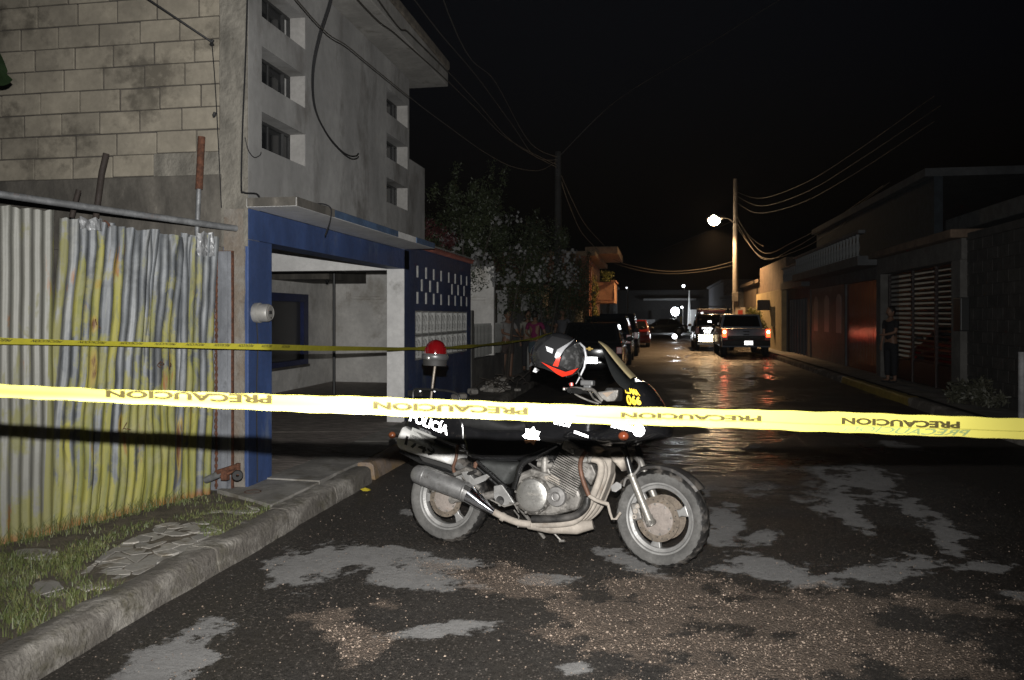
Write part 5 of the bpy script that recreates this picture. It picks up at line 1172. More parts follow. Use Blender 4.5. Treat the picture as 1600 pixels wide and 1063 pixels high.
c = Vector((-1.55, 26.2, 0)); vehicle('parked_suv', (c.x, c.y, 0), flat('dark_car_paint', (.02, .022, .026), .18, 0, .6), 'tall dark car parked second in the left row behind the black sedan', 'car', 'suv', 1.72, 4.5, 1.62, plate=False)
vehicle('parked_suv', (-1.45, 32.2, 0), flat('blue_black_paint', (.015, .018, .026), .2, 0, .6), 'tall dark car parked third in the left row', 'car', 'suv', 1.75, 4.6, 1.72, plate=False)
vehicle('parked_car', (-1.0, 42.0, 0), flat('red_car_paint', (.12, .006, .005), .2, 0, .5), 'red car at the far end of the left row', 'car', 'sedan', 1.7, 4.2, 1.42, plate=False)
vehicle('crossing_car', (2.9, 72, 0), flat('far_dark_paint', (.02, .02, .02), .2), 'dark car standing crosswise at the far end of the street', 'car', 'sedan', 1.7, 4.2, 1.4, rz=R(95), plate=False)
c = P(1166, 520, 31.8)
v = vehicle('white_pickup', (c.x, c.y, 0), mat('pickup_white', (.30, .34, .40), .35, var=.08, bmp=0, coat=.4), 'white double-cab pickup with lit red tail lights parked on the right', 'pickup truck', 'pickup', 1.86, 5.2, 1.70, lit=True)
mb = MB(); mb.box(-.72, .72, -.018, -.004, .5, .84); mb.build('lower_tailgate', m_plast, v, world=False)
mb = MB(); mb.box(-.12, .12, -.014, -.002, .99, 1.03); mb.build('tailgate_handle', m_plast, v, world=False)
mb = MB(); mb.box(-.11, .11, -.014, -.002, .87, .91); mb.build('badge', m_plast, v, world=False)
mb = MB(); mb.box(-.08, .08, 1.86, 1.9, 1.66, 1.69); mb.build('high_stop_lamp', m_tailoff, v, world=False)
textmesh('COMPROMISO', lambda a, b: (-.52+1.04*a, -.022, .735+.075*b), flat('dim_letter', (.10, .10, .10), .6), parent=v)
c = P(1118, 520, 37.7)
v = vehicle('police_truck', (c.x, c.y, 0), flat('police_black', (.015, .016, .02), .2, 0, .5), 'dark police pickup numbered 997 with roof light bar, ahead of the white pickup', 'pickup truck', 'pickup', 1.86, 5.2, 1.72, plate=False)
rt = retro('cream_reflector', (1, .80, .5), 1.0, .17, (.6, .5, .35)); rw = retro('white_reflector', (1, 1, 1), .6, .2)
mb = MB(); mb.box(-.80, .06, -.13, -.114, .42, .74); mb.build('reflective_panel', rt, v, world=False)
mb = MB(); mb.box(-.85, .85, -.16, -.111, .26, .38); mb.build('bumper_bar', mat('bumper_silver', (.45, .42, .38), .4, metal=.4, bmp=0), v, world=False, bevel=.02)
textmesh('997', lambda a, b: (-.55+.36*a, -.012, .79+.19*b), rw, parent=v, bold=.04)
textmesh('POLICIA', lambda a, b: (-.62+.50*a, -.012, 1.01+.085*b), rw, parent=v, bold=.04)
mb = MB(); mb.box(-.34, -.16, .3, .31, 1.32, 1.41); mb.build('sticker', rw, v, world=False)
mb = MB(); mb.box(-.65, .65, 2.3, 2.6, 1.78, 1.93); lb_ = mb.build('light_bar', m_tailoff, v, world=False, bevel=.02)
mb = MB(); mb.box(-.62, .62, 1.92, 1.96, 2.10, 2.13); mb.tube([(-.62, 1.94, 1.7), (-.62, 1.94, 2.12)], .02, 6); mb.tube([(.62, 1.94, 1.7), (.62, 1.94, 2.12)], .02, 6); mb.tube([(-.8, 1.2, 1.1), (-.8, 1.2, 1.95), (.8, 1.2, 1.95), (.8, 1.2, 1.1)], .025, 8); mb.build('roll_bar', m_steelf, v, world=False)
mb = MB(); mb.ellip((-.55, 1.17, 1.78), (.06, .04, .04), 10, 6); mb.build('work_lamp', rw, v, world=False)
# car behind the gate
c = Vector((BX+1.9, yg0+.35, 0)); vehicle('garaged_car', (BX+1.35, yg0+.25, 0), flat('maroon_paint', (.16, .012, .01), .25, 0, .4), 'dark red car standing in the yard behind the slatted gate', 'car', 'suv', 1.75, 4.3, 1.42)
# hidden far band: kerb of the crossing road
mb = MB(); mb.box(-6, 9, 80, 80.3, 0, .12); tag(mb.build('crossing_kerb', m_conc), kind='structure')
# ================================================================== POLICE MOTORCYCLE
RX0, RZ0 = -0.457, 5.71; UX, UZ = .9208, -.3897; NX, NZ = -.3897, -.9208; LEAN = R(5); cL, sL = math.cos(LEAN), math.sin(LEAN)
root_w = cw(RX0, RZ0, 0.0)
bike = thing('police_motorcycle', root_w, 'muddy black police motorcycle with white tail panel, parked across the road', 'motorcycle', rz=YAW + math.atan2(UZ, UX), rx=-LEAN)
def Bz(px, py, l):
    """photo pixel + sideways distance from the wheel plane (positive = towards the camera) -> (along, up) on the machine"""
    x_, y_ = (px-CXP)/FPX, (HOR-py)/FPX
    # X = RX0 + UX s + NX n ; Z = RZ0 + UZ s + NZ n ; n = l c - h s_ ; up = h c + l s_
    a11 = UX - x_*UZ; a12 = -NX*sL + x_*NZ*sL; b1 = x_*RZ0 + x_*NZ*l*cL - RX0 - NX*l*cL
    a21 = -y_*UZ; a22 = cL + y_*NZ*sL; b2 = y_*RZ0 + y_*NZ*l*cL + CH - l*sL
    det = a11*a22 - a12*a21
    return ((b1*a22 - a12*b2)/det, (a11*b2 - a21*b1)/det)
def B1(zx, zy, l=0.0): return Bz(600+zx/2.6577, 500+zy/2.6577, l)       # enlarged-view coordinates
def L3(s, l, h): return Vector((s, -l, h))
def LP(zx, zy, l=0.0): s, h = B1(zx, zy, l); return L3(s, l, h)
def bb(mb, name, m, smooth=False, bevel=0, parent=None, **kw): return mb.build(name, m, parent or bike, smooth, bevel, world=False, **kw)
m_dust = mat('dusty_metal', (.25, .235, .215), .55, metal=.45, var=.35, scale=14, bmp=.4, bsc=160, bdist=.002, c3=(.045, .04, .034), c3s=16, c3r=(.5, .68))
m_dust2 = mat('muddy_pipe', (.35, .31, .265), .85, var=.18, scale=10, bmp=.4, bsc=140, bdist=.002, c3=(.16, .12, .09), c3s=12, c3r=(.56, .7))
m_muff = mat('dusty_muffler', (.34, .335, .33), .42, metal=.7, var=.2, scale=16, bmp=.3, bsc=200, bdist=.001, c3=(.14, .13, .12), c3s=20)
m_chrome = flat('chrome', (.75, .77, .82), .12, 1.0); m_alu = mat('brushed_cover', (.60, .585, .55), .33, metal=.85, var=.1, scale=10, bmp=.15, bsc=300, bdist=.0006, rvar=.08)
m_blk = mat('black_gloss', (.010, .010, .011), .17, var=.2, scale=8, bmp=0, coat=.5, c3=(.035, .03, .027), c3s=22, c3r=(.6, .75), rvar=.07); m_blkm = mat('black_frame', (.012, .012, .012), .3, bmp=.1, coat=.3)
m_seat = mat('seat_vinyl', (.014, .014, .014), .5, bmp=.3, bsc=220, bdist=.001)
m_rub = mat('dusty_tyre', (.098, .095, .09), .95, var=.3, scale=9, bmp=.4, bsc=150, bdist=.002, c3=(.06, .055, .05), c3s=14); m_tread = mat('wet_tread', (.018, .017, .016), .45, var=.4, scale=20, bmp=.5, bsc=90, c3=(.10, .09, .08), c3s=10, c3r=(.5, .62))
m_whl = mat('dusty_rim', (.30, .295, .285), .5, metal=.45, var=.2, scale=12, bmp=.3, bsc=150, bdist=.001, c3=(.2, .18, .16), c3s=16)
m_disc = mat('rusty_disc', (.20, .165, .13), .5, metal=.4, var=.3, scale=20, c3=(.09, .05, .03), c3s=20, bmp=.2)
m_hub = mat('hub_mud', (.25, .215, .19), .8, var=.2, scale=14, bmp=.5, bsc=90, c3=(.18, .13, .10), c3s=14)
m_rst = mat('rusty_tube', (.13, .065, .04), .6, metal=.2, var=.3, scale=20, bmp=.3)
m_bdark = flat('engine_dark', (.02, .019, .018), .7)

def wheel(c, r, wd, rim_r, spoke0, yaw, side_disc=(1,)):
    """c local centre; returns nothing; axle along local y turned by yaw"""
    ax = Matrix.Rotation(yaw, 3, 'Z') @ Vector((0, -1, 0)); fw = Matrix.Rotation(yaw, 3, 'Z') @ Vector((1, 0, 0)); up = Vector((0, 0, 1))
    def pt(rr, an, l): return c + (fw*math.cos(an) + up*math.sin(an))*rr + ax*l
    h = wd/2
    mb = MB(); prof = [(rim_r-.004, h*.55), (rim_r+.012, h*.82), (rim_r+.04, h*1.0), (r-.035, h*1.0), (r-.022, h*.93)]
    for s in (1, -1): mb.lathe([(a, b*s) for a, b in prof], c, ax, 64)
    ty = bb(mb, 'tyre', m_rub, True)
    mb = MB(); tp = [(r-.022, h*.935), (r-.008, h*.74), (r-.001, h*.4), (r, 0), (r-.001, -h*.4), (r-.008, -h*.74), (r-.022, -h*.935)]; mb.lathe(tp, c, ax, 72)
    n = 30                                            # tread blocks at the shoulder
    for k in range(n):
        an = 2*math.pi*k/n
        for s in (1, -1):
            a1 = an+.03*s; vs = [pt(r-.03, a1-.045, s*h*1.01), pt(r-.03, a1+.045, s*h*1.01), pt(r-.004, a1+.11, s*h*.72), pt(r-.004, a1+.02, s*h*.72), pt(r+.001, a1+.17, s*h*.35), pt(r+.003, a1+.09, s*h*.3)]
            mb.add([v+(v-c).normalized()*.0035 for v in vs], [(0, 1, 2, 3), (3, 2, 4, 5)])
    bb(mb, 'tread', m_tread, True, parent=ty)
    mb = MB()
    for s in (1, -1):
        mb.lathe([(rim_r, h*.55*s), (rim_r+.008, h*.66*s), (rim_r+.004, h*.74*s), (rim_r-.006, h*.70*s), (rim_r-.012, h*.5*s), (rim_r-.032, h*.38*s), (rim_r-.036, h*.2*s), (rim_r-.036, 0)], c, ax, 64)
    rm = bb(mb, 'rim', m_whl, True)
    for k in range(3):
        a = spoke0 + k*2.0944; mb = MB(); k0, k1 = .045, rim_r-.03
        pts = [(k0, -.55), (k0+.03, -.36), (k1*.75, -.15), (k1, -.20), (k1, .20), (k1*.75, .15), (k0+.03, .36), (k0, .55)]
        mb.prism(pts, lambda q, b: pt(q, a+b, .018), lambda q, b: pt(q, a+b, -.018)); bb(mb, 'spoke', m_whl, bevel=.006, parent=rm)
    mb = MB(); mb.lathe([(0, .05), (.05, .05), (.055, .03), (.055, -.03), (.05, -.05), (0, -.05)], c, ax, 28); bb(mb, 'hub', m_hub, True)
    for s in side_disc:
        o, i_ = (.142, .098) if r > .305 else (.125, .085); l0 = s*.062
        mb = MB(); mb.lathe([(i_, l0-.0025), (o, l0-.0025), (o, l0+.0025), (i_, l0+.0025)], c, ax, 56, closed=True); d = bb(mb, 'brake_disc', m_disc)
        mb = MB()
        for k in range(24):
            a = k*math.pi/12; rr = i_+.014 + (k % 3)*.011; q = pt(rr, a, l0+s*.003); mb.lathe([(0, 0), (.0042, 0)], q, ax, 7)
        bb(mb, 'disc_holes', m_bdark, parent=d)
        mb = MB(); mb.lathe([(.0, l0+s*.010), (.045, l0+s*.012), (i_-.008, l0+s*.006), (i_+.004, l0+s*.003)], c, ax, 40)
        cr = bb(mb, 'disc_carrier', m_hub, True)
        mb = MB()
        for k in range(8): a = k*math.pi/4+.2; q = pt(i_-.004, a, l0+s*.008); mb.lathe([(0, s*.004), (.007, s*.003), (.008, 0)], q, ax, 8)
        bb(mb, 'disc_bolt_ring', m_dust, parent=cr)
    return pt
FW = L3(1.527, 0, .308); SY_ = R(-9)
ptf = wheel(FW, .308, .112, .222, .35, SY_, (1, -1))
RWc = L3(0, 0, .302)
ptr = wheel(RWc, .302, .132, .212, -1.0, 0, (1,))
# front caliper
axf = Matrix.Rotation(SY_, 3, 'Z') @ Vector((0, -1, 0))
mb = MB(); q = ptf(.142, math.pi-.25, .075); mb.obox(q, (.055, .05, .11), Matrix.Rotation(-.3, 3, 'Y')); cal = bb(mb, 'brake_caliper', m_dust, bevel=.012)
mb = MB()
for k in range(3): mb.lathe([(.006, .004), (.014, .004), (.016, 0), (.016, -.01)], ptf(.142, math.pi-.02-k*.26, .104), axf, 14)
bb(mb, 'caliper_piston', m_dust2, True, parent=cal)
mb = MB(); mb.obox(ptr(.125, 2.3, .075), (.06, .05, .10), Matrix.Rotation(.6, 3, 'Y')); bb(mb, 'brake_caliper', m_dust, bevel=.012)
# fork
f0, f1, f2 = LP(1002, 548, .10), LP(1028, 645, .11), LP(1106, 842, .115)
dl = Vector((0, .215, 0)); dl = Matrix.Rotation(SY_, 3, 'Z') @ dl
for k in range(2):
    o = dl*k
    mb = MB(); mb.tube([f0+(f0-f1)*1.6+o, f1+o], .021, 14); bb(mb, 'fork_tube', m_blkm, True)
    mb = MB(); mb.tube([f1+o-(f2-f1).normalized()*.01, f1+o+(f2-f1).normalized()*.02], .028, 14); mb.tube([f1+o, f1.lerp(f2, .5)+o, f2+o], [.024, .025, .027, .024], 16); mb.tube([f2+o-(f2-f1).normalized()*.045, f2+o+(f2-f1).normalized()*.018], .031, 12); bb(mb, 'fork_leg', mat('fork_alloy', (.26, .245, .22), .45, metal=.5, var=.25, scale=20, c3=(.12, .10, .08), c3s=18), True)
mb = MB(); mb.lathe([(0, .01), (.02, .01), (.022, 0), (.022, -.26)], f2+axf*.02, axf, 14); bb(mb, 'axle', m_dust, True)
# front mudguard hugging the tyre
mb = MB(); n = 22
for k in range(n+1):
    an = R(38) + (R(142)-R(38))*k/n
    for (rr, l) in ((.318, -.075), (.335, -.068), (.343, -.035), (.345, 0), (.343, .035), (.335, .068), (.318, .075)): mb.v.append(ptf(rr, an, l))
for k in range(n):
    for j in range(6): mb.f.append((k*7+j, k*7+j+1, (k+1)*7+j+1, (k+1)*7+j))
bb(mb, 'front_mudguard', mat('muddy_black', (.03, .027, .025), .6, c2=(.12, .105, .09), scale=8, mixr=(.5, .62), bmp=.3), True)
mb = MB(); mb.tube(smoothline([LP(1055, 575, .09), LP(1060, 612, .12), LP(1030, 650, .13), LP(1005, 660, .11), LP(995, 690, .10)]), .008, 8); bb(mb, 'brake_hose', mat('grey_hose', (.16, .15, .14), .5), True)
mb = MB(); mb.tube(smoothline([LP(1040, 560, -.05), LP(1065, 590, -.05), LP(1085, 640, -.05)]), .022, 10); bb(mb, 'fork_cover', m_dust, True)

# ---- inflated body panels
def outline(pts, l, k=5):
    P2 = [Vector((*B1(x, y, l), 0)) for x, y in pts]; n = len(P2); out = []
    for i in range(n):
        p0, p1, p2, p3 = P2[i-1], P2[i], P2[(i+1) % n], P2[(i+2) % n]
        for j in range(k):
            t = j/k; q = .5*((2*p1)+(p2-p0)*t+(2*p0-5*p1+4*p2-p3)*t*t+(3*p1-p0-3*p2+p3)*t**3); out.append(q.lerp(p1.lerp(p2, t), .45))
    return [(q.x, q.y) for q in out]
class Panel:
    def __init__(s, pts, l, w, D=.09, p=2.4, wf=None, two=True, g=.018, l0=0.0):
        s.o = np.array(outline(pts, l)); s.w, s.D, s.p, s.wf, s.l0, s.two, s.g = w, D, p, wf, l0, two, g
        a = s.o; b = np.roll(a, -1, 0); s.a, s.d = a, b-a; s.dd = (s.d**2).sum(1)+1e-12
    def dist(s, x, y):
        q = np.array([x, y])-s.a; t = np.clip((q*s.d).sum(1)/s.dd, 0, 1); r = q-s.d*t[:, None]; return math.sqrt((r**2).sum(1).min())
    def inside(s, x, y):
        a = s.a; b = a+s.d; c = ((a[:, 1] > y) != (b[:, 1] > y)); xx = a[:, 0]+(y-a[:, 1])*(b[:, 0]-a[:, 0])/np.where(abs(b[:, 1]-a[:, 1]) < 1e-12, 1e-12, b[:, 1]-a[:, 1])
        return bool((c & (x < xx)).sum() % 2)
    def off(s, x, y):
        d = min(s.dist(x, y)/s.D, 1) if s.inside(x, y) else 0
        w = s.w*(s.wf(x, y) if s.wf else 1); return w*(1-(1-d)**s.p)**(1/s.p)
    def l(s, x, y): return s.l0+s.off(x, y)
    def build(s, name, m, parent=None):
        lo, hi = s.o.min(0), s.o.max(0); pts = [tuple(q) for q in s.o]; nb = len(pts)
        x = lo[0]+s.g/2; r = 0
        while x < hi[0]:
            y = lo[1]+(s.g/2 if r % 2 else 0)
            while y < hi[1]:
                if s.inside(x, y) and s.dist(x, y) > s.g*.35: pts.append((x, y))
                y += s.g
            x += s.g*.87; r += 1
        for fr in (.012, .03):                                  # extra rings near the rim for a round edge
            for i in range(nb):
                c = s.o[i]; t = s.o[(i+1) % nb]-s.o[i-1]; nn = np.array([-t[1], t[0]]); nn = nn/(np.linalg.norm(nn)+1e-9)
                for sg in (1, -1):
                    q = c+nn*sg*fr*(s.D/.09)*.6
                    if s.inside(*q) and s.dist(*q) > fr*(s.D/.09)*.5: pts.append(tuple(q))
        V, E, F, *_ = delaunay_2d_cdt([Vector(p) for p in pts], [(i, (i+1) % nb) for i in range(nb)], [], 1, 1e-5)
        mb = MB(); ov = [s.off(v.x, v.y) for v in V]; n = len(V)
        mb.v = [L3(v.x, s.l0+o, v.y) for v, o in zip(V, ov)]; mb.f = [tuple(f) for f in F]
        if s.two:
            mb.v += [L3(v.x, -s.l0-o, v.y) for v, o in zip(V, ov)]; mb.f += [tuple(i+n for i in reversed(f)) for f in F]
            if s.l0 > 0: mb.f += [(i, (i+1) % nb, n+(i+1) % nb, n+i) for i in range(nb)] if len(V) >= nb else []
        return bb(mb, name, m, True, parent=parent)
tail = Panel([(72, 452), (100, 352), (180, 335), (300, 350), (350, 420), (352, 545), (288, 552), (180, 508)], .14, .15, .07); tail.build('tail_cowl', m_blk)
white = Panel([(42, 500), (68, 440), (100, 455), (180, 505), (250, 538), (292, 550), (284, 580), (266, 606), (235, 600), (60, 545)], .15, .17, .05)
white.build('white_tail_panel', mat('dirty_white_paint', (.80, .79, .76), .45, var=.06, scale=6, bmp=.15, c3=(.45, .4, .35), c3s=30, c3r=(.66, .78), coat=.2))
seat = Panel([(200, 372), (330, 352), (430, 385), (520, 415), (600, 395), (640, 370), (655, 440), (560, 480), (400, 470), (250, 440)], .1, .14, .06); seat.build('seat', m_seat)
tank = Panel([(560, 425), (620, 360), (700, 335), (800, 335), (880, 370), (900, 420), (880, 520), (740, 545), (620, 520)], .13, .165, .10); tank.build('fuel_tank', m_blk)
side = Panel([(320, 430), (420, 450), (560, 445), (640, 470), (715, 535), (670, 570), (570, 592), (480, 592), (385, 588), (335, 560)], .13, .15, .04); side.build('side_cover', m_blk)
low = Panel([(375, 585), (480, 592), (545, 598), (545, 625), (520, 655), (495, 690), (440, 640)], .1, .10, .03); low.build('lower_cover', mat('dusty_black_plastic', (.05, .052, .05), .7, var=.3, scale=8, bmp=.3))
def ffw(x, y):
    return np.clip(1.1 - max(0, (x-1.38)/.42)**1.6, .22, 1)
fair = Panel([(690, 500), (760, 440), (880, 445), (965, 410), (1000, 365), (975, 300), (945, 232), (985, 255), (1045, 250), (1085, 285), (1120, 335), (1160, 400), (1172, 465), (1165, 495), (1100, 515), (1000, 540), (850, 535)], .2, .235, .13, 2.2, ffw, g=.02); fair.build('fairing', m_blk)
fairlow = Panel([(930, 555), (1012, 552), (1005, 590), (985, 635), (965, 615), (940, 590)], .12, .13, .03); fairlow.build('cowl_bracket', m_dust2)
# windscreen: near edge, centre and far edge swept into one curved screen
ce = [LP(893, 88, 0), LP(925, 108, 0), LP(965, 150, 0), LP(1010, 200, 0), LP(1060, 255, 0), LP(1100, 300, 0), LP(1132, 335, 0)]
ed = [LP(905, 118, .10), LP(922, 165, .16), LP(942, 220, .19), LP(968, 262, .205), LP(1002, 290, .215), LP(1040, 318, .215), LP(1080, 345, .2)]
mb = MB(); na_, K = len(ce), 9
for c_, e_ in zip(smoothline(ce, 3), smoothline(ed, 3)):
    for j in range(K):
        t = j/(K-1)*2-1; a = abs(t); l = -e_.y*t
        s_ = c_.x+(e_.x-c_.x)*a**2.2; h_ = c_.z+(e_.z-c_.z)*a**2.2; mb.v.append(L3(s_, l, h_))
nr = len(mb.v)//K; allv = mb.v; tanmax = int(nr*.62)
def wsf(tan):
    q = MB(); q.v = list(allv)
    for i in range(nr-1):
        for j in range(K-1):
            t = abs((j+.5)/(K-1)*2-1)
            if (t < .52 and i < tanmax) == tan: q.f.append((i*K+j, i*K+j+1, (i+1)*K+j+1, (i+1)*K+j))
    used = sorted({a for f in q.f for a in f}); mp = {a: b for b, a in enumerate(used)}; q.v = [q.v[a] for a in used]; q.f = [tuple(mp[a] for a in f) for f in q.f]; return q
ws = bb(wsf(False), 'windscreen', mat('smoked_screen', (.016, .017, .017), .12, bmp=0, coat=.5, var=.1), True)
we = bb(wsf(True), 'windscreen_sheen', mat('dusty_sheen_tan', (.30, .245, .13), .8, bmp=.2, bsc=120), True, parent=ws)  # tan strip: grazing flash sheen on the dusty screen, put into the colour
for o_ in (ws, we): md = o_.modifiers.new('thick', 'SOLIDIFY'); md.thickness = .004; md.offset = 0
# nose piece with headlamp
mb = MB(); hp = LP(1150, 425, 0); mb.ellip(hp+Vector((-.05, 0, .0)), (.075, .16, .07), 20, 12, Matrix.Rotation(.4, 3, 'Y')); bb(mb, 'headlamp', flat('lamp_lens', (.3, .32, .34), .08), True)
# ---- lettering and stickers
rW = retro('white_sheeting', (1, 1, 1), .13, .26, (.8, .8, .8)); rY = retro('yellow_sheeting', (1.0, .66, .06), .016, .26, (.8, .5, .03)); rO = retro('orange_sheeting', (1, .5, .25), .006, .26, (.6, .3, .15))
PANELS = [tail, white, seat, tank, side, low, fair]
def proj(zx, zy, eps=.004, only=None):
    """where the line of sight through an enlarged-view pixel meets the bodywork"""
    l = .26
    for _ in range(9):
        a = B1(zx, zy, l); t = max([p.l(*a) for p in ([only] if only else PANELS) if p.inside(*a)] or [only.l0 if only else .12]); l = l*.35+(t+eps)*.65
    a = B1(zx, zy, l); return L3(a[0], l, a[1])
def decal(txt, quad, panel, m, name='lettering', bold=.0, l=.16, eps=.004, parent=None):
    """quad: enlarged-view corners bottom-left, bottom-right, top-right, top-left"""
    def fn(u, v):
        s = [(quad[0][i]*(1-u)+quad[1][i]*u)*(1-v)+(quad[3][i]*(1-u)+quad[2][i]*u)*v for i in (0, 1)]
        return proj(s[0], s[1], eps, panel)
    return textmesh(txt, fn, m, name, parent or bike, bold)
def sticker(pts, panel, m, name, l=.16, eps=.003, thick=.001):
    n = len(pts); c = (sum(p[0] for p in pts)/n, sum(p[1] for p in pts)/n); mb = MB()
    for f in (1, .66, .33): mb.v += [proj(c[0]+(p[0]-c[0])*f, c[1]+(p[1]-c[1])*f, eps, panel) for p in pts]
    mb.v.append(proj(*c, eps, panel))
    for r in range(2): mb.f += [(r*n+i, r*n+(i+1) % n, (r+1)*n+(i+1) % n, (r+1)*n+i) for i in range(n)]
    mb.f += [(2*n+i, 2*n+(i+1) % n, 3*n) for i in range(n)]
    return bb(mb, name, m)
decal('POLICÍA', [(104, 418), (262, 480), (274, 432), (120, 372)], tail, rW, bold=.03, eps=.006)
mink = flat('black_ink', (.012, .012, .012), .6)
decal('1749', [(84, 518), (205, 572), (214, 536), (92, 480)], white, mink, bold=.03, eps=.005)
sticker([(103, 500), (154, 522), (205, 543), (212, 515), (219, 488), (170, 467), (118, 446), (110, 473)], None, mat('paper_label', (.42, .42, .40), .7, var=.06, bmp=0), 'paper_sticker', eps=.010)
for a_, t_ in (((118, 468), 'COMBUSTIBLE DONADO POR'), ((116, 487), 'PETROLEOS MEXICANOS')):
    decal(t_, [a_, (a_[0]+94, a_[1]+38), (a_[0]+96, a_[1]+28), (a_[0]+2, a_[1]-9)], None, mink, 'label_print', eps=.0135)
decal('UNIDAD No.', [(146, 457), (196, 476), (198, 466), (148, 447)], None, flat('pale_ink', (.3, .3, .3), .7), 'label_print', eps=.008)
decal('LLAMA', [(1004, 304), (1064, 316), (1052, 290), (997, 279)], None, rY, bold=.04, eps=.008); decal('066', [(1010, 354), (1070, 354), (1063, 319), (1004, 309)], None, rY, bold=.04, eps=.008)
def scr(quad, txt):
    q = [LP(x, y, .05) for x, y in quad]; return textmesh(txt, lambda u, v: (q[0]*(1-u)+q[1]*u)*(1-v)+(q[3]*(1-u)+q[2]*u)*v+Vector((.004, -.012, .006)), rW, 'lettering', bike, .03)
scr([(1052, 272), (1086, 290), (1074, 262), (1042, 247)], 'POL'); scr([(1074, 306), (1114, 318), (1098, 290), (1064, 282)], 'EST')
st = []; cx_, cy_ = 613, 482
for k in range(14): a = -math.pi/2+.22+k*math.pi/7; r_ = 40 if k % 2 == 0 else 27; st.append((cx_+r_*math.cos(a)*.98, cy_+r_*math.sin(a)))
sticker([p for p in st if p[1] < 500], None, rW, 'star_emblem', l=.15, eps=.006)
lowp = sorted([p for p in st if p[1] >= 500], key=lambda p: p[0]); sticker([(582, 500)]+lowp+[(642, 500)], None, rO, 'star_emblem_base', l=.15, eps=.005)
decal('UNION', [(702, 432), (768, 446), (778, 426), (712, 410)], None, rW, bold=.04, eps=.008); decal('DIVERSION', [(789, 470), (846, 490), (848, 480), (791, 459)], None, rW, bold=.05, eps=.012, l=.2)
decal('LLAME 066', [(942, 446), (1030, 464), (1036, 441), (950, 424)], None, rW, bold=.05, eps=.008, l=.2)
sticker([(1058+25*math.cos(a), 460+25*math.sin(a)) for a in np.linspace(0, 6.0, 20)], None, rW, 'round_reflector', l=.18, eps=.014)
s_, h_ = B1(997, 482, .22); mb = MB(); mb.ellip(L3(s_, fair.l(s_, h_)+.01, h_), (.034, .03, .03), 14, 8); bb(mb, 'indicator', flat('orange_lens', (.22, .05, .02), .2), True)
s_, h_ = B1(40, 478, .1); mb = MB(); mb.ellip(L3(s_, .12, h_), (.028, .026, .026), 14, 8); bb(mb, 'tail_indicator', flat('amber_lens', (.16, .05, .02), .25), True)
mb = MB(); mb.tube([LP(48, 480, .12), LP(75, 488, .08)], .01, 8); bb(mb, 'indicator_stalk', m_blkm, True)
# tail: rack, beacon on its pole
mb = MB()
for l in (-.12, .12): mb.tube(smoothline([LP(122, 325, l), LP(124, 295, l), LP(150, 288, l), LP(290, 300, l), LP(318, 345, l)], 4), .009, 8)
for x in (150, 210, 270): mb.tube([LP(x, 296, -.12), LP(x, 296, .12)], .008, 6)
mb.obox(LP(152, 305, 0), (.10, .2, .04)); bb(mb, 'luggage_rack', m_blkm, True)
mb = MB(); mb.tube([LP(193, 345, .0), LP(205, 245, .0), LP(213, 182, .0)], .010, 10); bb(mb, 'beacon_pole', mat('worn_tube', (.20, .17, .14), .5, metal=.4), True)
bc = LP(212, 165, 0); pu = .00418; up_ = (LP(214, 120, 0)-bc).normalized()
mb = MB(); mb.lathe([(0, -.085), (.085, -.082), (.088, -.045), (.08, -.03)], bc+up_*.035, up_, 28); bk = bb(mb, 'beacon_base', m_bdark, True)
mb = MB(); mb.lathe([(.06, -.03), (.093, -.03), (.100, -.018), (.100, .0), (.092, .012), (.07, .014)], bc+up_*.028, up_, 32); bb(mb, 'beacon_ring', mat('beacon_ring_grey', (.09, .09, .09), .4, metal=.4, bmp=0), True, parent=bk)
m_red, n_, b_ = nodes('red_beacon_glass'); b_.inputs['Base Color'].default_value = (.10, .002, .003, 1); b_.inputs['Roughness'].default_value = .12; b_.inputs['Coat Weight'].default_value = .5
mb = MB(); mb.lathe([(.078, .0), (.078, .03), (.070, .062), (.052, .088), (.028, .102), (0, .107)], bc+up_*.04, up_+Vector((.06, 0, 0)), 32)
for k in range(18):
    a = k*math.pi/9; mb.tube([bc+up_*.045+Vector((.0785*math.cos(a), .0785*math.sin(a), 0)), bc+up_*.085+Vector((.076*math.cos(a), .076*math.sin(a), 0))], .003, 4)
bb(mb, 'beacon_dome', m_red, True, parent=bk)
mb = MB(); mb.lathe([(.0, .012), (.012, .008), (.018, .0), (.018, -.01)], bc+Vector((-.005, -.095, .01)), (0, -1, .1), 12); bb(mb, 'beacon_bolt', m_alu, True, parent=bk)

# ---- engine
def plate(pts, l0, l1, name, m, bevel=.008, parent=None, pl=None):
    pp = [B1(x, y, l1 if pl is None else pl) for x, y in pts]; mb = MB(); mb.prism(pp, lambda s, h: L3(s, l0, h), lambda s, h: L3(s, l1, h)); return bb(mb, name, m, bevel=bevel, parent=parent)
case = plate([(555, 640), (610, 618), (690, 640), (745, 668), (800, 690), (820, 740), (800, 790), (700, 815), (600, 812), (552, 780), (545, 700)], -.19, .16, 'crankcase', m_dust, .02)
def disc(zx, zy, r, l, prof, name, m, parent=case):
    s, h = B1(zx, zy, l); mb = MB(); mb.lathe([(a*r, b) for a, b in prof], L3(s, l, h), (0, -1, 0), 44); return bb(mb, name, m, True, parent=parent)
disc(624, 727, .118, .155, [(1.04, 0), (1.04, .03), (.98, .038), (.97, .02)], 'cover_flange', m_dust)
cvr = disc(624, 725, .112, .16, [(1.0, 0), (1.0, .036), (.965, .046), (.90, .050), (.5, .054), (0, .055)], 'clutch_cover', m_alu)
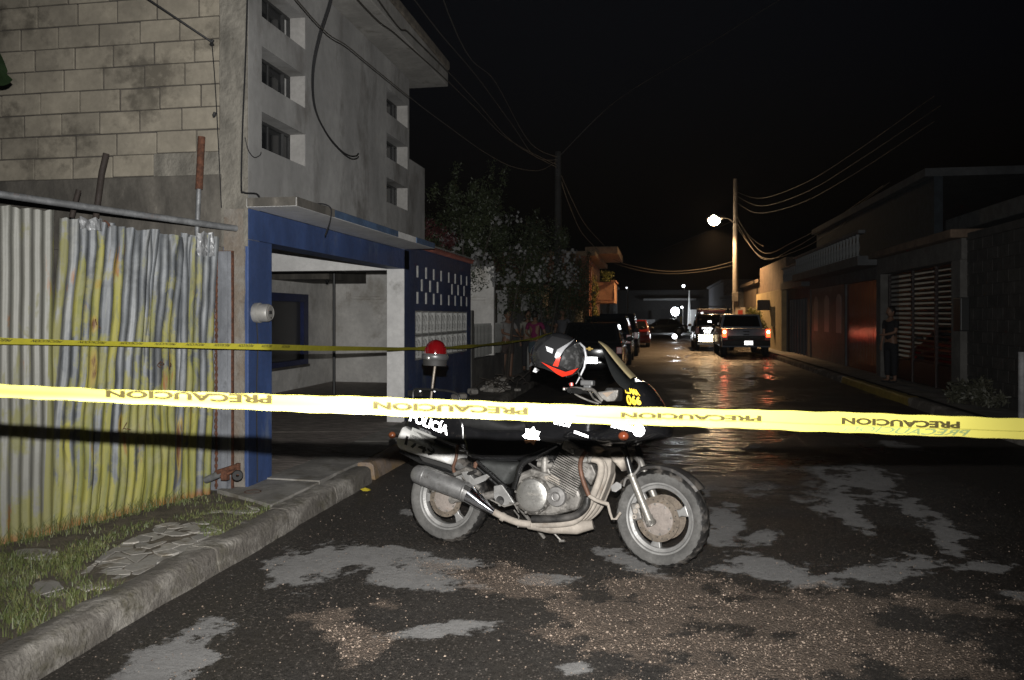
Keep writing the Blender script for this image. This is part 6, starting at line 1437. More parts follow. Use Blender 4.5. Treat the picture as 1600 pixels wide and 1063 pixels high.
ct = B1(620, 725, .22); cs_, chh_ = ct; textmesh('YAMAHA', lambda u, v: L3(cs_-.045+.09*u, .2175, chh_-.008+.018*v), mat('worn_letter', (.35, .33, .30), .5, metal=.6, bmp=0), 'lettering', bike, .02)
mb = MB()
for k in range(9):
    a = k*.698+.2; mb.lathe([(0, .05), (.009, .05), (.011, .04), (.012, 0)], L3(B1(624, 727, .155)[0]+.116*math.cos(a), .155, B1(624, 727, .155)[1]+.116*math.sin(a)), (0, -1, 0), 8)
bb(mb, 'cover_bolt', m_dust, True, parent=case)
disc(722, 732, .066, .155, [(1, 0), (1, .03), (.92, .04), (.5, .043), (.46, .036), (.4, .034), (.34, .046), (0, .05)], 'pulse_cover', mat('small_cover', (.28, .27, .26), .42, metal=.6, bmp=.1))
plate([(660, 650), (700, 640), (728, 655), (730, 690), (700, 672), (672, 668)], .1, .17, 'breather_cover', m_dust2, .01, case)
a0, a1 = LP(752, 692, 0), LP(815, 556, 0); ad = (a1-a0).normalized(); pr = Vector((ad.z, 0, -ad.x)); rot = Matrix((pr, Vector((0, 1, 0)), ad)).transposed()
mb = MB(); mb.obox(a0.lerp(a1, .5)+pr*.015, (.15, .30, (a1-a0).length), rot); cyl = bb(mb, 'cylinder_block', m_dust, bevel=.01)
fq = None
q = MB()
for k in range(15):
    t = .06+k*.06; c = a0.lerp(a1, t)+pr*.02; q.obox(c, (.215, .36, .0055), rot)
bb(q, 'cooling_fins', m_dust, parent=cyl)
hd = a1+ad*.04+pr*.02; mb = MB(); mb.obox(hd, (.22, .36, .07), rot); bb(mb, 'cylinder_head', m_dust, bevel=.015)
mb = MB(); mb.lathe([(0, .012), (.014, .012), (.018, 0)], hd+Vector((-.03, -.182, .0)), (0, -1, 0), 10); bb(mb, 'head_plug', m_alu, True); mb = MB(); mb.lathe([(0, .012), (.02, .012), (.026, 0)], hd+pr*.06+Vector((0, -.18, -.02)), (0, -1, 0), 14); bb(mb, 'head_plug', m_alu, True)
# carburettors, air box bits and hoses
for k, l in enumerate((.14, .05, -.05, -.14)):
    c = LP(668, 600, l); mb = MB(); mb.lathe([(0, -.05), (.026, -.05), (.03, -.01), (.024, .03), (.018, .05), (0, .055)], c, (0, 0, 1), 14); mb.tube([LP(640, 598, l), LP(742, 612, l)], .022, 12); mb.tube([LP(690, 640, l), LP(672, 610, l)], .012, 8); bb(mb, 'carburettor', m_dust, True)
plate([(600, 545), (720, 548), (700, 580), (620, 582)], -.1, .10, 'air_box', m_bdark, .01)
rh = random.Random(4); mb = MB()
for k in range(13):
    x, y, l = rh.uniform(575, 730), rh.uniform(560, 640), rh.uniform(.08, .17)
    mb.tube(smoothline([LP(x, y, l), LP(x+rh.uniform(-30, 40), y+rh.uniform(-20, 25), l+rh.uniform(-.02, .02)), LP(x+rh.uniform(-10, 60), y+rh.uniform(-30, 45), l)], 5), rh.uniform(.003, .006), 6)
bb(mb, 'hose_bundle', mat('hoses', (.09, .085, .08), .6, var=.4), True)
mb = MB(); mb.tube(smoothline([LP(735, 545, .12), LP(700, 580, .15), LP(675, 605, .15), LP(650, 640, .14)]), .006, 6); mb.tube(smoothline([LP(760, 548, .12), LP(712, 590, .16), LP(690, 628, .15)]), .004, 6); bb(mb, 'throttle_cable', m_blkm, True)
for k in range(10):
    x, y = rh.uniform(565, 735), rh.uniform(575, 640); mb = MB(); mb.obox(LP(x, y, rh.uniform(.08, .14)), (rh.uniform(.015, .035),)*3, Matrix.Rotation(rh.uniform(0, 3), 3, 'Y')); bb(mb, 'fitting', m_dust2 if k % 2 else m_dust, bevel=.004)
# exhaust: four headers sweeping down and back into the collector and silencer
for k, l in enumerate((.15, .055, -.055, -.15)):
    dx = [0, 16, 34, 48][k]
    mb = MB(); mb.tube(smoothline([LP(850+dx*.3, 575, l), LP(895+dx*.5, 590, l), LP(900+dx, 640, l), LP(872+dx, 720, l*.95), LP(838+dx, 790, l*.9), LP(785+dx*.6, 838, l*.8+.02), LP(690, 850+dx*.15, l*.5+.05), LP(610, 850, .08+l*.15), LP(560, 846, .10)], 6), .023, 12)
    bb(mb, 'exhaust_header', m_dust2, True)
mb = MB(); mb.tube(smoothline([LP(845, 735, .17), LP(838, 775, .17), LP(795, 812, .17), LP(720, 826, .17), (LP(615, 828, .17))], 6), .024, 12); bb(mb, 'inner_pipe', mat('sooty_pipe', (.05, .048, .046), .4, metal=.4, c2=(.16, .15, .14)), True)
mb = MB(); mb.tube([LP(600, 850, .10), LP(690, 862, .09), LP(800, 862, .08), LP(868, 850, .06)], [.03, .04, .045, .03], 12); bb(mb, 'collector', m_dust2, True)
mb = MB(); mb.tube(smoothline([LP(610, 848, .12), LP(560, 842, .14), LP(505, 822, .17), LP(455, 797, .20)], 6), .023, 14); mb.tube([LP(500, 822, .17), LP(485, 814, .18)], .030, 14); mb.tube([LP(690, 862, .1), LP(700, 862, .1)], .03, 12); bb(mb, 'exhaust_pipe', m_dust2, True)
mb = MB(); mb.tube([LP(458, 800, .20), LP(440, 788, .20), LP(400, 760, .205), LP(352, 722, .21)], [.021, .027, .046, .062], 22, False); bb(mb, 'silencer_cone', m_chrome, True)
mb = MB(); mb.tube([LP(354, 723, .21), LP(340, 714, .21), LP(160, 646, .225), LP(135, 638, .225), LP(125, 634, .225)], [.062, .066, .066, .062, .045], 28); sil = bb(mb, 'silencer', m_muff, True)
mb = MB(); mb.obox(LP(346, 700, .262), (.05, .02, .03), Matrix.Rotation(.4, 3, 'Y')); bb(mb, 'clamp_scorch', m_bdark, bevel=.006, parent=sil)
mb = MB(); e = (LP(160, 646, .225)-LP(340, 714, .225)).normalized()
for t in (.02, .95): c = LP(340, 714, .217).lerp(LP(160, 646, .225), t); mb.lathe([(.066, -.008), (.069, 0), (.066, .008)], c, e, 28)
bb(mb, 'silencer_band', m_muff, True, parent=sil)
# swingarm, hangers, pegs, frame
mb = MB()
for l in (.10, -.12): mb.tube([LP(520, 715, l), LP(400, 735, l), LP(285, 745, l)], [.032, .026, .024], 12); mb.lathe([(0, .02), (.028, .02), (.03, 0)], LP(287, 745, l), (0, -1, 0), 14)
bb(mb, 'swingarm', m_dust, True)
mb = MB(); mb.tube([LP(330, 650, .12), LP(400, 700, .12)], .02, 10); mb.tube([LP(295, 640, .1), LP(345, 620, .11), LP(400, 640, .12)], .018, 8); bb(mb, 'rear_link', m_dust, True)
plate([(318, 632), (345, 628), (372, 660), (425, 640), (438, 652), (420, 668), (372, 690), (350, 688)], .15, .17, 'passenger_hanger', m_whl, .004)
plate([(455, 690), (488, 684), (515, 720), (541, 762), (520, 772), (476, 775), (455, 740)], .13, .155, 'footrest_plate', m_whl, .005)
mb = MB(); mb.lathe([(0, .002), (.022, .002), (.028, .006), (.03, 0)], LP(482, 750, .158), (0, -1, 0), 20); bb(mb, 'heel_hole', m_bdark, True)
mb = MB(); mb.tube([LP(487, 757, .16), LP(487, 757, .25)], .014, 10); mb.tube([LP(350, 640, .16), LP(380, 628, .22)], .012, 8); bb(mb, 'footrest', m_bdark, True)
mb = MB()
mb.tube(smoothline([LP(720, 520, .13), LP(640, 560, .15), LP(590, 585, .155), (LP(566, 612, .155)), LP(556, 650, .15), LP(543, 700, .14)], 6), .023, 14); mb.lathe([(0, .03), (.03, .03), (.034, .0)], LP(519, 718, .12), (0, -1, 0), 18)
mb.tube([LP(385, 588, .14), LP(512, 700, .13)], .014, 10); mb.tube([LP(372, 600, .12), LP(500, 712, .11)], .010, 8)
mb.tube(smoothline([LP(720, 520, -.13), LP(640, 560, -.15), LP(566, 612, -.155), LP(543, 700, -.14)], 6), .023, 10); mb.tube([LP(385, 588, -.14), LP(512, 700, -.13)], .014, 8)
bb(mb, 'frame', m_blkm, True)
mb = MB(); mb.tube(smoothline([LP(305, 520, .16), LP(300, 570, .17), LP(288, 610, .16), LP(292, 632, .15)]), .012, 8); bb(mb, 'rear_stay', m_rst, True)
mb = MB(); mb.tube([LP(65, 545, .15), LP(150, 590, .15), LP(285, 632, .14)], .011, 8); mb.tube([LP(65, 545, -.15), LP(285, 632, -.14)], .011, 8); bb(mb, 'tail_rail', m_blkm, True)
plate([(150, 560), (280, 600), (330, 640), (300, 650), (180, 600)], -.09, .09, 'rear_mudguard', m_bdark, .01, pl=.05)
plate([(372, 592), (380, 588), (386, 600), (380, 618), (370, 612)], .145, .165, 'fuse_cover', m_rst, .003)
# crash bar, peg and centre stand
mb = MB(); mb.tube(smoothline([LP(838, 548, .20), LP(820, 575, .24), LP(815, 612, .27), LP(826, 665, .28), LP(850, 728, .27)], 6), .015, 12); bb(mb, 'crash_bar', m_rst, True)
mb = MB(); mb.tube(smoothline([LP(850, 728, .27), LP(880, 748, .25), LP(930, 765, .2)], 4), .013, 10); mb.tube([LP(930, 765, .2), LP(938, 800, .2), LP(948, 828, .2), LP(964, 826, .2), LP(982, 800, .18)], .009, 8); bb(mb, 'crash_bar_foot', m_dust2, True)
plate([(940, 690), (965, 672), (986, 682), (985, 700), (962, 716), (945, 712)], .12, .135, 'horn_bracket', m_whl, .003)
mb = MB(); mb.tube([LP(700, 880, .03), LP(738, 920, .03)], .007, 8); mb.tube([LP(728, 918, .03), LP(750, 918, .03)], .009, 8); mb.tube([LP(545, 760, -.15), L3(.62, -.30, .012+.30*math.tan(LEAN))], .013, 8); mb.tube([LP(540, 790, .14), LP(560, 815, .15), LP(556, 862, .15)], .005, 6); bb(mb, 'side_stand', m_dust, True)
mb = MB(); mb.tube(smoothline([LP(520, 760, .16), LP(540, 765, .17), LP(560, 800, .16)]), .005, 6); mb.tube([LP(440, 745, .17), LP(500, 775, .17), LP(535, 765, .17)], .006, 6); bb(mb, 'brake_pedal', m_dust, True)
plate([(820, 590), (862, 600), (880, 640), (858, 690), (828, 650)], .12, .165, 'oil_cooler_side', m_dust, .008)
plate([(880, 565), (945, 575), (940, 640), (920, 700), (895, 760), (870, 770), (905, 660)], -.1, .02, 'downtube_shroud', m_dust2, .01)
# handlebar, lever, master cylinder, cockpit frame
mb = MB(); mb.tube(smoothline([LP(930, 300, .0), LP(880, 312, .10), LP(850, 305, .22), LP(800, 292, .36), LP(770, 290, .42)], 5), .012, 10); bb(mb, 'handlebar', m_blkm, True)
mb = MB(); mb.tube([LP(815, 297, .32), LP(768, 291, .43)], .018, 12); bb(mb, 'grip', m_seat, True)
mb = MB(); mb.tube(smoothline([LP(832, 288, .30), LP(800, 282, .34), LP(765, 284, .40), LP(748, 287, .42)], 4), [.009, .007, .006, .006], 8); mb.ellip(LP(748, 287, .42), (.012, .012, .012), 10, 8); bb(mb, 'brake_lever', m_alu, True)
mb = MB(); mb.obox(LP(846, 262, .26), (.085, .06, .035)); mb.obox(LP(846, 275, .26), (.05, .04, .03)); bb(mb, 'master_cylinder', mat('res_grey', (.10, .10, .10), .45, bmp=0), bevel=.008)
mb = MB(); mb.tube(smoothline([LP(838, 288, .28), LP(865, 290, .24), LP(885, 310, .2), LP(905, 335, .17)], 5), .011, 8); mb.tube(smoothline([LP(855, 300, .25), LP(870, 325, .2), LP(900, 345, .15)], 5), .006, 8); mb.tube(smoothline([LP(780, 290, .33), LP(800, 312, .3), LP(850, 335, .25), LP(890, 348, .2)], 5), .006, 8); bb(mb, 'control_cable', m_dust, True)
plate([(885, 300), (930, 293), (972, 290), (968, 320), (955, 338), (925, 340), (895, 322)], .10, .135, 'cockpit_bracket', m_dust, .006)
plate([(905, 303), (955, 297), (925, 322)], .136, .139, 'bracket_plate', mat('tan_plate', (.25, .19, .14), .5, bmp=0), .001)
mb = MB(); mb.obox(LP(955, 310, 0), (.06, .24, .09)); bb(mb, 'instrument_pod', m_bdark, bevel=.015)
mb = MB(); mb.tube([LP(838, 262, .27), LP(815, 235, .29), LP(800, 205, .30)], .006, 8); mb.tube([LP(775, 265, .3), LP(780, 285, .33)], .008, 6); bb(mb, 'mirror_stem', m_bdark, True)
mb = MB(); mb.tube([LP(778, 262, .36), LP(779, 274, .36)], .013, 8); bb(mb, 'strap_buckle', flat('red_buckle', (.6, .05, .03), .3), True)

# ---- helmet hanging on the bar (a thing of its own)
def toworld(v): bpy.context.view_layer.update(); return bike.matrix_world @ v
hc = toworld(LP(722, 150, .33))
HZ = (Vector((hc.x, hc.y, 0)).length); sc_ = .00181          # metres per enlarged-view pixel at the helmet
hel = thing('helmet', hc, 'black full-face helmet with red and grey graphics hanging on the handlebar', 'helmet', rz=YAW)
rvec = Vector((1, 0, 0)); 
def HL(zx, zy, d=0): return Vector(((zx-722)*sc_, d, -(zy-150)*sc_))
tilt = Matrix.Rotation(R(22), 3, 'Y')
def hsurf(zx, zy, eps=0.0):
    """point of the shell's near side behind an enlarged-view pixel"""
    v = tilt.inverted() @ HL(zx, zy); a, b, c = .168+eps, .135+eps, .150+eps
    q = 1-(v.x/a)**2-(v.z/c)**2; v.y = -b*math.sqrt(max(.0, q)); return tilt @ v
mb = MB(); mb.ellip((0, 0, 0), (.168, .135, .150), 36, 24)
for v in mb.v:
    if v.z < -.105: v.z = -.105-(v.z+.105)*.2
    if v.x < -.05: v.z -= .18*(-v.x-.05); v.x *= 1.04
mb.v = [tilt @ v for v in mb.v]
shell = bb(mb, 'shell', mat('helmet_black', (.014, .014, .015), .13, bmp=0, coat=.6, var=.1), True, parent=hel)
def hpatch(pts, m, name, eps=.004, k=4):
    pts2 = []
    for i in range(len(pts)):
        p, q = pts[i], pts[(i+1) % len(pts)]
        for j in range(k): pts2.append((p[0]+(q[0]-p[0])*j/k, p[1]+(q[1]-p[1])*j/k))
    n = len(pts2); lo = [min(p[i] for p in pts2) for i in (0, 1)]; hi = [max(p[i] for p in pts2) for i in (0, 1)]; P_ = list(pts2)
    A = np.array(pts2); B = np.roll(A, -1, 0)
    def ins(x, y): c = ((A[:, 1] > y) != (B[:, 1] > y)); dy = np.where(abs(B[:, 1]-A[:, 1]) < 1e-9, 1e-9, B[:, 1]-A[:, 1]); return bool((c & (x < A[:, 0]+(y-A[:, 1])*(B[:, 0]-A[:, 0])/dy)).sum() % 2)
    for x in np.arange(lo[0]+4, hi[0], 9):
        for y in np.arange(lo[1]+4, hi[1], 9):
            if ins(x, y): P_.append((x, y))
    V, E, F, *_ = delaunay_2d_cdt([Vector(p) for p in P_], [(i, (i+1) % n) for i in range(n)], [], 1, 1e-4)
    mb = MB(); mb.v = [hsurf(v.x, v.y, eps) for v in V]; mb.f = [tuple(f) for f in F]; return bb(mb, name, m, True, parent=hel)
hpatch([(618, 190), (650, 120), (700, 78), (760, 92), (742, 130), (716, 160), (708, 176), (664, 170)], flat('visor_smoke', (.02, .02, .021), .08, 0, .8), 'visor', .006)
m_hr = flat('helmet_red', (.75, .035, .015), .3, 0, .3); m_hg = mat('helmet_grey', (.26, .26, .27), .3, bmp=0, coat=.3)
hpatch([(660, 168), (700, 186), (745, 203), (792, 190), (770, 212), (735, 221), (715, 210), (690, 190)], m_hr, 'red_stripe', .008); hpatch([(700, 180), (717, 143), (727, 150), (718, 184)], m_hr, 'red_flash', .009)
hpatch([(706, 150), (715, 124), (780, 88), (742, 122), (716, 160)], m_hg, 'grey_flash', .0085); hpatch([(676, 112), (702, 122), (698, 138), (680, 130)], flat('visor_label', (.6, .6, .62), .3), 'visor_label', .009)
hpatch([(632, 206), (640, 190), (656, 198), (644, 210)], m_hg, 'chin_vent', .004)
m_hd = mat('helmet_scuffed', (.035, .035, .035), .3, c2=(.09, .09, .09), scale=30, mixr=(.5, .62), bmp=0)
hpatch([(722, 178), (740, 128), (790, 100), (812, 130), (806, 186), (760, 198)], m_hd, 'mechanism_cover', .0065)
mb = MB(); mb.tube([hsurf(*p, .006) for p in [(778, 108), (800, 104), (816, 120), (822, 150), (816, 190), (800, 225), (786, 250)]], [.003, .007, .009, .009, .007, .003], 8); bb(mb, 'edge_trim', m_hg, True, parent=hel)
mb = MB(); mb.tube(smoothline([HL(760, 245, -.05), HL(768, 258, -.06), HL(776, 268, -.06)]), .006, 6); bb(mb, 'chin_strap', m_bdark, True, parent=hel)
# ================================================================== BARRIER TAPES
def tape_mat(name, c, k):
    m, n, b = nodes(name); b.inputs['Base Color'].default_value = (*c, 1); b.inputs['Roughness'].default_value = .38
    tr = N(n, 'ShaderNodeBsdfTranslucent'); tr.inputs[0].default_value = (*c, 1); mx = N(n, 'ShaderNodeMixShader'); mx.inputs[0].default_value = k
    n.links.new(b.outputs[0], mx.inputs[1]); n.links.new(tr.outputs[0], mx.inputs[2]); n.links.new(mx.outputs[0], n.nodes['Material Output'].inputs[0]); return m
m_tape = tape_mat('near_tape_film', (.58, .52, .11), .12)
KP = [(-260, 588, 605), (-60, 597, 616), (0, 600, 620), (170, 609, 629), (300, 613, 636), (430, 617, 642), (550, 619, 646), (620, 622, 650), (780, 629, 656), (930, 634, 662), (1100, 639, 667), (1250, 643, 674), (1400, 647, 679), (1600, 654, 686), (1750, 659, 690), (1900, 664, 694)]
KPx = [k[0] for k in KP]
def TP3(px, v, lift=0.0):
    """v: 0 top edge .. 1 bottom edge"""
    ZT = 1/np.interp(px, [-260, 0, 500, 800, 950, 1150, 1400, 1600, 1900], [.565, .552, .535, .517, .497, .452, .392, .35, .30])
    t = np.interp(px, KPx, [k[1] for k in KP]); b = np.interp(px, KPx, [k[2] for k in KP])
    hgt = (b-t)*ZT/FPX; full = .070; dep = math.sqrt(max(.0001, full**2-hgt**2))
    z0 = ZT + .012*math.sin(px*.004) ; s = (px-800)/800
    # upper part folded back, lower part nearly upright: the film lies in a shallow V
    d = dep*(.62*(1-v) if v < .45 else .62*(1-v)*(1-v)/.55*1.0) + .003*math.sin(px*.02+v*3)
    py = t+(b-t)*v + .5*math.sin(px*.013+1)+.35*math.sin(px*.041) + (.5 if v in (0, 1) else 0)*math.sin(px*.09+v*2); Z = z0+d-lift
    return P(px, py, Z)
tp = thing('barrier_tape', P(800, 645, 1.95), 'bright yellow barrier tape stretched across the whole photo close to the camera', 'barrier tape')
xs = np.arange(-260, 1901, 12); mb = MB(); NV = 9
for x in xs:
    for j in range(NV): mb.v.append(TP3(x, j/(NV-1)))
for i in range(len(xs)-1):
    for j in range(NV-1): a = i*NV+j; mb.f.append((a, a+NV, a+NV+1, a+1))
mb.build('film', m_tape, tp, smooth=True)
m_ink = flat('faded_ink', (.045, .034, .006), .7); m_ghost = flat('show_through_ink', (.20, .25, .10), .6)
def tword(x0, x1, v0, v1, m, shear=0, flip=True, name='lettering', word='PRECAUCION', bold=.05):
    o = parent_origin(tp)
    return textmesh(word, lambda a, b: TP3(x1-(x1-x0)*a + shear*(b-.5), v0+(v1-v0)*b, .0035)-o, m, name, tp, bold)
tword(165, 425, .02, .60, m_ink); tword(583, 825, .24, .68, m_ink); tword(970, 1190, .30, .66, m_ink); tword(1315, 1500, .26, .60, m_ink); tword(-200, 40-60, .02, .5, m_ink)
o_ = parent_origin(tp)
for x0, x1 in ((975, 1195), (1320, 1512)): textmesh('PRECAUCION', lambda a, b: TP3(x1-(x1-x0)*a+10*(b-.5), .95-(.30)*b, .0035)-o_, m_ghost, 'show_through_lettering', tp, .02)
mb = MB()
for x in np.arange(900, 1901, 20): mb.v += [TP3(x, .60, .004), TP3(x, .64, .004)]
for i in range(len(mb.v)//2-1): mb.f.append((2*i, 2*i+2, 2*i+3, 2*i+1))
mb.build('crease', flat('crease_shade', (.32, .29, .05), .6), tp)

m_tape2 = mat('far_tape_film', (.42, .38, .035), .4, var=.08, scale=3, bmp=0)
# second tape: fence -> pillar -> people; (px, py, distance, half height px)
K2 = [(-150, 525, 4.55), (0, 533, 4.95), (210, 538, 5.75), (420, 542.5, 6.55), (500, 544.5, 7.7), (620, 545.5, 10.2), (690, 544, 11.8), (740, 541, 13.6), (800, 534.5, 17.2), (835, 529.5, 18.6), (862, 521, 19.6)]
t2 = thing('barrier_tape', P(420, 542, 6.5), 'thin second yellow tape running from the corrugated fence past the carport to the people', 'barrier tape')
def T2(px, v, lift=0):
    py = np.interp(px, [k[0] for k in K2], [k[1] for k in K2]); iz = np.interp(px, [k[0] for k in K2], [1/k[2] for k in K2]); Z = 1/iz; hw = .5*(.058 if px < 640 else .05)
    tw = 1.05 + .12*math.sin(px*.01) if px < 640 else .75+.35*math.sin(px*.11)
    c = P(px, py, Z-lift); return c+Vector((0, 0, hw*(1-2*v)*math.cos(tw)*1.35))+Vector((ca, sa, 0))*0+Vector((-.45, -.6, 0)).normalized()*(-hw*(1-2*v)*math.sin(tw)*.8)
mb = MB(); xs = np.concatenate([np.arange(-150, 640, 8), np.arange(640, 863, 3)])
for x in xs: mb.v += [T2(x, 0), T2(x, .5), T2(x, 1)]
for i in range(len(xs)-1):
    for j in range(2): a = i*3+j; mb.f.append((a, a+3, a+4, a+1))
mb.build('film', m_tape2, t2, smooth=True)
o2 = parent_origin(t2); mk = flat('tape_ink', (.035, .03, .01), .6)
for x0, x1 in ((-40, 16), (48, 95), (122, 163), (187, 222), (241, 273), (290, 318), (334, 358), (372, 395), (408, 424), (440, 452)):
    textmesh('PRECAUCION', lambda a, b: T2(x1-(x1-x0)*a, .12+.45*b, .006)-o2, mk, 'lettering', t2, .02)

# ================================================================== PEOPLE
m_skin = mat('skin', (.20, .11, .07), .6, var=.1, bmp=0); m_hair = mat('hair', (.012, .01, .009), .55, bmp=.2)
def skinmesh(name, verts, edges, rads, m, parent, loc=(0, 0, 0), root=0, sub=2):
    me = bpy.data.meshes.new(name); me.from_pydata(verts, edges, []); o = bpy.data.objects.new(name, me); col.objects.link(o)
    md = o.modifiers.new('skin', 'SKIN'); md.use_smooth_shade = True
    for i, r in enumerate(rads):
        sv = me.skin_vertices[0].data[i]; sv.radius = (r, r) if isinstance(r, (int, float)) else r; sv.use_root = (i == root)
    s = o.modifiers.new('sub', 'SUBSURF'); s.levels = sub; s.render_levels = sub
    bpy.context.view_layer.update()
    me2 = bpy.data.meshes.new_from_object(o.evaluated_get(bpy.context.evaluated_depsgraph_get())); bpy.data.objects.remove(o)
    me2.name = name; me2.materials.clear(); me2.materials.append(m)
    for p in me2.polygons: p.use_smooth = True
    return link(name, me2, parent, loc)
def person(loc, rz, Hh, label, top, bottom, armsR, armsL, skirt=False, longhair=False, pants=False, group=None):
    t = thing('person', loc, label, 'person', group, rz); k = Hh/1.7
    hip, ch_, nk, hd = .93*k, 1.28*k, 1.44*k, 1.56*k
    # faces local -y
    V = [(0, 0, hip), (0, .0, 1.08*k), (0, .01, ch_), (0, 0, nk), (0, -.012, 1.50*k)]; E = [(0, 1), (1, 2), (2, 3), (3, 4)]; Rr = [(.15*k, .11*k), (.12*k, .095*k), (.15*k, .105*k), .055*k, .055*k]
    def chain(start, pts, rs):
        a = start
        for p, r in zip(pts, rs): V.append(tuple(x*k for x in p)); Rr.append(r*k); E.append((a, len(V)-1)); a = len(V)-1
        return a
    legs = {}
    for s in (-1, 1):
        legs[s] = chain(0, [(s*.10, 0, .86), (s*.105, -.01, .50), (s*.11, .015, .12), (s*.11, .01, .055), (s*.115, -.13, .03)], [.085, .058, .038, .04, .035])
    ends = {}
    for s, arm in ((-1, armsR), (1, armsL)):
        sh = (s*.185, 0, 1.385); el, wr, ha = arm
        a = chain(2, [sh, el, wr, ha], [.05, .038, .026, .03])
        d = (Vector(ha)-Vector(wr)).normalized(); sd = d.cross(Vector((0, 0, 1))); sd = sd.normalized() if sd.length > .1 else Vector((1, 0, 0)); 
        for q, (off, ln) in enumerate(((-.028, .062), (-.010, .075), (.008, .07), (.026, .055))):
            p1 = Vector(ha)+sd*off+d*ln*.55; p2 = Vector(ha)+sd*off*1.1+d*ln+Vector((0, 0, -.012)); chain(a, [tuple(p1), tuple(p2)], [.0095, .008])
        chain(a, [tuple(Vector(ha)+sd*.035-d*.01+Vector((0, 0, .01))), tuple(Vector(ha)+sd*.05+d*.03)], [.011, .009])
    body = skinmesh('body', V, E, Rr, m_skin, t)
    mb = MB(); mb.ellip((0, -.005, hd+.035*k), (.078*k, .098*k, .118*k), 20, 14)
    for v in mb.v:
        if v.y < -.03*k and v.z < hd: v.x *= .85
    mb.tube([(0, -.095*k, hd+.055*k), (0, -.122*k, hd+.015*k), (0, -.098*k, hd+.008*k)], [.008, .015, .010], 8)
    for s in (-1, 1): mb.ellip((s*.078*k, .005, hd+.03*k), (.012, .02, .032), 8, 6)
    mb.build('head', m_skin, t, world=False, smooth=True)
    mb = MB()
    for s in (-1, 1): mb.ellip((s*.03*k, -.088*k, hd+.045*k), (.013, .008, .007), 8, 6)
    mb.ellip((0, -.092*k, hd-.022*k), (.024, .008, .006), 8, 4); mb.build('eyes_and_mouth', m_hair, t, world=False, smooth=True)
    mb = MB(); mb.ellip((0, .014*k, hd+.058*k), (.088*k, .10*k, .112*k), 20, 12)
    for v in mb.v:
        if v.y < -.05*k: v.z = max(v.z, hd+.095*k)
    if longhair: mb.ellip((0, .06*k, hd-.06*k), (.075*k, .045*k, .17*k), 14, 10)
    mb.build('hair', m_hair, t, world=False, smooth=True)
    V2 = [(0, 0, .90*k), (0, 0, 1.08*k), (0, .01, ch_), (0, 0, 1.40*k)]; E2 = [(0, 1), (1, 2), (2, 3)]; R2 = [(.165*k, .125*k), (.14*k, .115*k), (.168*k, .122*k), .085*k]
    for s, arm in ((-1, armsR), (1, armsL)):
        sh = (s*.19*k, 0, 1.385*k); el = Vector(arm[0])*k; V2.append(sh); V2.append(tuple(Vector(sh).lerp(el, .75))); E2 += [(2, len(V2)-2), (len(V2)-2, len(V2)-1)]; R2 += [.066*k, .056*k]
    skinmesh('shirt', V2, E2, R2, top, t, sub=1)
    if skirt:
        mb = MB(); mb.lathe([(.15*k, .98*k), (.17*k, .88*k), (.19*k, .62*k), (.20*k, .48*k)], (0, 0, 0), (0, 0, 1), 24); o = mb.build('skirt', bottom, t, world=False, smooth=True)
    else:
        zk = .14 if pants else .58
        V3 = [(0, 0, .96*k), (0, 0, .9*k)]; E3 = [(0, 1)]; R3 = [(.15*k, .12*k), (.165*k, .125*k)]
        for s in (-1, 1):
            a = 1
            for (z, r) in (((.80, .098), (.52, .08), (zk, .066)) if pants else ((.80, .10), (zk, .092))): V3.append((s*.105*k, 0, z*k)); R3.append(r*k); E3.append((a, len(V3)-1)); a = len(V3)-1
        skinmesh('trousers' if pants else 'shorts', V3, E3, R3, bottom, t, sub=1)
    mb = MB()
    for s in (-1, 1): mb.ellip((s*.115*k, -.06*k, .03), (.045, .13, .028), 12, 6)
    mb.build('shoes', flat('shoe_dark', (.03, .03, .03), .6), t, world=False, smooth=True); return t
down = lambda s: ((s*.24, .02, 1.12), (s*.25, -.04, .88), (s*.25, -.05, .80))
def cl(name, c): return mat('cloth_'+name, c, .9, var=.15, scale=6, bmp=.2, bsc=30)
GP = 'people standing along the boundary wall'
c = P(793, 520, 18.7); person((c.x, c.y, PZ), R(50), 1.60, 'person in pale vest and brown shorts holding the far end of the thin tape', cl('pale', (.22, .21, .2)), cl('brown', (.06, .045, .04)), ((-.24, -.10, 1.14), (-.12, -.33, 1.08), (-.07, -.40, 1.07)), ((.24, -.12, 1.14), (.13, -.36, 1.06), (.08, -.43, 1.06)), group=GP)
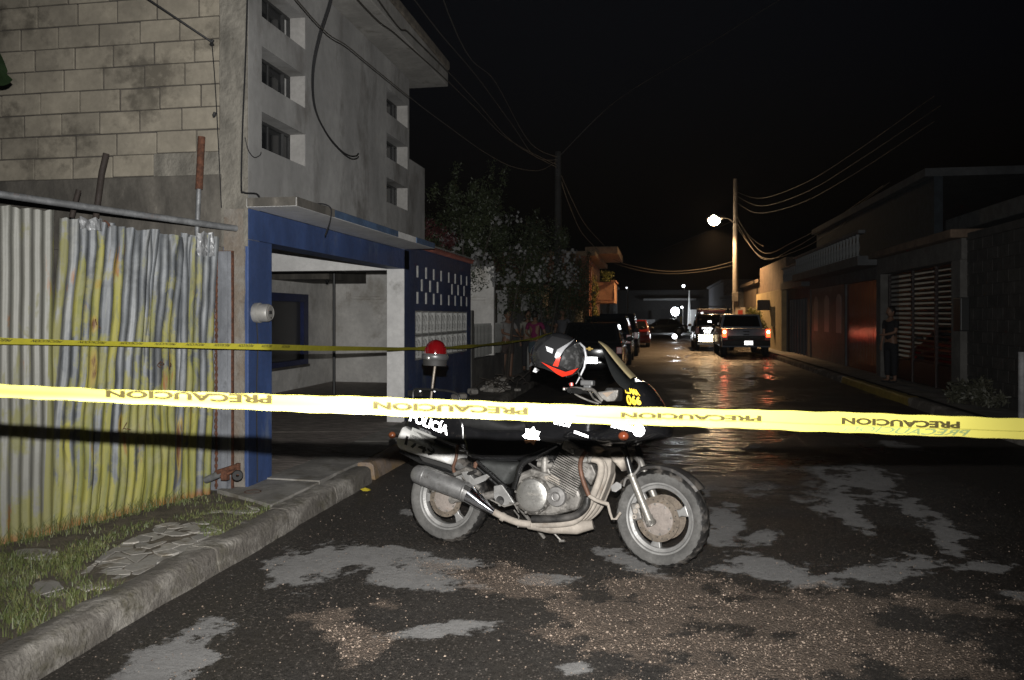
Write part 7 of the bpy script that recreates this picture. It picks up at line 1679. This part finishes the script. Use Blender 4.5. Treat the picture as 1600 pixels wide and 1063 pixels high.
c = P(836, 520, 19.6); person((c.x, c.y, PZ-.0), R(165), 1.58, 'person in magenta top and denim shorts seen from behind', cl('magenta', (.17, .012, .07)), cl('denim', (.07, .10, .12)), ((-.27, -.02, 1.14), (-.22, -.22, 1.02), (-.17, -.30, 1.03)), ((.27, -.02, 1.14), (.22, -.22, 1.02), (.17, -.30, 1.03)), group=GP)
c = P(825, 520, 21.0); person((c.x, c.y, PZ), R(30), 1.60, 'person in light top half hidden behind the one in magenta', cl('light', (.25, .24, .2)), cl('dark', (.03, .03, .035)), down(-1), down(1), longhair=True, pants=True, group=GP)
c = P(856, 520, 22.5); person((c.x, c.y, PZ), R(10), 1.72, 'dim person in dark clothes right of the one in magenta', cl('charcoal', (.035, .035, .04)), cl('dark', (.03, .03, .035)), down(-1), ((.25, -.06, 1.15), (.10, -.22, 1.2), (.03, -.25, 1.22)), pants=True, group=GP)
c = P(879, 520, 23.0); person((c.x, c.y, PZ), R(-20), 1.68, 'dim person in grey top nearest the parked black sedan', cl('midgrey', (.10, .10, .11)), cl('dark', (.03, .03, .035)), down(-1), down(1), pants=True, group=GP)
c = G(1392, 598, PZ); person((c.x, c.y, PZ), R(-65), 1.66, 'person in dark clothes standing against the column by the slatted gate', cl('verydark', (.012, .012, .014)), cl('navy', (.010, .011, .014)), down(-1), ((.24, -.08, 1.14), (.05, -.2, 1.08), (-.02, -.22, 1.08)), pants=True)

# ================================================================== DAMP NIGHT AIR
mb = MB(); mb.box(-60, 60, -3, 240, -1.0, 12.0); hz = mb.build('haze', None, kind='stuff')
hm = bpy.data.materials.new('humid_air'); hm.use_nodes = True; hn = hm.node_tree; hn.nodes.remove(hn.nodes['Principled BSDF'])
pv = hn.nodes.new('ShaderNodeVolumePrincipled'); pv.inputs['Color'].default_value = (.9, .9, .9, 1); pv.inputs['Density'].default_value = .00022; pv.inputs['Anisotropy'].default_value = .7
hn.links.new(pv.outputs[0], hn.nodes['Material Output'].inputs['Volume']); hz.data.materials.append(hm)
hz['label'] = 'thin damp night air over the street'; hz['category'] = 'haze'
